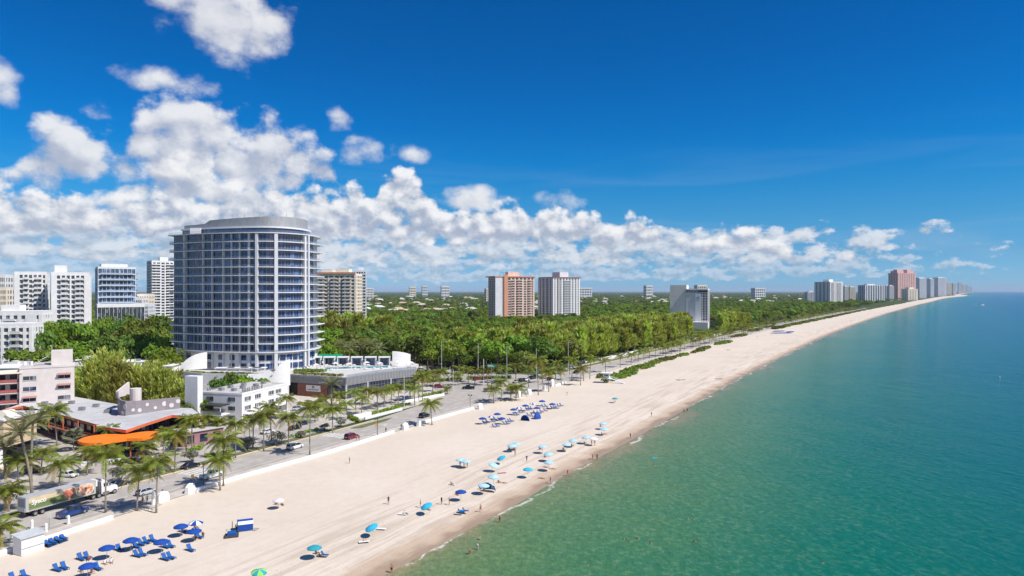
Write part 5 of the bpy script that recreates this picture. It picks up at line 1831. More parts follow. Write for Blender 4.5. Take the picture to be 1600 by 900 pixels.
# ---- pale pink flats in front left
def build_pink():
    d = 236.0
    X1 = (116 - 800) / FPX * d
    o = thing('apartment_block', 'pale pink stucco flats with red awnings and red balcony rails', 'building', (X1, d, 0), .56)
    H = 19.0
    w = 15.4
    MB().box((-w / 2, 6, H / 2), (w, 12, H)).build('wall', M_PINKB, o)
    MB().box((-w / 2, 6, H + .25), (w + .3, 12.3, .5)).build('parapet', M_PINKB, o)
    MB().box((-w / 2, 6, H + .52), (w - .5, 11.5, .06)).build('roof', M_ROOF, o)
    for k in range(4):
        z = H - 3.2 - k * 3.6
        for (x, ww, aw) in ((-12.6, 3.6, k in (2, 3)), (-2.9, 3.6, k in (0, 1))):
            wn = MB(); wn.cur = 0; wn.box((x, -.02, z), (ww, .16, 1.3)); wn.cur = 1
            wn.box((x, -.09, z - .72), (ww + .3, .2, .14)); wn.box((x, -.07, z), (.1, .16, 1.3))
            wn.build('window', [M_GLASS if (k + int(x)) % 3 else M_GLASSG, M_PINKB], o)
            if aw:
                MB().add([(x - ww / 2 - .2, -.05, z + 1.2), (x + ww / 2 + .2, -.05, z + 1.2), (x + ww / 2 + .2, -1.1, z + .75), (x - ww / 2 - .2, -1.1, z + .75), (x - ww / 2 - .2, -1.1, z + .6), (x + ww / 2 + .2, -1.1, z + .6)], [(0, 1, 2, 3), (3, 2, 5, 4)]).build('awning', mat('dusty_red_awning', (.36, .19, .165), .8, .15, 1), o)
    # stair tower on the roof
    MB().box((-3.6, 6, H + 2.8), (6.2, 6, 5.2)).build('stair_tower', M_PINKB, o)
    st = MB()
    for k in range(9):
        st.box((-12 + k * .6, 5.4, H + .6 + k * .42), (.7, 1.4, .16))
    st.build('roof_stair', M_PINKB, o)
    for k in range(3):
        MB().box((-16 + k * 1.8, 8, H + 1.0), (.7, .7, 1.6)).build('vent', M_WHITE, o)
    # balcony wing at left
    MB().box((-w - 7, 9, H / 2 - .7), (14, 9, H - 1.4)).build('wing_wall', M_PINKB, o)
    MB().box((-w - 6.6, 4.2, H - 1.2), (14.6, 9, .5)).build('wing_roof', M_CREAM, o)
    for k in range(5):
        z = H - 4.7 - k * 3.4
        f = MB().box((-w - 6.6, 2.9, z), (14.4, 3.6, .3)).build('balcony', M_PINKB, o)
        rl = MB(); rl.box((-w - 6.6, 1.15, z + .7), (14.4, .1, .9)); rl.box((-w - 6.6, 1.12, z + 1.2), (14.4, .14, .1))
        rl.build('railing', M_REDM, f)
        for q in range(4):
            MB().box((-w - 1.8 - q * 3.4, 4.45, z + 1.4), (2.1, .12, 2.3)).build('window', M_GLASS, o)
    for q in range(3):
        MB().box((-w - .5 - q * 6.6, 1.3, H / 2 - .8), (.35, .35, H - 1.6)).build('post', M_PINKB, o)


build_pink()


# ---- low roofs between the towers
LOW = [(97, 500, 520, 26, 14, 6, M_WHITE), (130, 516, 430, 30, 14, 6, M_GREYW), (195, 512, 445, 44, 16, 6, M_WHITE), (165, 520, 405, 26, 12, 5, M_WHITE), (85, 545, 330, 28, 16, 7, M_WHITE), (20, 560, 300, 40, 18, 8, M_WHITE), (60, 553, 318, 22, 12, 6, M_CREAM), (205, 545, 322, 24, 12, 6, M_WHITE), (235, 552, 305, 22, 12, 5, M_WHITE), (135, 556, 306, 26, 14, 6, M_WHITE),
       (180, 538, 345, 24, 10, 6, M_WHITE2), (245, 530, 352, 26, 10, 5, M_CREAM), (100, 530, 362, 22, 12, 6, M_GREYW), (110, 565, 282, 16, 10, 6, M_WHITE), (225, 516, 420, 30, 12, 5, M_WHITE), (20, 575, 270, 30, 14, 9, M_WHITE)]
LH_L = []
for i, (x, yt, d, w, dp, h, m) in enumerate(LOW):
    p = at(x, yt, d)
    o = thing('low_house', 'low flat roofed white house among the trees left of the tower', 'house', (p.x, d, 0), R.uniform(-.12, .12), 'low flat roofs left of the tower')
    LH_L.append(o)
    h = max(4.0, min(p.z, 12))
    MB().box((0, 0, h / 2), (w, dp, h)).build('wall', m, o)
    MB().box((0, 0, h + .15), (w + 1.2, dp + 1.2, .3)).build('roof', M_WHITE if i % 3 else M_ROOF, o)
    for k in range(int(w / 5)):
        MB().box((-w / 2 + 2.5 + k * 5, -dp / 2, h * .62), (2.2, .16, 1.3)).build('window', M_GLASSG, o)
    for k in range(2):
        MB().box((R.uniform(-w / 3, w / 3), R.uniform(-dp / 4, dp / 4), h + .8), (1.6, 1.4, 1.0)).build('air_conditioner', M_METAL, o)

number_from_left(LH_L, '%s low flat roofed house from the left among the trees left of the tower')
# ---- houses of the inland suburbs
HM = []
for i, (wl, rf) in enumerate(((M_WHITE, M_WHITE), (M_CREAM, mat('sand_tile_roof', (.60, .42, .30), .9, .1, .5)), (M_WHITE, M_ROOF), (M_WHITE2, mat('pale_tile_roof', (.55, .46, .38), .9, .1, .5)))):
    mb = MB(); mb.cur = 0; mb.box((0, 0, 2.2), (16, 11, 4.4)); mb.box((6.5, -6.5, 1.8), (6, 5, 3.6))
    mb.cur = 1
    mb.add([(-8.7, -6.2, 4.4), (8.7, -6.2, 4.4), (8.7, 6.2, 4.4), (-8.7, 6.2, 4.4), (-4, 0, 7.0), (4, 0, 7.0)], [(0, 1, 5, 4), (1, 2, 5), (2, 3, 4, 5), (3, 0, 4), (3, 2, 1, 0)])
    mb.cur = 2
    for k in range(3):
        mb.box((-5 + k * 4, -5.5, 2.4), (1.8, .14, 1.5))
    HM.append(mb.mesh('house', [wl, rf, M_GLASSG]))
rgh = random.Random(99)
cnt = 0
while cnt < 290:
    y = 1180 * math.exp(rgh.random() ** 1.5 * math.log(4.6))
    x = y * rgh.uniform(-.42, .62)
    if x > float(XW(y)) - 120 or (y < 2150 and x > .09 * y):
        continue
    cnt += 1
    s = rgh.uniform(.7, 1.25)
    h = inst('house', HM[cnt % 4], None, (x, y, 1.5), (0, 0, rgh.uniform(-.4, .4)), (s * 1.3, s * 1.2, s * (1.0 + y / 9000)))
    tag(h, 'small pale house among the trees of the far suburbs', 'house', 'houses of the far suburbs')

# ---- the white three storey hotel by the road
def build_white_hotel():
    Cn = G(378, 662); E = G(438, 644)
    d = E - Cn; a = math.atan2(d.y, d.x); L = 27.5
    o = thing('small_hotel', 'white three storey hotel with flat roof beside the beach road', 'hotel', Cn, a)
    H, W_ = 9.7, 17.0
    MB().box((L / 2, W_ / 2, H / 2), (L, W_, H)).build('wall', M_WHITE, o)
    MB().box((L / 2, W_ / 2, H + .3), (L + .2, W_ + .2, .6)).build('parapet', M_WHITE, o)
    MB().box((L / 2, W_ / 2, H + .62), (L - .6, W_ - .6, .06)).build('roof', M_ROOF, o)
    mf = mat('dark_frame', (.10, .10, .11), .5)
    for fl in range(3):
        z = 1.9 + fl * 3.1
        for k, x in enumerate((3.2, 9.0, 17.0, 21.5)):
            w = MB(); w.cur = 0; w.box((x, -.02, z), (3.4, .18, 1.35)); w.cur = 1
            for q in (-1.13, 0, 1.13): w.box((x + q, -.1, z), (.12, .16, 1.35))
            w.box((x, -.11, z - .75), (3.7, .24, .14))
            w.build('window', [M_GLASSG, M_WHITE], o)
    # shaded left face: window columns and awning terrace
    for fl in range(3):
        z = 1.9 + fl * 3.1
        for y in (4, 12.5):
            MB().box((-.02, y, z), (.18, 2.6, 1.4)).build('window', M_GLASSG, o)
    MB().box((-2.6, 9, 6.5), (4.6, 9, .35)).build('awning', M_DARKM, o)
    for y in (5, 13): MB().tube([(-4.6, y, 0), (-4.6, y, 6.4)], .12, 6).build('post', M_WHITE, o)
    MB().box((-2.6, 9, 3.4), (4.6, 9, .3)).build('terrace', M_WHITE2, o)
    MB().box((-4.8, 9, 4.1), (.1, 9, 1.0)).build('railing', M_METAL, o)
    MB().box((-5, 15, 8.2), (2.6, 5.0, 16.4)).build('lift_tower', M_WHITE, o)
    # roof letters facing the road
    lt = MB()
    for k in range(9):
        x = 1.0 + k * 1.35
        lt.box((x, .6, H + 1.35), (.16, .16, 1.3))
        if k % 4 != 3: lt.box((x + .6, .6, H + 1.35), (.16, .16, 1.3))
        if k % 2 == 0: lt.box((x + .3, .6, H + 1.9), (.6, .16, .16))
        lt.box((x + .3, .6, H + 1.35), (.6, .16, .16))
    lt.build('roof_letters', mf, o)
    lt = MB()
    for k in range(6):
        x = 2 + k * 1.3
        lt.box((x, W_ - 2, H + 1.2), (.7, .16, .16)); lt.box((x - .3, W_ - 2, H + 1.2), (.16, .16, 1.1)); lt.box((x + .3, W_ - 2, H + .9), (.16, .16, .6))
    lt.build('roof_letters', mf, o)
    MB().box((13.5, -1.2, 3.2), (26, 2.2, .25)).build('canopy', M_WHITE, o)
    for k in range(7):
        MB().box((4 + (k % 4) * 6.2, 6 + (k // 4) * 5 + (k % 2), H + 1.1), (1.7, 1.3, 1.0)).build('air_conditioner', M_METAL, o)
    MB().tube([(4, 4, H + .8), (24, 4.4, H + .8)], .12, 6).build('duct', M_SLAB, o)


build_white_hotel()


# ---- the motel: two storey wing, folded roof with orange edge, curved parapet, orange canopy
def build_motel():
    m_or = mat('orange_fascia', (.60, .145, .055), .7, .08, 1)
    m_rf = mat('motel_roof', (.50, .49, .485), .95, .12, .25, .25, 3, wear=.3)
    m_wd = mat('dark_red_wood', (.105, .040, .032), .8, .25, 1.5)
    m_pu = mat('mauve_stucco', (.255, .225, .235), .85, .08, .5)
    O = G(150, 712)
    o = thing('motel', 'two storey motel with grey folded roof and orange fascia', 'motel', O)
    z = 7.2
    T = lambda px, py, zz: tuple(G(px, py, zz) - O)
    # left wing: roof slab
    def slab(poly, th, nm='roof'):
        n = len(poly)
        top = [Vector(p) for p in poly]; bot = [p - Vector((0, 0, th)) for p in top]
        MB().add(top, [tuple(range(n))]).build(nm, m_rf, o)
        MB().add(bot, [tuple(range(n - 1, -1, -1))]).build('soffit', m_wd, o)
        f = MB()
        for i in range(n):
            j = (i + 1) % n
            f.add([top[i] + Vector((0, 0, .03)), top[j] + Vector((0, 0, .03)), bot[j], bot[i]], [(0, 3, 2, 1)])
        f.build('fascia', m_or, o)
    # counter-clockwise seen from above
    slab([T(2, 641, z), T(36, 634, z), T(92, 647, z), T(150, 663, z), T(186, 660, z), T(186, 632, z), T(118, 620, z), T(60, 622, z)], .75)
    slab([T(150, 665.5, 7.3), T(197, 672, 7.0), T(232, 660, 7.5), T(268, 648.5, 8.2), T(318, 651, 7.6), T(300, 638, 7.9), T(250, 636, 7.8), T(186, 648, 7.5)], .8)
    for (px_, py_) in ((70, 632), (92, 636), (112, 631), (128, 641), (150, 636), (60, 627), (168, 645)):
        q_ = T(px_, py_, z)
        MB().box((q_[0], q_[1], z + .55), (1.6, 1.3, 1.0)).build('roof_vent', M_METAL, o)
    # body of the wing under the roof
    wl = [T(8, 646, 6.4), T(40, 640, 6.4), T(150, 667, 6.4), T(182, 662, 6.4), T(182, 640, 6.4), T(118, 626, 6.4)]
    MB().prism([(p[0], p[1] + 2.4) for p in wl], -.2, 6.3).build('wall', m_wd, o)
    # galleries: floor slab, rail, doors and windows of the upper and lower storey
    a = Vector(T(38, 640, 6.4)); b = Vector(T(150, 668, 6.4))
    d = (b - a).normalized(); n_ = Vector((d.y, -d.x, 0)); L = (b - a).length
    ang_ = math.atan2(d.y, d.x)
    for zz in (.2, 3.2):
        MB().box((L / 2, 0, 0), (L, 2.6, .3)).build('gallery', mat('orange_brown', (.30, .11, .07), .8), o, (a.x, a.y + 1.0, zz), ang_)
        rl = MB()
        rl.box((L / 2, -1.2, 1.15), (L, .08, .1)); rl.box((L / 2, -1.2, .55), (L, .06, .06))
        for k in range(int(L / 2.2)):
            rl.box((k * 2.2 + .5, -1.2, .65), (.08, .08, 1.1))
        rl.build('gallery_rail', m_or if zz > 2 else M_DARKM, o, (a.x, a.y + 1.0, zz), ang_)
        for k in range(int(L / 4.4)):
            MB().box((2.4 + k * 4.4, 1.28, 1.4), (2.4, .2, 2.0)).build('window', M_GLASSG, o, (a.x, a.y + 1.0, zz), ang_)
    for k in range(6):
        MB().box((L * k / 5, -1.1, 3.9), (.22, .22, 6.4)).build('post', m_or, o, (a.x, a.y + 1.0, 0), ang_)
    # lobby under the right roof: dark glass between red posts
    lb = [T(158, 670, 6.2), T(196, 676, 6.2), T(232, 665, 6.2), T(268, 655, 6.2), T(306, 656, 6.2), T(290, 644, 6.2), T(240, 645, 6.2)]
    MB().prism([(p[0], p[1] + 2.2) for p in lb], -.2, 6.3).build('lobby_glazing', M_GLASS, o)
    for i in range(4):
        p, q = Vector(lb[i]), Vector(lb[i + 1])
        for k in range(4):
            c = p.lerp(q, k / 4)
            MB().box((c.x, c.y + 1.9, 3.1), (.3, .3, 6.2)).build('post', m_wd, o)
        c = (p + q) / 2; dd = q - p
        MB().box((0, 0, 0), (dd.length, .3, .5)).build('transom', m_wd, o, (c.x, c.y + 1.9, 3.6), math.atan2(dd.y, dd.x))
    # curved mauve parapet with white discs
    pl = []
    for k in range(9):
        t = k / 8
        x = 183 + (280 - 183) * max(0, (t - .25) / .75) if t > .25 else 183
        y = 660 - 24 * min(1, t / .25) if t <= .25 else 0
        pl.append(t)
    front = [T(183.5, 641, z), T(184, 647, z), T(188, 650.5, z), T(196, 651.5, z), T(212, 650, z), T(236, 646.5, z), T(258, 643.5, z), T(280, 641.5, z)]
    hgt = [6.0, 5.2, 4.9, 4.7, 4.5, 4.3, 4.2, 4.2]
    mb = MB(); k = len(front)
    fv = [Vector(p) for p in front]
    mb.add([v for v in fv] + [v + Vector((0, 0, h)) for v, h in zip(fv, hgt)] + [v + Vector((0, .7, h)) for v, h in zip(fv, hgt)] + [v + Vector((0, .7, 0)) for v in fv],
           [(i, i + 1, k + i + 1, k + i) for i in range(k - 1)] + [(k + i, k + i + 1, 2 * k + i + 1, 2 * k + i) for i in range(k - 1)] + [(2 * k + i, 2 * k + i + 1, 3 * k + i + 1, 3 * k + i) for i in range(k - 1)] + [(k - 1, 4 * k - 1, 3 * k - 1, 2 * k - 1), (0, k, 2 * k, 3 * k)])
    pw_ = mb.build('parapet_wall', m_pu, o)
    rgd = random.Random(3)
    seg = [(fv[i], fv[i + 1], hgt[i]) for i in range(k - 1)]
    for (i, t, zz, r) in ((0, .6, 2.0, .75), (1, .55, 3.4, .55), (2, .5, 1.2, .6), (2, .9, 3.0, .8), (3, .75, 1.9, .5), (4, .25, 1.6, .6), (4, .75, 3.0, .5), (5, .3, 1.7, .5), (5, .95, 2.6, .75), (6, .45, 1.9, .7), (6, .92, 3.0, .65)):
        p, q, h = seg[i]
        c = p.lerp(q, t); dd = (q - p).normalized(); nn = Vector((dd.y, -dd.x, 0))
        vs = [c + nn * .06 + Vector((0, 0, zz)) + dd * r * math.cos(u * PI / 8) + Vector((0, 0, r * math.sin(u * PI / 8))) for u in range(16)]
        vs2 = [v - nn * .08 for v in vs]
        MB().add(vs + vs2, [tuple(range(16))] + [(u, 16 + u, 16 + (u + 1) % 16, (u + 1) % 16) for u in range(16)]).build('disc', mat('disc_white', (.62, .58, .58), .7), pw_)
    p = fv[0]
    MB().add([p + Vector((0, .2, 4)), p + Vector((.5, 6, 4.0)), p + Vector((.5, 6, 8.2)), p + Vector((0, .2, 6))] + [p + Vector((-.6, .2, 4)), p + Vector((-.1, 6, 4.0)), p + Vector((-.1, 6, 8.2)), p + Vector((-.6, .2, 6))], [(0, 1, 2, 3), (7, 6, 5, 4), (3, 2, 6, 7), (0, 4, 5, 1), (1, 5, 6, 2), (0, 3, 7, 4)]).build('fin', M_PINKB, o)
    MB().tube([p + Vector((3.6, 4, 0)), p + Vector((3.6, 4, 6.4))], 1.7, 14).build('water_tank', M_PINKB, o)
    # ---- orange peanut-shaped canopy
    cz = 5.6
    l1, l2 = G(157, 686, cz), G(222, 680.5, cz)
    cn = thing('porte_cochere', 'bright orange peanut shaped canopy in front of the motel', 'canopy', (l1 + l2) / 2 * Vector((1, 1, 0)) if False else ((l1.x + l2.x) / 2, (l1.y + l2.y) / 2, 0))
    c0 = Vector(cn.location)
    ax = (l2 - l1); ax.z = 0; La = ax.length; ax.normalize(); ay = Vector((-ax.y, ax.x, 0))
    out = []
    N = 48
    for k in range(N):
        t = 2 * PI * k / N
        x = math.cos(t) * (La / 2 + 5.2)
        yv = 5.8 if x < 0 else 5.0
        w = yv * (1 - .38 * math.exp(-((x - .5) / 3.2) ** 2))
        lim = math.sqrt(max(0, 1 - (max(0, abs(x) - La / 2 + .6) / 5.8) ** 2))
        s = math.sin(t)
        y = math.copysign(min(1, abs(s) * 2.2) * w * lim, s) if abs(s) > 1e-6 else 0
        q = ax * x + ay * (y + (x / (La / 2)) * .0)
        out.append((q.x, q.y))
    mc = mat('orange_canvas', (.92, .21, .005), .6, .06, .6)
    MB().prism(out, cz - .55, cz + .2).build('canopy', mc, cn)
    MB().prism([(x * .93, y * .93) for x, y in out], cz - .80, cz - .56).build('soffit', m_wd, cn)
    for s in (-1, -.35, .45, 1):
        for w in (-2.2, 2.4):
            q = ax * (s * La / 2) + ay * w
            MB().tube([(q.x, q.y, -.2), (q.x, q.y, cz - .5)], .16, 7).build('column', m_or, cn)
    MB().box((0, 0, .5), (La + 8, .25, 1.0)).build('low_wall', M_WHITE2, cn, (-ay.x * 4.5, -ay.y * 4.5, 0), math.atan2(ax.y, ax.x))
    # stairs with railing at the right
    st = thing('stair_ramp', 'grey railed stair ramp at the right end of the orange canopy', 'stairs', G(240, 700), math.radians(-28))
    for k in range(8):
        MB().box((k * .62, 0, 1.6 - k * .2), (.64, 3.0, .2)).build('step', M_WALK, st)
    for s in (-1.45, 1.45):
        r_ = MB(); r_.tube([(0, s, 2.7), (5, s, 1.1)], .05, 5)
        for k in range(5): r_.tube([(k * 1.2, s, 1.5 - k * .38), (k * 1.2, s, 2.7 - k * .38)], .04, 5)
        r_.build('railing', M_WHITE, st)
    # forecourt drive
    fc = [G(120, 735), G(175, 742), G(262, 733), G(300, 710), G(250, 700), G(170, 716), G(120, 712)]
    f = MB().add([(p.x, p.y, .02) for p in fc], [tuple(range(len(fc)))]).build('driveway', M_ASPH2); f['kind'] = 'structure'
    hedge('green hedge below the orange canopy', G(176, 726), G(226, 722), 2.4, 1.3, LF_A, .45)
    hedge('green hedge beside the motel stair', G(296, 708), G(318, 700), 2.2, 1.4, LF_A, .45)


build_motel()


# ---- yellow stucco building with white columns at the left edge
def build_yellow():
    p = G(-4, 738)
    o = thing('stucco_arcade', 'yellow stucco building with white columns behind the date palms', 'building', p)
    m = mat('yellow_stucco', (.62, .48, .30), .85, .08, .5, wear=.15)
    MB().box((-9, 8, 9), (18, 12, 7)).build('upper_wall', m, o)
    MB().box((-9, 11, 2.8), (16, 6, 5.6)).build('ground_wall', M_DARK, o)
    MB().box((-9, 8, 12.6), (19, 13, .5)).build('cornice', M_WHITE, o)
    MB().box((-9, 8, 12.9), (17, 11, .2)).build('roof', M_ROOF, o)
    for k in range(3):
        MB().tube([(-1.2 - k * 6, 2.2, -.1), (-1.2 - k * 6, 2.2, 5.5)], .75, 12).build('column', M_WHITE, o)
        MB().box((-1.2 - k * 6, 2.2, .4), (2.2, 2.2, .8)).build('plinth', m, o)
    for k in range(3):
        MB().box((-3 - k * 5, 1.9, 10), (2.2, .3, 2.6)).build('window', M_GLASSG, o)
    for k in range(3):
        MB().tube([(-2 - k * 5, 4, 13), (-2 - k * 5, 7.5, 13)], 1.5, 12).build('barrel_vent', M_CREAM, o)


build_yellow()
# small roadside buildings
def kiosk_buildings():
    p = G(340, 690)
    o = thing('cafe_terrace', 'low cafe terrace with mauve wall left of the white hotel', 'cafe', p, .9)
    MB().box((-4, 4, 2.0), (12, 7, 4.0)).build('wall', mat('mauve_wall', (.30, .16, .17), .85, .1, .6), o)
    MB().box((-4, 4, 4.1), (13, 8, .25)).build('roof', M_ROOF, o)
    for k in range(3):
        MB().box((-8 + k * 4, .45, 1.9), (2.2, .2, 2.2)).build('window', M_GLASS, o)


kiosk_buildings()


# planting on the hotel forecourt and round the junction
FC_L = []
for i, (x, y, hy) in enumerate([(492, 660, 630), (506, 652, 624), (556, 641, 612), (590, 640, 612), (600, 636, 610), (641, 626, 598), (543, 655, 630), (565, 648, 622), (648, 633, 606), (676, 612, 590), (716, 596, 575), (732, 597, 577), (776, 598, 574), (668, 605, 583)]):
    p = G(x, y)
    FC_L.append(far_palm(p, (y - hy) * p.y / FPX, 'x', 'palms on the hotel forecourt and junction', i, size=1.05))
number_from_left(FC_L, '%s palm from the left on the hotel forecourt and junction')
for (a, b, w, h, lab) in ((G(495, 650), G(530, 640), 2.0, 1.2, 'low hedge on the hotel forecourt left of the glass corner'), (G(545, 652), G(560, 660), 2.0, 1.1, 'short hedge at the forecourt corner by the median'), (G(585, 647), G(640, 632), 1.6, 1.0, 'kerbside hedge along the long planter wall'), (G(655, 622), G(700, 611), 1.8, 1.2, 'hedge along the terrace wall at the street corner'),
                          (G(660, 598), G(720, 594), 3.0, 1.6, 'shrub row along the park edge left of the white mast'), (G(730, 593), G(800, 591), 3.0, 1.6, 'shrub row along the park edge right of the white mast'), (G(455, 684), G(500, 672), 1.6, 1.0, 'low hedge before the cars at the white hotel end'), (G(320, 716), G(365, 706), 1.6, 1.0, 'low hedge behind the verge by the black suv')):
    hedge(lab, a, b, w, h, LF_A, .5)
# ------------------------------------------------------------------ beach wall, gate monuments
M_WALLW = mat('wall_white', (.80, .79, .77), .8, .05, .5, wear=.08)


def beach_wall(y0, y1, label, h=.75, step=5.0, wave=.5):
    """low white wave wall along the sand: rounded coping, gentle swings"""
    ys = np.arange(y0, y1 + .01, step)
    prof = [(-.35, -.3), (-.35, h * .75), (-.26, h), (.26, h), (.35, h * .75), (.35, -.3)]
    rows = []
    p0 = wp(y0)
    for i, y in enumerate(ys):
        c = wp(y, wave * math.sin(y * .09)) - p0
        k = wdir(y); s = Vector((math.sin(k), -math.cos(k), 0))
        rows.append([c + s * a + Vector((0, 0, b)) for a, b in prof])
    n = len(prof)
    vs = [v for r in rows for v in r]
    fs = [(i * n + j, i * n + (j + 1) % n, (i + 1) * n + (j + 1) % n, (i + 1) * n + j) for i in range(len(rows) - 1) for j in range(n)]
    fs += [tuple(range(n)), tuple((len(rows) - 1) * n + j for j in range(n - 1, -1, -1))]
    o = MB().add(vs, fs).build('beach_wall', M_WALLW, None, p0)
    return tag(o, label, 'wall', 'white beach wall')


def ypx(x):
    """depth of the wall line below a place in the photograph"""
    lo, hi = 60.0, 900.0
    for _ in range(50):
        m = (lo + hi) / 2
        if 800 + float(XW(m)) / m * FPX < x: lo = m
        else: hi = m
    return lo


beach_wall(70, ypx(214), 'white beach wall beside the truck and the white hut')
beach_wall(ypx(303), ypx(632), 'long white beach wall past the white pickup and red car')
beach_wall(ypx(660), ypx(745), 'white beach wall between the gate blocks by the black car')
beach_wall(ypx(866), ypx(888), 'short white wall piece by the far beach entrance')


def scroll(x, y, h, label, rz=0.0, w=2.6):
    """white rounded entrance block: a low shell that curls up to one side"""
    p = G(x, y)
    o = thing('entrance_block', label, 'wall', p, wdir(p.y) + rz, 'white entrance blocks of the beach wall')
    n = 9
    pr = []
    for i in range(n + 1):
        t = i / n
        pr.append((-w / 2 + w * t, h * (.42 + .58 * math.sin(PI * (.16 + .62 * t)))))
    vs = [(a, -.55 - .25 * math.sin(PI * i / n), 0) for i, (a, b) in enumerate(pr)] + [(a * .92, -.32, b) for a, b in pr] + [(a * .92, .32, b) for a, b in pr] + [(a, .55, 0) for a, b in pr]
    m = n + 1
    fs = []
    for i in range(n):
        for q in range(3):
            fs.append((q * m + i, q * m + i + 1, (q + 1) * m + i + 1, (q + 1) * m + i))
    fs += [(0, m, 2 * m, 3 * m), (n, 3 * m + n, 2 * m + n, m + n)]
    MB().add(vs, fs).build('shell', M_WALLW, o)
    MB().tube([(w / 2 - .2, 0, -.1), (w / 2 - .2, 0, h * .62)], [.55, .42], 10).build('pillar', M_WALLW, o)
    return o


for (x, y, h, lab, r) in ((254, 783, 2.1, 'big white entrance block at the beach gate', 0), (297, 770, 2.1, 'white entrance block right of the beach gate', .3), (633, 671, 2.2, 'white entrance block left of the cyclist', 0), (655, 665, 2.2, 'white entrance block near the black car', .2),
                          (750, 639, 2.2, 'white entrance block with a bench by the lamp post', 0), (811, 621, 2.8, 'white entrance block beside the bushy palm', .2), (827, 616, 2.4, 'white entrance block behind the bushy palm', 0), (850, 610, 2.4, 'white entrance block between thin palms', .2), (863, 603, 3.2, 'farthest white entrance block at the far beach entrance', 0)):
    scroll(x, y, h, lab, r)


# ------------------------------------------------------------------ vehicles
M_TYRE = mat('tyre', (.016, .016, .017), .85, .2, 5)
M_RIM = mat('rim', (.42, .42, .43), .35, .1, 3, metal=.7)
M_LAMP = mat('headlamp', (.75, .75, .72), .15)
M_TAIL = mat('tail_lamp', (.45, .02, .02), .25)
M_CHROME = mat('chrome', (.5, .5, .5), .2, metal=.9)
M_CARGL = mat('car_glass', (.012, .015, .018), .06, spec=.8)


def paint(name, c, rough=.28):
    m = mat(name, c, rough, .04, 2)
    m.node_tree.nodes['Principled BSDF'].inputs['Coat Weight'].default_value = .5
    return m


def wheel_mesh(r, w):
    t = MB(); t.smooth = True
    t.tube([(0, -w / 2, 0), (0, -w / 2 + .03, 0), (0, w / 2 - .03, 0), (0, w / 2, 0)], [r * .93, r, r, r * .93], 16)
    return t.mesh('tyre', M_TYRE)


def rim_mesh(r, w):
    t = MB()
    t.tube([(0, -w / 2 - .015, 0), (0, w / 2 + .015, 0)], r * .60, 12)
    return t.mesh('rim', M_RIM)


WH = {}


def add_wheel(o, x, y, r, w):
    k = (r, w)
    if k not in WH:
        WH[k] = (wheel_mesh(r, w), rim_mesh(r, w))
    a = inst('wheel', WH[k][0], o, (x, y, r))
    inst('rim', WH[k][1], a)


def loft(secs, mb):
    """secs: (x, half width bottom, half width top, z bottom, z top); closed skin over cross-sections with a shoulder"""
    n = 8
    rows = []
    for (x, wb, wt, zb, zt) in secs:
        zm = zb + (zt - zb) * .62
        rows.append([(x, -wb * .94, zb), (x, -wb, zb + (zt - zb) * .25), (x, -(wb * .55 + wt * .45), zm), (x, -wt * .90, zt), (x, wt * .90, zt), (x, (wb * .55 + wt * .45), zm), (x, wb, zb + (zt - zb) * .25), (x, wb * .94, zb)])
    vs = [v for r in rows for v in r]
    fs = [(i * n + j, (i + 1) * n + j, (i + 1) * n + (j + 1) % n, i * n + (j + 1) % n) for i in range(len(rows) - 1) for j in range(n)]
    fs += [tuple(range(n)), tuple((len(rows) - 1) * n + j for j in range(n - 1, -1, -1))]
    mb.add(vs, fs)


SPECS = {  # length, width, body sections (x fraction, z top), cabin (x fractions rear foot, rear top, front top, front foot), roof z, belt z
    'sedan': dict(L=4.8, W=1.84, H=1.45, belt=.93, hood=.88, trunk=.95, cab=(.10, .27, .58, .74), r=.34),
    'hatch': dict(L=4.4, W=1.80, H=1.52, belt=.98, hood=.92, trunk=1.0, cab=(.01, .12, .56, .74), r=.34),
    'suv': dict(L=4.85, W=1.94, H=1.75, belt=1.12, hood=1.05, trunk=1.1, cab=(.01, .08, .58, .73), r=.38),
    'van': dict(L=5.1, W=1.98, H=1.78, belt=1.08, hood=1.02, trunk=1.06, cab=(.01, .06, .66, .84), r=.36),
    'pickup': dict(L=5.8, W=2.02, H=1.92, belt=1.22, hood=1.18, trunk=1.15, cab=(.38, .42, .64, .75), r=.41),
}


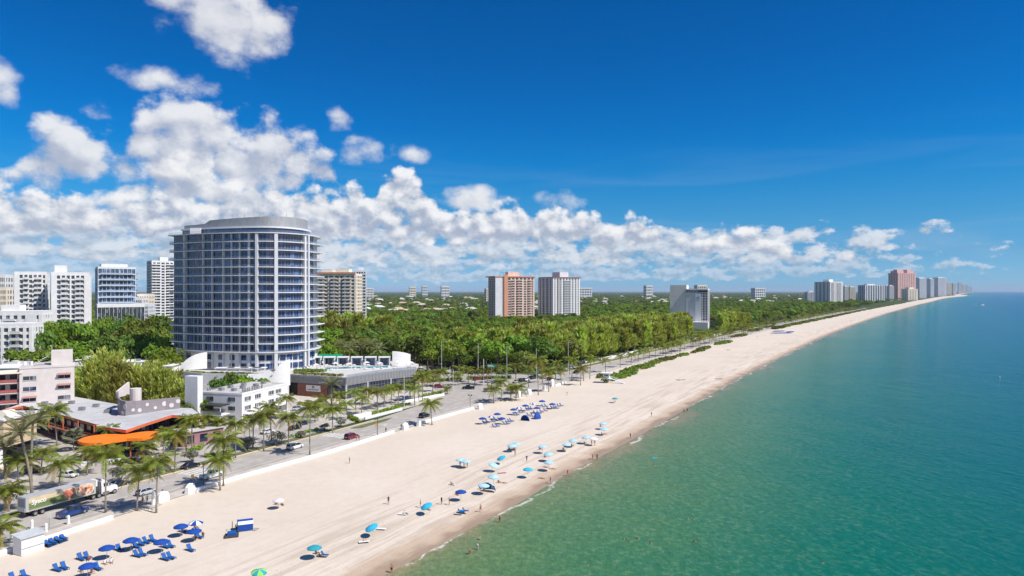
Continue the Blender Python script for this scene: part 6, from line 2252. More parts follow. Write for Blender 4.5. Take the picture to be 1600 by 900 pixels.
def car(kind, pt_, pos, rz, label, group=None, name=None, scale=1.0):
    """x forward; origin on the ground in the middle"""
    S = SPECS[kind]
    L, W, H = S['L'], S['W'], S['H']
    o = thing(name or {'suv': 'suv', 'van': 'minivan', 'pickup': 'pickup_truck'}.get(kind, 'car'), label, {'suv': 'suv', 'van': 'minivan', 'pickup': 'pickup'}.get(kind, 'car'), pos, rz, group, scale)
    hw = W / 2
    X = lambda f: -L / 2 + L * f
    b = MB()
    c0, c1, c2, c3 = S['cab']
    belt, hood, trunk = S['belt'], S['hood'], S['trunk']
    secs = [(X(0), hw * .86, hw * .84, .42, trunk * .86), (X(.02), hw * .95, hw * .90, .34, trunk), (X(.12), hw, hw * .93, .26, trunk if kind == 'pickup' else max(trunk, belt)), (X(.40), hw, hw * .93, .24, belt), (X(.70), hw, hw * .93, .24, belt),
            (X(.78), hw, hw * .92, .26, hood), (X(.94), hw * .95, hw * .86, .30, hood * .92), (X(.985), hw * .86, hw * .80, .36, hood * .78), (X(1), hw * .78, hw * .74, .42, hood * .66)]
    loft(secs, b)
    b.build('body', pt_, o)
    # greenhouse: glass skin, painted roof and pillars
    g = MB()
    zr = H - .03
    vb = [(X(c0), -hw * .88, belt - .02), (X(c3), -hw * .88, belt - .02), (X(c3), hw * .88, belt - .02), (X(c0), hw * .88, belt - .02), (X(c1), -hw * .72, zr), (X(c2), -hw * .72, zr), (X(c2), hw * .72, zr), (X(c1), hw * .72, zr)]
    g.add(vb, [(0, 1, 5, 4), (1, 2, 6, 5), (2, 3, 7, 6), (3, 0, 4, 7)])
    g.build('window_glass', M_CARGL, o)
    r_ = MB()
    r_.add([(X(c1) - .04, -hw * .74, zr - .02), (X(c2) + .04, -hw * .74, zr - .02), (X(c2) + .04, hw * .74, zr - .02), (X(c1) - .04, hw * .74, zr - .02), (X(c1) + .1, -hw * .62, zr + .06), (X(c2) - .12, -hw * .62, zr + .06), (X(c2) - .12, hw * .62, zr + .06), (X(c1) + .1, hw * .62, zr + .06)],
            [(0, 1, 5, 4), (1, 2, 6, 5), (2, 3, 7, 6), (3, 0, 4, 7), (4, 5, 6, 7), (3, 2, 1, 0)])
    for s in (-1, 1):
        for (fb, ft) in ((c0, c1), ((c0 + c3) / 2, (c1 + c2) / 2), (c3, c2)):
            p, q = Vector((X(fb), s * hw * .885, belt)), Vector((X(ft), s * hw * .725, zr))
            r_.tube([p, q], .055, 4)
    r_.build('roof', pt_, o)
    if kind == 'pickup':
        bd = MB(); bd.box((X(.195), 0, trunk - .02), (L * .33, W * .78, .06)); bd.build('cargo_bed', M_DARKM, o)
        for s in (-1, 1):
            MB().box((X(.195), s * hw * .90, trunk + .04), (L * .36, .12, .14)).build('bed_rail', pt_, o)
    for xx in (.17, .80):
        for s in (-1, 1):
            add_wheel(o, X(xx), s * (hw - .10), S['r'], .24)
    for s in (-1, 1):
        MB().box((X(.985), s * hw * .62, hood * .72), (.10, .34, .14)).build('headlight', M_LAMP, o)
        MB().box((X(.006), s * hw * .74, trunk * .82), (.08, .22, .24)).build('tail_light', M_TAIL, o)
        MB().box((X(c3 - .03), s * (hw + .08), belt + .06), (.16, .2, .13)).build('mirror', pt_, o)
    MB().box((X(.998), 0, .55), (.06, W * .5, .18)).build('grille', M_DARKM, o)
    MB().box((X(.0), 0, .50), (.10, W * .82, .16)).build('bumper', M_DARKM if kind != 'pickup' else M_CHROME, o)
    MB().box((X(-.008), 0, .72), (.04, .36, .16)).build('number_plate', M_WHITE, o)
    return o


P_WHITE = paint('paint_white', (.72, .72, .72)); P_BLUE = paint('paint_blue', (.012, .045, .17)); P_SILV = paint('paint_silver', (.42, .44, .47)); P_RED = paint('paint_red', (.20, .012, .022))
P_BLACK = paint('paint_black', (.010, .010, .012)); P_TAN = paint('paint_tan', (.36, .32, .27)); P_GREY = paint('paint_grey', (.14, .145, .15)); P_DKBLUE = paint('paint_navy', (.015, .022, .055)); P_DKRED = paint('paint_maroon', (.14, .02, .02))


def on_road(px, py, flip=False):
    p = G(px, py)
    return p, wdir(p.y) + (PI if flip else 0)


def put_car(kind, pnt, px, py, label, flip=False, rz=None, group=None, scale=1.0):
    p, a = on_road(px, py, flip)
    p.z = .012
    return car(kind, pnt, p, a if rz is None else rz, label, group, scale=scale)


put_car('pickup', P_BLUE, 114, 805, 'dark blue pickup driving beside the long truck')
put_car('hatch', P_SILV, 229, 772, 'silver hatchback on the road behind the two coconut palms')
put_car('pickup', P_WHITE, 331, 746, 'white pickup driving past the crosswalk')
put_car('van', P_WHITE, 461, 701, 'white minivan driving along the beach road')
put_car('suv', P_RED, 549, 685, 'dark red suv stopped before the crosswalk')
put_car('suv', P_BLACK, 663, 652, 'black car beside the lone coconut palm')
put_car('pickup', P_BLACK, 732, 608, 'black pickup turning at the junction', rz=math.radians(175))
put_car('suv', P_TAN, 764, 612, 'tan suv turning at the junction', rz=math.radians(12))
put_car('sedan', P_BLACK, 298, 731, 'black sedan parked under the grey shrub')
put_car('sedan', P_DKBLUE, 186, 760, 'dark sedan parked behind the truck cab under a grey shrub')
put_car('sedan', P_WHITE, 107, 745, 'white sedan on the side drive above the truck trailer', rz=math.radians(-14))
put_car('suv', P_GREY, 66, 718, 'grey suv parked before the motel wing', rz=math.radians(6))
put_car('sedan', P_BLACK, 60, 711, 'black car parked behind the grey suv at the motel', rz=math.radians(8))
put_car('suv', P_DKRED, 52, 738, 'maroon car parked beneath the date palms', rz=math.radians(20))
put_car('suv', P_BLACK, 386, 692, 'black suv parked left of the white hotel front')
put_car('sedan', P_WHITE, 418, 677, 'white sedan parked at the white hotel')
put_car('sedan', P_BLACK, 461, 671, 'black car parked at the end of the white hotel, left of two')
put_car('sedan', P_DKBLUE, 473, 664, 'dark blue car parked at the end of the white hotel, right of two')
put_car('suv', P_SILV, 467, 641, 'silver suv parked before the brick sign wall', rz=math.radians(20))
put_car('suv', P_RED, 687, 606, 'red suv waiting in the side street', rz=math.radians(10))
rgc = random.Random(17); DC_L = []
for i, (px, py) in enumerate([(806, 598), (812, 597), (822, 595), (832, 592), (838, 590), (858, 585), (868, 582), (880, 579), (892, 576), (905, 572), (770, 592), (758, 593), (745, 594), (915, 567), (935, 562), (960, 556), (980, 551), (1005, 546), (1030, 540), (1060, 533), (1120, 522), (860, 594), (900, 583)]):
    DC_L.append(put_car(rgc.choice(['sedan', 'suv', 'suv', 'hatch']), rgc.choice([P_WHITE, P_SILV, P_BLACK, P_DKBLUE, P_GREY, P_RED, P_TAN]), px, py, 'small distant car near the park and the far palms', group='distant cars by the park', flip=rgc.random() < .4))
number_from_left(DC_L, '%s small distant car from the left near the park and far palms')


# ---- long refrigerated truck
def build_truck():
    a = G(40, 811); b_ = G(168, 783)
    a.z = b_.z = 0
    d = b_ - a
    Ltot = 20.2
    rz = wdir(a.y + 8)
    o = thing('delivery_truck', 'long white tractor and trailer with green field print on its side', 'truck', a + Vector((math.cos(rz + PI / 2), math.sin(rz + PI / 2), 0)) * 1.3 + Vector((0, 0, .012)), rz)
    # x forward from trailer rear at 0; right side is -y
    LT, W, z0, z1 = 14.2, 2.6, 1.25, 4.05
    m_al = mat('trailer_alu', (.55, .55, .55), .4, .08, .6, metal=.3)
    m_top = mat('trailer_roof', (.42, .42, .43), .6, .1, .4)
    bx = MB().box((LT / 2, 0, (z0 + z1) / 2), (LT, W, z1 - z0)).build('trailer_box', m_al, o)
    MB().box((LT / 2, 0, z1 + .03), (LT - .1, W - .1, .06)).build('roof_panel', m_top, bx)
    ys = -W / 2 - .012
    # printed side: cream sky, green rows, at the front a plate of food
    m_sky = mat('print_cream', (.62, .50, .32), .5, .1, .5)
    m_grn = mat('print_field', (.075, .135, .045), .5, 0, .8, second=(.20, .235, .09), stretch=(.35, 1, 2.5))
    MB().box((LT / 2 + .1, ys, z1 - .75), (LT - 1.0, .02, 1.2)).build('print_sky', m_sky, bx)
    mb = MB(); mb.add([(.6, ys - .014, z0 + .25), (LT - .4, ys - .014, z0 + .25), (LT - .4, ys - .014, z1 - .85), (LT * .55, ys - .014, z1 - 1.15), (.6, ys - .014, z1 - 1.2)], [(0, 1, 2, 3, 4)])
    mb.build('print_field', m_grn, bx)
    # heart
    hv = []
    for k in range(28):
        t = 2 * PI * k / 28
        hv.append((16 * math.sin(t) ** 3, 13 * math.cos(t) - 5 * math.cos(2 * t) - 2 * math.cos(3 * t) - math.cos(4 * t)))
    for (s, m, off) in ((.078, mat('print_rose', (.55, .22, .20), .5), .030), (.066, mat('print_tomato', (.52, .06, .035), .5, 0, 2, second=(.65, .28, .20)), .045)):
        MB().add([(LT * .60 + x * s, ys - off, z1 - 1.30 + y * s) for x, y in hv], [tuple(range(28))]).build('print_heart', m, bx)
    pv = [(LT * .835 + 2.0 * math.cos(2 * PI * k / 28), ys - .030, (z0 + z1) / 2 + .02 + 1.32 * math.sin(2 * PI * k / 28)) for k in range(28)]
    MB().add(pv, [tuple(range(28))]).build('print_plate', mat('print_plate', (.70, .63, .56), .5), bx)
    MB().add([((p[0] - LT * .835) * .88 + LT * .835, ys - .045, (p[2] - (z0 + z1) / 2) * .86 + (z0 + z1) / 2) for p in pv], [tuple(range(28))]).build('print_food', mat('print_food', (.55, .12, .05), .5, 0, 1.7, second=(.75, .58, .42), detail=3), bx)
    # lettering
    cu = bpy.data.curves.new('lettering', 'FONT'); cu.body = 'Sysco'; cu.size = 1.25; cu.shear = .12; cu.offset = .028; cu.extrude = .01
    tmp = bpy.data.objects.new('tmp', cu); COL.objects.link(tmp)
    bpy.context.view_layer.update()
    me = bpy.data.meshes.new_from_object(tmp)
    bpy.data.objects.remove(tmp)
    me.materials.clear(); me.materials.append(mat('print_white', (.82, .82, .80), .5))
    inst('lettering', me, bx, (1.05, ys - .05, z1 - 1.55), (PI / 2, 0, 0), (1.0, 1.0, 1.0))
    # frame edges
    e = MB()
    for zz in (z0 + .08, z1 - .06):
        e.box((LT / 2, -W / 2 - .03, zz), (LT, .06, .16)); e.box((LT / 2, W / 2 + .03, zz), (LT, .06, .16))
    for xx in (.06, LT - .06):
        for s in (-1, 1):
            e.box((xx, s * (W / 2 + .03), (z0 + z1) / 2), (.14, .06, z1 - z0))
    e.build('trailer_edge', m_al, bx)
    # rear doors, lift gate, bumper
    for s in (-1, 1):
        MB().box((-.03, s * .62, (z0 + z1) / 2 + .35), (.06, 1.16, 1.7)).build('rear_door', mat('door_grey', (.26, .27, .29), .5, .1, 1), bx)
    MB().box((-.06, 0, z0 + .38), (.10, 2.3, .75)).build('lift_gate', m_al, bx)
    MB().box((-.05, 0, .75), (.14, 2.2, .14)).build('rear_bumper', M_DARKM, o)
    for s in (-1, 1):
        MB().box((-.02, s * .9, 1.0), (.1, .12, .45)).build('bumper_strut', M_DARKM, o)
        MB().box((-.06, s * 1.12, .95), (.08, .2, .14)).build('tail_light', M_TAIL, o)
    MB().box((LT / 2, 0, 1.15), (LT - .6, 1.0, .22)).build('chassis_rail', M_DARKM, o)
    for xx in (1.9, 3.25):
        for s in (-1, 1):
            add_wheel(o, xx, s * 1.02, .52, .5)
    MB().box((9.8, -.9, .85), (.2, .2, .9)).build('landing_leg', M_DARKM, o); MB().box((9.8, .9, .85), (.2, .2, .9)).build('landing_leg', M_DARKM, o)
    # refrigeration unit on the trailer nose
    MB().box((LT + .32, 0, 3.3), (.6, 1.9, 1.4)).build('cooling_unit', M_WHITE, o)
    # tractor
    X0 = LT - .9
    MB().box((X0 + 3.3, 0, .92), (6.6, .95, .28)).build('tractor_frame', M_DARKM, o)
    cab = MB()
    loft([(X0 + 2.3, 1.16, 1.10, .75, 3.35), (X0 + 2.45, 1.22, 1.14, .65, 3.55), (X0 + 3.6, 1.22, 1.10, .65, 3.35), (X0 + 4.25, 1.22, 1.05, .65, 2.15), (X0 + 4.35, 1.16, 1.0, .65, 2.05), (X0 + 5.9, 1.08, .90, .62, 1.85), (X0 + 6.25, 1.0, .8, .62, 1.55)], cab)
    cb = cab.build('cab', P_WHITE, o)
    MB().add([(X0 + 3.62, -.98, 3.28), (X0 + 3.62, .98, 3.28), (X0 + 4.30, 1.04, 2.22), (X0 + 4.30, -1.04, 2.22)], [(0, 3, 2, 1)]).build('windscreen', M_CARGL, cb)
    for s in (-1, 1):
        MB().box((X0 + 3.25, s * 1.14, 2.55), (.95, .14, .75)).build('side_window', M_CARGL, cb)
        MB().box((X0 + 4.0, s * 1.45, 2.45), (.14, .22, .6)).build('mirror', M_DARKM, cb)
        MB().box((X0 + 6.1, s * .72, 1.2), (.22, .36, .26)).build('headlight', M_LAMP, cb)
        MB().tube([(X0 + 2.0, s * 1.0, .9), (X0 + 2.0, s * 1.0, 3.7)], .09, 7).build('exhaust_stack', M_CHROME, o)
        MB().tube([(X0 + 2.5, s * 1.05, .75), (X0 + 3.9, s * 1.05, .75)], .32, 10).build('fuel_tank', M_CHROME, o)
        for xx in (X0 + .5, X0 + 1.75):
            add_wheel(o, xx, s * .98, .52, .5)
        add_wheel(o, X0 + 5.3, s * 1.05, .52, .32)
    MB().add([(X0 + 2.4, -1.05, 3.5), (X0 + 3.5, -1.0, 3.35), (X0 + 3.5, 1.0, 3.35), (X0 + 2.4, 1.05, 3.5), (X0 + 2.4, -.95, 3.95), (X0 + 2.4, .95, 3.95)], [(0, 1, 4), (1, 2, 5, 4), (2, 3, 5), (3, 0, 4, 5)]).build('roof_fairing', P_WHITE, cb)
    MB().box((X0 + 6.32, 0, .72), (.2, 2.2, .35)).build('bumper', M_CHROME, o)


build_truck()

# ------------------------------------------------------------------ beach furniture
M_BLUE = mat('royal_blue_canvas', (.002, .055, .30), .75, .10, 1.2)
M_BLUE2 = mat('blue_sling', (.004, .085, .32), .75, .12, 2.0)
M_LBLUE = mat('light_blue_canvas', (.36, .58, .68), .75, .10, 1.2)
M_CYAN = mat('cyan_canvas', (.03, .42, .62), .75, .10, 1.2)
M_TEAL = mat('teal_canvas', (.02, .30, .36), .75, .10, 1.2)
M_LIME = mat('lime_canvas', (.25, .62, .10), .75, .1, 1.2)
M_PINKC = mat('pink_white_canvas', (.75, .60, .62), .75, .1, 1.2)
M_WCLOTH = mat('white_canvas', (.75, .75, .74), .8, .05, 1)
M_POLE = mat('umbrella_pole', (.55, .50, .42), .6)
M_FRAME = mat('lounger_frame', (.05, .055, .07), .6)
UMB = {}


def umbrella_mesh(mats, r=1.3):
    """eight gores with a sagging rim and a short valance"""
    n = 8
    mb = MB()
    apex = (0, 0, 2.38)
    for k in range(n):
        a0, a1 = 2 * PI * k / n, 2 * PI * (k + 1) / n
        am = (a0 + a1) / 2
        mb.cur = k % len(mats)
        m0 = (r * .55 * math.cos(a0), r * .55 * math.sin(a0), 2.20); m1 = (r * .55 * math.cos(a1), r * .55 * math.sin(a1), 2.20)
        e0 = (r * math.cos(a0), r * math.sin(a0), 1.88); e1 = (r * math.cos(a1), r * math.sin(a1), 1.88); em = (r * .955 * math.cos(am), r * .955 * math.sin(am), 1.93)
        mb.add([apex, m0, m1, e0, em, e1], [(0, 1, 2), (1, 3, 4), (1, 4, 2), (2, 4, 5)])
        v0 = (e0[0], e0[1], 1.72); v1 = (e1[0], e1[1], 1.72); vm = (em[0], em[1], 1.74)
        mb.add([e0, em, e1, v0, vm, v1], [(0, 3, 4, 1), (1, 4, 5, 2)])
    return mb.mesh('canopy', mats)


POLE_ME = MB().tube([(0, 0, -.1), (0, 0, 2.5)], .035, 6).mesh('pole', M_POLE)
FIN_ME = MB().blob((0, 0, 2.45), (.06, .06, .08), 6, 4).mesh('finial', M_POLE)


def umbrella(px, py, mats, label, group, r=1.3, tilt=0.0, h=1.0):
    """px, py: middle of the canopy in the photograph"""
    zc = 2.1 * h
    p = G(px, py, zc); p.z = -.02
    k = (tuple(m.name for m in mats), r)
    if k not in UMB:
        UMB[k] = umbrella_mesh(list(mats), r)
    o = thing('beach_umbrella', label, 'umbrella', p, R.uniform(0, 6), group, (1, 1, h))
    o.rotation_euler = (tilt, tilt * .6, R.uniform(0, 6))
    inst('canopy', UMB[k], o); inst('pole', POLE_ME, o); inst('finial', FIN_ME, o)
    return p


SEAT = MB()
SEAT.box((.35, 0, .32), (1.25, .62, .06)); SEAT = SEAT.mesh('seat', M_BLUE2)
BACK = MB(); BACK.add([(-.25, -.31, .32), (-.25, .31, .32), (-.80, .31, 1.08), (-.80, -.31, 1.08), (-.21, -.31, .36), (-.21, .31, .36), (-.75, .31, 1.11), (-.75, -.31, 1.11)], [(0, 3, 2, 1), (4, 5, 6, 7), (3, 7, 6, 2), (0, 4, 7, 3), (1, 2, 6, 5)])
BACK = BACK.mesh('backrest', M_BLUE2)
LEGM = MB(); LEGM.box((0, 0, .15), (.05, .05, .32)); LEGM = LEGM.mesh('leg', M_FRAME)
LFR = MB()
for s in (-1, 1):
    LFR.box((.35, s * .33, .29), (1.3, .04, .05)); LFR.tube([(-.25, s * .33, .30), (-.82, s * .33, 1.1)], .025, 4); LFR.tube([(-.78, s * .33, 1.0), (-.85, s * .33, 0)], .025, 4)
LFR = LFR.mesh('frame', M_FRAME)
WSEAT = bpy.data.meshes.new('x') if False else None


def lounger(px, py, label, group, rz=0.0, z=0.0):
    p = G(px, py, .3); p.z = -.02 + z
    o = thing('beach_lounger', label, 'lounger', p, math.radians(-27) + rz, group)
    inst('seat', SEAT, o); inst('backrest', BACK, o); inst('frame', LFR, o)
    for (x, y) in ((.9, .3), (.9, -.3), (-.2, .3), (-.2, -.3)):
        inst('leg', LEGM, o, (x, y, 0))
    return o


GN = 'blue umbrellas of the near rental group'
for (x, y, lab) in ((137, 882, 'nearest blue umbrella, above two people in dark clothes'), (167, 854, 'blue umbrella with one lounger close at its right'), (204.5, 842, 'blue umbrella at the left end of the lounger row'), (252, 844.5, 'blue umbrella between the lounger row and a front pair'),
                    (282.5, 820.5, 'blue umbrella left of the blue and white umbrella'), (303.5, 828, 'blue umbrella just below the blue and white umbrella')):
    umbrella(x, y, [M_BLUE], lab, GN)
umbrella(306, 815, [M_WCLOTH, M_DARKBLUE] if False else [M_WCLOTH, M_BLUE], 'blue and white panelled umbrella behind two blue ones', None)
LG = 'blue loungers of the near rental group'
for (x, y, lab) in ((21, 903, 'blue lounger cut by the picture bottom, left of two'), (39, 899, 'blue lounger near the picture bottom, right of two'), (90, 889, 'left blue lounger of the lone front pair'), (101, 886, 'right blue lounger of the lone front pair'), (127, 872, 'blue lounger behind the nearest umbrella, left'), (137, 870, 'blue lounger with a sunbather behind the nearest umbrella'),
                    (187, 858, 'blue lounger right of the second umbrella'), (213, 853, 'blue lounger under the left end umbrella of the row'), (221, 849, 'first blue lounger in the row right of an umbrella'), (229, 846, 'second blue lounger in the row right of an umbrella'), (239, 843, 'third blue lounger in the row, upright back'),
                    (215, 867, 'left lounger of the middle front pair'), (223, 865, 'right lounger of the middle front pair'), (259, 872, 'left lounger of the right front pair'), (267, 870, 'right lounger of the right front pair'), (259, 853, 'left lounger under the fourth umbrella'), (267, 852, 'right lounger under the fourth umbrella'), (298, 858, 'lone blue lounger below the two right umbrellas'),
                    (153, 887, 'blue lounger right of the nearest umbrella'), (287, 829, 'blue lounger in the shade of the fifth umbrella'), (311, 838, 'blue lounger right of the sixth umbrella')):
    lounger(x, y, lab, LG, R.uniform(-.12, .12))

# mid-beach rental group: blue umbrellas, blue and white ones, loungers
GM = 'blue umbrellas of the middle rental group'
for i, (x, y) in enumerate([(754, 653), (777, 646), (784, 653), (802.6, 639), (821, 633), (839, 636.6), (847, 626), (863, 630.6)]):
    umbrella(x, y, [M_BLUE], '%s blue umbrella from the left in the middle rental group' % ('first', 'second', 'third', 'fourth', 'fifth', 'sixth', 'seventh', 'eighth')[i], GM, 1.35)
for i, (x, y) in enumerate([(767.5, 650), (810.6, 636.5), (832, 630)]):
    umbrella(x, y, [M_WCLOTH, M_BLUE], ('left', 'middle', 'right')[i] + ' blue and white umbrella of the middle rental group', 'blue and white umbrellas of the middle group', 1.2)
ML_L = []
for i, (x, y) in enumerate([(757, 661), (762, 659), (770, 658), (775, 656), (772, 666), (777, 665), (789, 662), (793, 661), (796, 658), (799, 657), (805, 648), (808, 647), (813, 644), (817, 643), (824, 640), (828, 639), (831, 638), (836, 645), (842, 645), (846, 643), (849, 635), (853, 634), (857, 638), (863, 637), (867, 637), (873, 634), (877, 633), (826, 648), (781, 656), (833, 650), (852, 641), (870, 637)]):
    ML_L.append(lounger(x, y, 'x', 'blue loungers of the middle rental group', R.uniform(-.15, .15)))
number_from_left(ML_L, '%s dark blue lounger from the left in the middle rental group')


def shell_tent(px, py, mats, label, w=2.6, h=1.7, rz=0.0):
    """half-dome beach shelter opening to one side"""
    p = G(px, py); p.z = -.02
    o = thing('beach_tent', label, 'tent', p, rz)
    n, m = 8, 5
    mb = MB()
    for i in range(n):
        mb.cur = (i // 2) % len(mats)
        for j in range(m):
            q = []
            for (a, b) in ((i, j), (i + 1, j), (i + 1, j + 1), (i, j + 1)):
                th = PI * a / n; ph = PI / 2 * b / m * 1.15
                q.append((math.cos(th) * w / 2 , -math.sin(th) * math.cos(ph) * 1.3 + .3, math.sin(th) * math.sin(ph) * h))
            mb.add(q, [(0, 1, 2, 3)])
    mb.build('canvas', mats, o)
    fr = MB()
    for b in (0, m):
        ph = PI / 2 * b / m * 1.15
        fr.tube([(math.cos(PI * a / n) * w / 2, -math.sin(PI * a / n) * math.cos(ph) * 1.3 + .3, math.sin(PI * a / n) * math.sin(ph) * h) for a in range(n + 1)], .03, 4)
    fr.build('hoop', M_FRAME, o)
    return o


shell_tent(821, 657, [M_BLUE], 'dark blue beach shelter left of the pair in the middle group', 3.4, 2.0, 2.6)
shell_tent(840, 654, [M_BLUE], 'dark blue beach shelter right of the pair in the middle group', 3.8, 2.3, 1.0)
shell_tent(765, 766, [M_LBLUE, M_BLUE], 'light blue beach shelter behind a pale umbrella', 3.0, 1.8, 2.8)


# striped cabana lying on the sand, mats and stack beside it
def beach_cabana():
    p = G(371, 829)
    o = thing('beach_cabana', 'blue and white striped canvas cabana tipped back on the sand', 'cabana', p, math.radians(24))
    L = 2.7
    prof = [(-1.0, .1), (-1.0, 1.3), (-.72, 1.85), (0, 2.05), (.72, 1.85), (1.0, 1.3), (1.0, .1)]
    for i in range(6):
        a, b = prof[i], prof[i + 1]
        mb = MB(); mb.add([(0, a[0], a[1]), (L, a[0], a[1] * .98), (L, b[0], b[1] * .98), (0, b[0], b[1])], [(0, 1, 2, 3)])
        mb.build('canvas_panel', M_BLUE if i in (0, 2, 5) else M_WCLOTH, o)
    MB().add([(L, a, b * .98) for a, b in prof], [tuple(range(7))]).build('back_panel', M_WCLOTH, o)
    h = MB()
    for x in (0, -.9):
        h.tube([(x, a * (1 if x == 0 else .8), b * (1 if x == 0 else .9)) for a, b in prof], .05, 5)
    h.build('hoop', M_FRAME, o)
    p = G(362, 838)
    s = thing('cushion_stack', 'stack of blue cushions on a dark pallet before the cabana', 'pallet', p, math.radians(20))
    MB().box((0, 0, .18), (2.4, 1.9, .32)).build('pallet', mat('dark_wood', (.06, .05, .045), .8, .2, 2), s)
    for k in range(3):
        MB().box((0, .05 * k, .42 + k * .16), (1.6 - .1 * k, 1.3, .13)).build('cushion', M_BLUE2, s)
    p = G(394, 827)
    m = tag(MB().box((0, 0, .05), (2.2, 1.4, .08)).box((0, 0, .10), (2.1, .12, .04)).box((0, .5, .10), (2.1, .10, .04)).build('floor_mat', mat('grey_board', (.34, .31, .29), .8, .15, 2), None, p, math.radians(-12)), 'flat grey board lying right of the striped cabana', 'board')


beach_cabana()


# white rental hut and the stacked loungers beside it
def beach_hut():
    p = G(45, 862)
    o = thing('beach_hut', 'white wooden rental hut at the beach wall', 'hut', p, math.radians(62))
    MB().box((0, 0, 1.45), (3.6, 2.6, 2.9)).build('wall', mat('hut_white', (.72, .72, .71), .75, .06, 1), o)
    for k in range(9):
        for s in (-1, 1):
            MB().box((0, s * 1.31, .2 + k * .32), (3.62, .03, .28)).build('plank', M_WHITE, o)
    for k in range(9):
        MB().box((-1.81, 0, .2 + k * .32), (.03, 2.6, .28)).build('plank', M_WHITE, o)
    MB().add([(-2.1, -1.6, 2.95), (2.1, -1.6, 2.95), (2.1, 1.6, 3.25), (-2.1, 1.6, 3.25), (-2.1, -1.6, 3.07), (2.1, -1.6, 3.07), (2.1, 1.6, 3.37), (-2.1, 1.6, 3.37)], [(3, 2, 1, 0), (4, 5, 6, 7), (0, 1, 5, 4), (1, 2, 6, 5), (2, 3, 7, 6), (3, 0, 4, 7)]).build('roof', mat('hut_roof', (.48, .50, .50), .7, .1, 1), o)
    MB().box((0, -1.36, 1.2), (3.5, .06, .07)).build('shelf_edge', M_METAL, o)
    for i, (x, y) in enumerate(((74, 851), (82, 848), (91, 845), (99, 842))):
        for k in range(3):
            lo = lounger(x, y, '%s folded blue lounger in the %s stack from the white hut' % (('bottom', 'middle', 'top')[k], ordinal(i)), 'stacked loungers beside the hut', R.uniform(-.05, .05), .22 * k)
            lo.scale = (1, 1, .55)


beach_hut()

# pale and coloured umbrellas along the water
PU = [(719, 718, M_LBLUE, 'pale blue umbrella, left of the touching pair above three standing people'), (728, 719.5, M_LBLUE, 'pale blue umbrella, right of the touching pair above three standing people'), (767.6, 723.7, M_LBLUE, 'pale blue umbrella left of the tilted sky blue one'), (787, 713, M_CYAN, 'tilted sky blue umbrella in the middle of the beach'), (800, 695, M_LBLUE, 'pale blue umbrella, left of a touching pair nearer the rental group'), (807, 692.5, M_LBLUE, 'pale blue umbrella, right of a touching pair nearer the rental group'),
      (847.5, 697, M_LBLUE, 'pale blue umbrella above a dark seated figure'), (857.6, 708, M_LBLUE, 'pale blue umbrella second above the surf bathers'), (857.6, 721.5, M_LBLUE, 'pale blue umbrella third above the surf bathers'), (825, 732, M_CYAN, 'lone sky blue umbrella near the waterline'), (884.6, 693.5, M_LBLUE, 'blue umbrella left of the row by the water'), (896, 687, M_LBLUE, 'pale blue umbrella, second of the row by the water'), (916, 682, M_LBLUE, 'pale blue umbrella, third of the row by the water'),
      (927, 684, M_WCLOTH, 'white umbrella above two people in red'), (942.5, 661, M_LBLUE, 'upper pale blue umbrella of the far pair'), (944, 669, M_LBLUE, 'lower pale blue umbrella of the far pair'), (771, 743, M_LBLUE, 'pale blue umbrella beside the light blue shelter'), (755, 757, M_LBLUE, 'pale blue umbrella joined to the light blue shelter'), (720, 767, M_BLUE, 'royal blue umbrella left of the light blue shelter'),
      (671, 787, M_CYAN, 'tilted cyan umbrella with one person standing at its left'), (586, 820, M_CYAN, 'tilted blue umbrella over a white towel'), (491, 854, M_TEAL, 'teal umbrella with a blue chair at its right'), (961, 622, M_TEAL, 'lone teal umbrella far up the beach')]
for (x, y, m, lab) in PU:
    umbrella(x, y, [m], lab, 'umbrellas along the water', 1.35 if m is M_LBLUE else 1.25, R.uniform(-.12, .12) if 'tilted' not in lab else .35, .92)
umbrella(404, 891, [M_LIME, M_TEAL], 'lime and teal umbrella at the picture bottom', None, 1.2, .1, .9)
umbrella(435, 780, [M_PINKC, M_PINKC, M_PINKC, M_REDM] if False else [M_PINKC], 'pale pink umbrella alone on the upper sand', None, 1.2, 0, .95)

M_TOWEL = mat('white_towel', (.72, .70, .68), .9, .05, 2)
for (x, y, m, w, lab) in ((569, 846, M_TOWEL, 1.9, 'white towel under a seated person near the water'), (596, 826, M_TOWEL, 1.7, 'white lounger pad right of the tilted blue umbrella'), (629, 803, M_TOWEL, 1.8, 'white towel left of the cyan umbrella'), (785, 738, mat('pink_towel', (.75, .42, .48), .9), 2.2, 'pink towel spread on the sand'), (707, 757, M_TOWEL, 1.6, 'pale towel below the seated person left of the royal blue umbrella'), (722, 798, M_CYAN, 1.8, 'blue beach mats near the waterline')):
    p = G(x, y); p.z = .0
    mb = MB(); mb.add([(-w / 2, -.42, .02), (w / 2, -.42, .03), (w / 2, .42, .02), (-w / 2, .42, .03), (0, -.42, .05), (0, .42, .05)], [(0, 4, 5, 3), (4, 1, 2, 5)])
    mb.add([(-w / 2, -.42, .0), (w / 2, -.42, .0), (w / 2, .42, .0), (-w / 2, .42, .0)], [(3, 2, 1, 0)])
    tag(mb.build('beach_towel', m, None, p, R.uniform(-.6, .4)), lab, 'towel')
for (x, y, lab) in ((507, 866, 'teal blue folding chair right of the teal umbrella'), (720, 799, 'blue folding chair by the waterline, left'), (727, 797, 'blue folding chair by the waterline, right')):
    lounger(x, y, lab, 'folding chairs near the water', .4).scale = (.7, .9, .8)


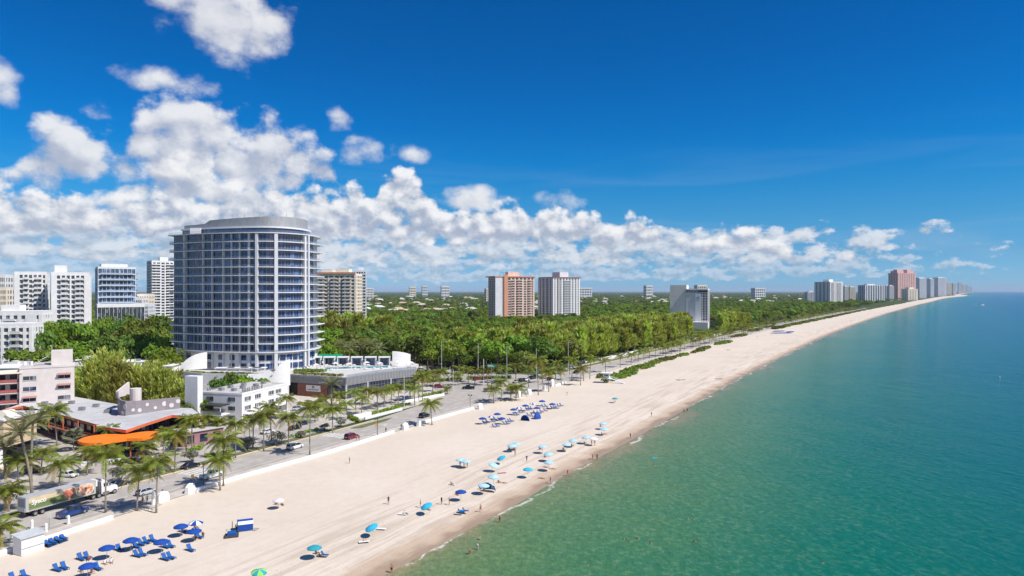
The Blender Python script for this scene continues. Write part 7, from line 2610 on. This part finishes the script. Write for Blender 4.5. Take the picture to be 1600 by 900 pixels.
# lifeguard tower
def lifeguard():
    p = G(948, 598)
    o = thing('lifeguard_tower', 'white lifeguard tower with ramp before the dune scrub', 'lifeguard tower', p, math.radians(-20))
    MB().box((0, 0, 2.2), (4, 4, .25)).build('deck', M_WHITE, o)
    MB().box((0, .2, 3.5), (2.8, 2.8, 2.3)).build('cabin', M_WHITE, o)
    MB().box((0, -1.22, 3.8), (2.2, .12, .9)).build('window', M_GLASSG, o)
    MB().box((0, 0, 4.85), (5.4, 5.0, .28)).build('roof', M_WHITE, o)
    for x in (-1.7, 1.7):
        for y in (-1.7, 1.7):
            MB().tube([(x, y, -.3), (x, y, 2.2)], .12, 6).build('leg', M_WHITE, o)
    for s in (-1, 1):
        MB().box((0, s * 1.95, 2.95), (4, .06, .1)).build('rail', M_WHITE, o)
    r_ = MB(); r_.add([(2, -.7, 2.3), (9, -.7, 0), (9, .7, 0), (2, .7, 2.3), (2, -.7, 2.1), (9, -.7, -.2), (9, .7, -.2), (2, .7, 2.1)], [(0, 1, 2, 3), (7, 6, 5, 4), (0, 4, 5, 1), (3, 2, 6, 7)])
    r_.build('ramp', M_WHITE2, o)
    for s in (-.7, .7):
        MB().tube([(2, s, 3.2), (9, s, .9)], .05, 4).build('ramp_rail', M_WHITE, o)


lifeguard()

# blue kayaks / nets and driftwood far up the beach
for i, (x, y, L, m, lab) in enumerate([(1222, 521, 26, M_DKB if False else M_BLUE, 'long dark blue canoe rack on the far sand'), (1218, 518, 18, M_BLUE, 'second dark blue canoe rack on the far sand'), (1236, 519, 14, M_BLUE, 'small dark blue canoe rack on the far sand')]):
    p = G(x, y)
    o = thing('boat_rack', lab, 'rack', p, math.radians(10 + 14 * i))
    for k in range(3):
        mb = MB(); mb.smooth = True
        mb.tube([(-L / 2, k * 1.1, .5), (-L / 3, k * 1.1, .45), (0, k * 1.1, .42), (L / 3, k * 1.1, .45), (L / 2, k * 1.1, .5)], [.05, .4, .5, .4, .05], 8)
        mb.build('canoe', m, o)
    for xx in (-L / 4, L / 4):
        MB().box((xx, 1.1, .1), (.2, 3.4, .3)).build('cradle', M_FRAME, o)
for i, (x, y, lab) in enumerate([(1123, 592, 'dark clump of seaweed and driftwood on the middle sand'), (1063, 594, 'small dark driftwood piece on the sand'), (1136, 547, 'dark sand vehicle parked by the dune'), (1330, 501, 'dark driftwood far up the beach')]):
    p = G(x, y); rg = random.Random(700 + i)
    mb = MB()
    for k in range(14):
        a = rg.uniform(0, 6.28); q = rg.uniform(0, 1.8)
        c = Vector((math.cos(a) * q * 1.6, math.sin(a) * q * .6, .12))
        b2 = rg.uniform(0, 3.14)
        mb.tube([c - Vector((math.cos(b2), math.sin(b2), 0)) * .6, c + Vector((math.cos(b2), math.sin(b2), .3)) * .6], [.08, .04], 5)
    tag(mb.build('driftwood', mat('wrack', (.09, .065, .045), .95, .3, 2), None, p), lab, 'driftwood')

# ------------------------------------------------------------------ people
SKINS = [mat('skin_light', (.50, .29, .20), .6), mat('skin_tan', (.36, .19, .11), .6), mat('skin_dark', (.14, .075, .05), .6)]
HAIRS = [mat('hair_dark', (.03, .022, .018), .7), mat('hair_fair', (.33, .22, .11), .7), mat('hat_white', (.70, .70, .68), .8)]
CLOTH = [mat('swim_black', (.02, .02, .025), .8), mat('swim_blue', (.03, .09, .25), .8), mat('swim_red', (.42, .05, .04), .8), mat('cloth_white', (.72, .72, .72), .8), mat('swim_green', (.05, .16, .09), .8), mat('cloth_maroon', (.12, .02, .05), .8)]

POSES = {}


def pose(name, J, edges, rad_):
    POSES[name] = (J, edges, rad_)


BASE_E = [('pel', 'bel'), ('bel', 'che'), ('che', 'nek'), ('nek', 'hed'), ('hed', 'top'), ('che', 'shl'), ('shl', 'ell'), ('ell', 'wrl'), ('wrl', 'hal'), ('che', 'shr'), ('shr', 'elr'), ('elr', 'wrr'), ('wrr', 'har'),
          ('pel', 'hil'), ('hil', 'knl'), ('knl', 'anl'), ('anl', 'tol'), ('pel', 'hir'), ('hir', 'knr'), ('knr', 'anr'), ('anr', 'tor')]
RADJ = dict(pel=(.155, .115), bel=(.13, .10), che=(.16, .115), nek=(.058, .058), hed=(.085, .095), top=(.075, .085), shl=(.07, .07), ell=(.045, .045), wrl=(.032, .03), hal=(.042, .02), hil=(.095, .095), knl=(.062, .062), anl=(.042, .042), tol=(.045, .03))
RADJ.update({k[:-1] + 'r': v for k, v in list(RADJ.items()) if k.endswith('l') and k not in ('pel', 'bel')})
STAND = dict(pel=(0, 0, .95), bel=(0, .01, 1.10), che=(0, 0, 1.33), nek=(0, 0, 1.50), hed=(.01, 0, 1.60), top=(.01, 0, 1.70), shl=(0, .19, 1.42), ell=(-.02, .26, 1.14), wrl=(.05, .28, .90), hal=(.07, .28, .80), shr=(0, -.19, 1.42), elr=(-.02, -.26, 1.14), wrr=(.05, -.28, .90), har=(.07, -.28, .80),
             hil=(0, .10, .90), knl=(.02, .11, .50), anl=(-.02, .12, .09), tol=(.13, .13, .03), hir=(0, -.10, .90), knr=(.02, -.11, .50), anr=(-.02, -.12, .09), tor=(.13, -.13, .03))


def variant(base, **kw):
    d = dict(base); d.update(kw); return d


POSE = {
    'stand': STAND,
    'walk': variant(STAND, knl=(.18, .11, .52), anl=(.20, .11, .10), tol=(.36, .12, .06), knr=(-.08, -.11, .50), anr=(-.32, -.12, .14), tor=(-.20, -.12, .04), ell=(-.16, .26, 1.17), wrl=(-.12, .27, .93), hal=(-.10, .27, .84), elr=(.10, -.26, 1.16), wrr=(.25, -.24, .98), har=(.31, -.23, .90)),
    'hips': variant(STAND, ell=(-.10, .38, 1.18), wrl=(.04, .22, 1.02), hal=(.08, .17, 1.0), elr=(.16, -.30, 1.20), wrr=(.34, -.18, 1.30), har=(.40, -.14, 1.36)),
    'sit': dict(pel=(0, 0, .14), bel=(-.03, 0, .30), che=(-.06, 0, .52), nek=(-.04, 0, .70), hed=(0, 0, .80), top=(0, 0, .90), shl=(-.06, .19, .62), ell=(-.20, .27, .38), wrl=(-.28, .28, .14), hal=(-.30, .28, .05), shr=(-.06, -.19, .62), elr=(.10, -.28, .46), wrr=(.30, -.24, .42), har=(.38, -.22, .42),
                hil=(.05, .10, .13), knl=(.42, .16, .42), anl=(.66, .15, .07), tol=(.82, .16, .06), hir=(.05, -.10, .13), knr=(.46, -.14, .28), anr=(.82, -.14, .07), tor=(.90, -.14, .18)),
    'lie': dict(pel=(0, 0, .14), bel=(-.16, 0, .13), che=(-.40, 0, .15), nek=(-.58, 0, .17), hed=(-.68, 0, .18), top=(-.79, 0, .18), shl=(-.50, .19, .14), ell=(-.38, .38, .08), wrl=(-.16, .42, .06), hal=(-.06, .42, .05), shr=(-.50, -.19, .14), elr=(-.70, -.36, .08), wrr=(-.84, -.20, .08), har=(-.86, -.10, .08),
                hil=(.06, .10, .12), knl=(.44, .14, .22), anl=(.86, .15, .06), tol=(.94, .16, .16), hir=(.06, -.10, .12), knr=(.48, -.13, .12), anr=(.90, -.14, .06), tor=(.97, -.15, .16)),
}
PEOPLE_ME = {}
BODY_ME = {}


def body_mesh(pz):
    """one continuous skin grown over the skeleton of a pose"""
    if pz in BODY_ME:
        return BODY_ME[pz]
    J = POSE[pz]
    names = list(J)
    me = bpy.data.meshes.new('person')
    me.from_pydata([J[k] for k in names], [(names.index(a), names.index(b)) for a, b in BASE_E], [])
    ob = bpy.data.objects.new('tmp', me); COL.objects.link(ob)
    ob.modifiers.new('skin', 'SKIN')
    sv = me.skin_vertices[0].data
    for i, k in enumerate(names):
        sv[i].radius = RADJ[k]; sv[i].use_root = (k == 'pel')
    ss = ob.modifiers.new('sub', 'SUBSURF'); ss.levels = 1; ss.render_levels = 1
    dg = bpy.context.evaluated_depsgraph_get()
    BODY_ME[pz] = bpy.data.meshes.new_from_object(ob.evaluated_get(dg))
    bpy.data.objects.remove(ob)
    return BODY_ME[pz]


def person_mesh(pz, si, hi, ci, top):
    key = (pz, si, hi, ci, top)
    if key in PEOPLE_ME:
        return PEOPLE_ME[key]
    J = POSE[pz]
    out = body_mesh(pz).copy()
    out.materials.clear()
    for m in (SKINS[si], HAIRS[hi], CLOTH[ci]):
        out.materials.append(m)
    J_ = {k: Vector(v) for k, v in J.items()}
    hipm = J_['pel']; che = J_['che']; hed = J_['hed']; tp = J_['top']
    for p in out.polygons:
        c = p.center
        mi = 0
        if (c - tp).length < .13 or ((c - hed).length < .15 and (c - hed).dot(tp - hed) > .0 and c.x < hed.x):
            mi = 1
        elif (c - hipm).length < .21 or (c - (hipm + J_['hil']) / 2).length < .17 or (c - (hipm + J_['hir']) / 2).length < .17:
            mi = 2
        elif top == 1 and (c - che).length < .19:
            mi = 2
        elif top == 2 and ((c - che).length < .26 or (c - J_['bel']).length < .2):
            mi = 2
        p.material_index = mi; p.use_smooth = True
    out.name = 'person'
    PEOPLE_ME[key] = out
    return out


NP = [0]


def person(px, py, pz, label, rz=None, z=-.02, group=None, si=None, hi=None, ci=None, top=None, scale=1.0):
    rg = random.Random(900 + NP[0]); NP[0] += 1
    si = rg.choice((0, 0, 1, 1, 2)) if si is None else si
    hi = rg.choice((0, 0, 1, 2)) if hi is None else hi
    ci = rg.randrange(6) if ci is None else ci
    top = rg.choice((0, 1, 2, 0)) if top is None else top
    p = G(px, py, max(z, -.02)); p.z = z
    o = inst('person', person_mesh(pz, si, hi, ci, top), None, p, (0, 0, rg.uniform(0, 6.28) if rz is None else rz), scale)
    return tag(o, label, 'person', group)


def beach_z(p):
    d = (float(XS(p.y)) - p.x) * .86
    return -.02 if d > 20 else (-.02 - .30 * (1 - (d - 9) / 11) if d > 9 else -.32 + (SEA_Z + .32) * (1 - d / 9)) if d > 0 else SEA_Z + d * .07


ST = [(607, 788, 'walk', 'person walking alone on the dry sand', 1, 0), (690, 787, 'stand', 'left one of two people standing left of the royal blue umbrella', 1, 0), (702, 787, 'hips', 'right one of two people standing left of the royal blue umbrella', 1, 0), (751, 796, 'walk', 'person walking towards the water below the blue mats', 0, 2),
      (781, 810, 'stand', 'person standing at the edge of the swash', 1, 2), (887, 739, 'walk', 'person bending along the waterline', 1, 2), (860, 751, 'stand', 'person at the waterline left of a walker', 1, 0), (926, 714, 'stand', 'left one of two people standing at the waterline', 1, 0), (933, 714, 'hips', 'right one of two people standing at the waterline', 2, 0), (805, 713, 'stand', 'person standing right of the tilted sky blue umbrella', 0, 3),
      (823, 720, 'hips', 'person in dark clothes standing above the lone sky blue umbrella', 2, 0), (924.5, 694, 'stand', 'left one of two people in red under the white umbrella', 0, 2), (929.5, 694, 'stand', 'right one of two people in red under the white umbrella', 0, 2), (657, 792, 'stand', 'person standing left of the tilted cyan umbrella', 0, 0), (719, 729, 'stand', 'person in black under the touching pale umbrellas', 2, 0),
      (725, 731, 'hips', 'middle person below the touching pale umbrellas', 1, 3), (730, 731, 'stand', 'right person below the touching pale umbrellas', 1, 4), (985, 681, 'stand', 'person standing at the water far along', 1, 0), (779, 753, 'sit', 'person in red seated right of the light blue shelter', 1, 2), (1074, 641, 'walk', 'left one of a couple at the far waterline', 1, 0), (1069, 642, 'stand', 'right one of a couple at the far waterline', 1, 1),
      (1199, 575, 'walk', 'person with a companion on the far wet sand', 1, 0), (1202, 575, 'stand', 'companion of the walker on the far wet sand', 2, 0), (886, 618, 'walk', 'person crossing the empty sand far behind', 1, 3), (1018, 649, 'walk', 'person on the sand left of the far couple', 1, 0), (546, 724, 'stand', 'person standing alone near the wall on the upper sand', 1, 5), (1183, 528, 'stand', 'person by the dune far up the beach', 1, 0), (1205, 524, 'walk', 'walker by the canoe racks', 1, 3)]
for (x, y, pz, lab, si, ci) in ST:
    q = G(x, y, 0); person(x, y, pz, lab, None, beach_z(q), None, si, None, ci, None)
SITS = [(705, 757, 'sit', 'person seated on a towel left of the royal blue umbrella'), (569, 845, 'sit', 'person seated on a white towel near the water'), (632, 803, 'sit', 'person seated on a white towel left of the cyan umbrella'), (499, 868, 'sit', 'person seated right of the teal umbrella'), (494, 864, 'sit', 'dark figure under the teal umbrella'), (431, 788, 'sit', 'dark figure under the pale pink umbrella'), (441, 789, 'lie', 'sunbather right of the pale pink umbrella'),
        (402, 899, 'sit', 'person in maroon under the lime umbrella'), (787, 753, 'lie', 'sunbather on the sand right of the light blue shelter'), (843, 702, 'sit', 'dark seated figure under a pale umbrella'), (851, 713, 'sit', 'seated figure under the second umbrella above the surf'), (853, 728, 'lie', 'left sunbather under the third umbrella above the surf'), (863, 730, 'lie', 'right sunbather under the third umbrella above the surf'), (846, 744, 'lie', 'sunbather close to the waterline'), (880, 702, 'sit', 'figure seated under the first umbrella of the water row'), (893, 696, 'sit', 'figure seated under the second umbrella of the water row'),
        (913, 692, 'sit', 'figure seated under the third umbrella of the water row'), (938, 666, 'sit', 'figure seated under the upper far umbrella'), (940, 678, 'sit', 'left figure under the lower far umbrella'), (945, 677, 'lie', 'right figure under the lower far umbrella'), (762, 760, 'sit', 'person seated inside the light blue shelter'), (750, 763, 'sit', 'person in dark clothes under the joined pale umbrella'), (795, 702, 'sit', 'figure under the left of a touching umbrella pair'), (803, 701, 'sit', 'figure under the right of a touching umbrella pair'), (960, 628, 'sit', 'person under the lone teal umbrella'), (127, 893, 'sit', 'person in maroon under the nearest blue umbrella'), (143, 895, 'sit', 'person in dark blue under the nearest blue umbrella'),
        (139, 872, 'lie', 'person lying on a lounger behind the nearest umbrella'), (164, 881, 'sit', 'left of two people in white beside the nearest umbrella'), (174, 879, 'sit', 'right of two people in white beside the nearest umbrella'), (287, 831, 'sit', 'person in the shade of the fifth blue umbrella'), (305, 842, 'sit', 'person below the sixth blue umbrella'), (317, 838, 'sit', 'sunburnt person right of the sixth blue umbrella'), (304, 826, 'sit', 'person behind the sixth blue umbrella'), (714, 772, 'lie', 'dark figure beside the royal blue umbrella'), (668, 795, 'lie', 'figure in the shade of the cyan umbrella'), (369, 826, 'sit', 'person seated in the striped cabana')]
for (x, y, pz, lab) in SITS:
    q = G(x, y, 0)
    w = 'in white' in lab
    person(x, y, pz, lab, math.radians(R.uniform(-70, 10)), beach_z(q) + (.33 if 'lounger' in lab else 0), None, None, None, 3 if w else 5 if 'maroon' in lab else None, 2 if w else None)
# bathers: standing or swimming in the water, body continues below the surface
BATH = [(734, 866, 1.25, 'left one of two bathers standing in the shallows'), (746, 859, 1.25, 'right one of two bathers in white in the shallows'), (749, 843, .75, 'fair haired bather in shallow water'), (612, 895, 1.45, 'bather at the lower picture edge by the sand'), (975, 843, .35, 'bather in the group of four, left'), (983, 847, .35, 'bather in the group of four, front'), (996, 842, .45, 'bather in the group of four, back'), (1017, 848, .35, 'bather in the group of four, right'), (1085, 847, .45, 'bather right of the group of four'), (1075, 812, .40, 'left bather of the pair beyond the group'), (1084, 812, .40, 'right bather of the pair beyond the group'),
        (918, 883, .35, 'lone bather near the lower edge'), (1286, 880, .30, 'lone swimmer far right at the lower edge'), (1095, 787, .30, 'swimmer with a blue float'), (1023, 728, .40, 'bather in middle water'), (1068, 718, .40, 'bather right of another in middle water'), (1122, 717, .30, 'farthest right swimmer in middle water'), (888, 763, .40, 'swimmer splashing near the waterline'), (1091, 641, .5, 'bather close to the far waterline'), (1157, 646, .4, 'small lone bather off the far beach')]
for (x, y, up, lab) in BATH:
    p = G(x, y, SEA_Z)
    o = inst('person', person_mesh('stand' if up > .9 else 'hips', R.choice((0, 1, 1)), R.choice((0, 0, 1)), 3 if 'white' in lab else R.randrange(5), 2 if 'white' in lab else 0), None, (p.x, p.y, SEA_Z - (1.70 - up - .0) if up < 1.3 else SEA_Z - .25), (0, 0, R.uniform(0, 6)))
    tag(o, lab, 'person')
o = MB().box((0, 0, .05), (1.4, .7, .12)).box((.5, 0, .12), (.4, .6, .1)).build('swim_float', M_CYAN, None, G(1023, 716, SEA_Z)); tag(o, 'flat blue float drifting beyond the middle bathers', 'float')
# pedestrians on the promenade
for (x, y, pz, lab) in ((223, 788, 'stand', 'left pedestrian at the white beach shower'), (230, 786, 'hips', 'right pedestrian at the white beach shower'), (254, 776, 'walk', 'pedestrian on the promenade left of the crosswalk'), (557, 689, 'walk', 'left pedestrian waiting at the crosswalk by the red car'), (561, 688, 'stand', 'right pedestrian waiting at the crosswalk by the red car'), (603, 676, 'stand', 'pedestrian at the wall near the lamp post'), (860, 607, 'stand', 'pedestrian at the far beach entrance')):
    person(x, y, pz, lab, None, .1)


def bicycle(px, py, label):
    p = G(px, py); a = wdir(p.y)
    o = thing('bicycle', label, 'bicycle', (p.x, p.y, .1), a)
    for x in (-.5, .5):
        t = MB()
        t.tube([(x + .33 * math.cos(k * PI / 6), 0, .34 + .33 * math.sin(k * PI / 6)) for k in range(13)], .025, 4, False)
        t.build('wheel', M_TYRE, o)
    f = MB(); f.tube([(-.5, 0, .34), (-.1, 0, .75), (.4, 0, .78), (0, 0, .34), (-.1, 0, .75)], .025, 4); f.tube([(.5, 0, .34), (.4, 0, .95)], .025, 4)
    f.build('frame', M_RED if False else M_REDM, o)
    MB().box((-.12, 0, .88), (.25, .14, .06)).build('saddle', M_DARKM, o); MB().box((.4, 0, .98), (.06, .5, .04)).build('handlebar', M_DARKM, o)
    q = inst('person', person_mesh('sit', 1, 0, 0, 2), None, (p.x, p.y, .85), (0, 0, a)); tag(q, 'cyclist in dark clothes on the bicycle by the wall', 'person')


bicycle(627, 671, 'bicycle on the promenade by the white entrance block')

# ------------------------------------------------------------------ street furniture
def street_lamp(px, py, top, label, group='street lamps of the beach road', heads=1):
    p = G(px, py); H = (py - top) * p.y / FPX
    o = thing('street_lamp', label, 'lamp post', p, wdir(p.y), group)
    MB().tube([(0, 0, -.1), (0, 0, .8), (0, 0, H)], [.14, .09, .07], 7).build('pole', M_DARKM, o)
    MB().tube([(0, 0, 0), (0, 0, .35)], [.24, .18], 8).build('base', M_DARKM, o)
    for s in ((0,) if heads == 1 else (-.6, .6)):
        MB().tube([(0, s, H - .1), (0, s, H + .1), (0, s, H + .45)], [.16, .36, .10], 8).build('lantern', M_DARKM, o)
    if heads == 2:
        MB().tube([(0, -.6, H - .1), (0, .6, H - .1)], .05, 5).build('crossarm', M_DARKM, o)
    return o


street_lamp(318, 763, 726, 'dark lamp post beside the white pickup')
street_lamp(590, 682, 655, 'dark lamp post at the crosswalk by the red car')
street_lamp(734.6, 640, 618, 'twin headed dark lamp post by the junction', heads=2)
street_lamp(815, 620, 602, 'small dark lamp post at the bushy palm')
street_lamp(390, 695, 652, 'slim dark lamp post by the black parked suv')


def mast(px, py, top, label, r=.16, m=None, arm=None):
    p = G(px, py); H = (py - top) * p.y / FPX
    o = thing('utility_pole', label, 'pole', p, 0, 'poles around the junction')
    MB().tube([(0, 0, -.1), (0, 0, H)], [r, r * .7], 7).build('pole', m or M_SLAB, o)
    if arm:
        MB().tube([(0, 0, H - .6), (arm, -.5, H - .2)], .07, 5).build('arm', m or M_SLAB, o)
        MB().box((arm, -.5, H - .3), (.5, .25, .2)).build('lamp_head', M_METAL, o)
    return o


for i, (x, y, t, lab, arm) in enumerate([(755.7, 602, 561, 'thick white mast at the junction', None), (703, 610, 573, 'left pole of two near the street corner', None), (708, 611, 577, 'right pole of two near the street corner', None), (631.5, 636, 588, 'tall pale pole before the glass front end', None), (690, 590, 533, 'tall light pole among the park trees left', 2.0), (747, 594, 536, 'tall light pole among the park trees right', 2.0), (792, 597, 541, 'light pole before the casuarina belt, first', 2.0), (838, 594, 544, 'light pole before the casuarina belt, second', None), (888, 580, 534, 'light pole before the casuarina belt, third', 2.0), (382, 693, 641, 'pale slim pole beside the white hotel corner', None)]):
    mast(x, y, t, lab, .2 if 'thick' in lab else .12, M_WHITE if 'white' in lab else M_SLAB, arm)
o = mast(768, 603, 566, 'sign gantry pole carrying the green street sign', .14, M_METAL)
MB().box((0, -.1, 9.6), (4.6, .12, 1.5)).build('green_sign', mat('sign_green', (.01, .17, .09), .5), o)
mb = MB(); mb.box((-.6, -.18, 9.8), (2.4, .03, .22)); mb.box((-.2, -.18, 9.35), (3.0, .03, .22))
mb.build('sign_text', M_WHITE, o)


def small_sign(px, py, top, m, label, w=.75, h=.75):
    p = G(px, py); H = (py - top) * p.y / FPX
    o = thing('road_sign', label, 'sign', p, 0)
    MB().tube([(0, 0, 0), (0, 0, H)], .04, 5).build('post', M_METAL, o)
    MB().box((0, -.06, H - h / 2), (w, .04, h)).build('plate', m, o)


M_SIGNY = mat('sign_yellow', (.72, .42, .03), .5)
small_sign(301, 764, 741, M_SIGNY, 'yellow crossing sign at the crosswalk by the gate')
small_sign(588, 681, 662, M_SIGNY, 'yellow crossing sign at the crosswalk by the red car')
small_sign(602, 680, 662, M_WHITE, 'white round sign near the red car')
small_sign(77, 825, 803, M_WHITE, 'small white sign behind the hut')
# white bollards along the promenade by the hut
for i, (x, y) in enumerate([(18, 845), (50, 826), (72, 832), (107, 819)]):
    p = G(x, y)
    o = thing('bollard', ('first', 'second', 'third', 'fourth')[i] + ' white bollard from the left behind the hut', 'bollard', p, 0, 'white bollards on the promenade')
    MB().tube([(0, 0, 0), (0, 0, 1.5), (0, 0, 1.7)], [.25, .25, .15], 10).build('post', M_WALLW, o)
    MB().tube([(0, 0, 0), (0, 0, .15)], .34, 10).build('foot', M_WALLW, o)
# white beach shower and railings at the gate
p = G(240, 789)
o = thing('beach_shower', 'white beach shower pillar between two coconut palms', 'shower', p)
MB().tube([(0, 0, 0), (0, 0, 2.6), (0, 0, 2.9)], [.42, .36, .2], 10).build('pillar', M_WALLW, o)
MB().tube([(.2, -.2, 2.3), (.7, -.6, 2.4)], .04, 5).build('shower_arm', M_METAL, o)
MB().box((.3, -.6, .04), (2.6, 2.2, .1)).build('pad', M_WALK, o)
for i, (a, b, lab) in enumerate(((G(207, 793), G(222, 790), 'left grey railing at the beach gate'), (G(226, 797), G(243, 802), 'right grey railing at the beach gate'), (G(331, 764), G(342, 760), 'low railing at the sand by the white pickup'))):
    o = thing('railing', lab, 'railing', a)
    d = b - a
    mb = MB(); mb.tube([(0, 0, 1.0), tuple(d + Vector((0, 0, 1.0)))], .04, 5); mb.tube([(0, 0, .55), tuple(d + Vector((0, 0, .55)))], .03, 5); mb.build('rail', M_METAL, o)
    for k in range(4):
        q = d * k / 3
        MB().tube([q, q + Vector((0, 0, 1.0))], .04, 5).build('post', M_METAL, o)
# grassy median at the crosswalk, white wall and railing along the far road
md = [G(548, 670), G(556, 667), G(598, 656), G(612, 653), G(606, 657), G(565, 669)]
f = MB().prism([(p.x, p.y) for p in md][::1], .0, .16).build('median', M_TURF); f['kind'] = 'structure'
for (y0, y1, lab) in ((430, 520, 'long white boundary wall along the far road before the casuarinas'), (560, 700, 'farther white boundary wall along the far road')):
    a, b = [wp(y0 + (y1 - y0) * k / 8, 27.5) for k in range(9)], None
    mb = MB()
    for k in range(8):
        mb.extr([(-.15, 0), (.15, 0), (.15, 1.7), (-.15, 1.7)], a[k], a[k + 1])
    tag(mb.build('boundary_wall', M_WHITE), lab, 'wall')


# motor boat with its wake, a small white shape added for glare on the water
def boat():
    p = G(1535, 477, SEA_Z)
    o = thing('motor_boat', 'small white motor boat far out near the horizon', 'boat', p, math.radians(10))
    h = MB(); loft([(-5, 1.6, 1.7, -.4, 1.5), (-1, 1.7, 1.9, -.4, 1.7), (4, 1.3, 1.6, -.3, 1.9), (7, .2, .4, .5, 2.3)], h); h.build('hull', M_WHITE, o)
    MB().box((-.5, 0, 2.6), (3.5, 2.2, 1.8)).build('cabin', M_WHITE, o); MB().box((1.3, 0, 2.8), (.1, 2.0, .9)).build('windscreen', M_GLASS, o); MB().box((-.5, 0, 3.7), (4, 2.6, .2)).build('roof', M_WHITE, o)
    w = MB(); w.add([(-6, 0, .06), (-40, -5, .06), (-46, 0, .10), (-40, 5, .06)], [(0, 1, 2, 3)]); w.build('wake', mat('wake_foam', (.55, .62, .66), .7, .3, .3), o)
    p = G(1562, 590, SEA_Z)
    b = thing('glint', 'tiny white spot of glare on the deep blue water at right', 'glint', p, scale=.55)
    MB().tube([(0, 0, -.5), (0, 0, .6), (0, 0, 1.1)], [.6, .5, .12], 10).build('float', M_WHITE, b); MB().box((0, 0, 1.25), (.3, .3, .3)).build('light', M_WHITE, b)


boat()

# ------------------------------------------------------------------ air
hz = bpy.data.meshes.new('haze')
x0, x1, y0, y1, z0, z1 = -60000, 62000, -2000, 78000, -6.5, 230
hz.from_pydata([(x0, y0, z0), (x1, y0, z0), (x1, y1, z0), (x0, y1, z0), (x0, y0, z1), (x1, y0, z1), (x1, y1, z1), (x0, y1, z1)], [], [(3, 2, 1, 0), (4, 5, 6, 7), (0, 1, 5, 4), (1, 2, 6, 5), (2, 3, 7, 6), (3, 0, 4, 7)])
hm = bpy.data.materials.new('sea_air'); hm.use_nodes = True
nt = hm.node_tree; nt.nodes.clear()
ho = nt.nodes.new('ShaderNodeOutputMaterial'); hv = nt.nodes.new('ShaderNodeVolumePrincipled')
hv.inputs['Color'].default_value = (.62, .80, 1.0, 1); hv.inputs['Density'].default_value = 0.000026; hv.inputs['Anisotropy'].default_value = 0.0
nt.links.new(hv.outputs[0], ho.inputs['Volume'])
hm.cycles.homogeneous_volume = True if hasattr(hm.cycles, 'homogeneous_volume') else True
hz.materials.append(hm)
haze = bpy.data.objects.new('haze', hz); COL.objects.link(haze); haze['kind'] = 'stuff'
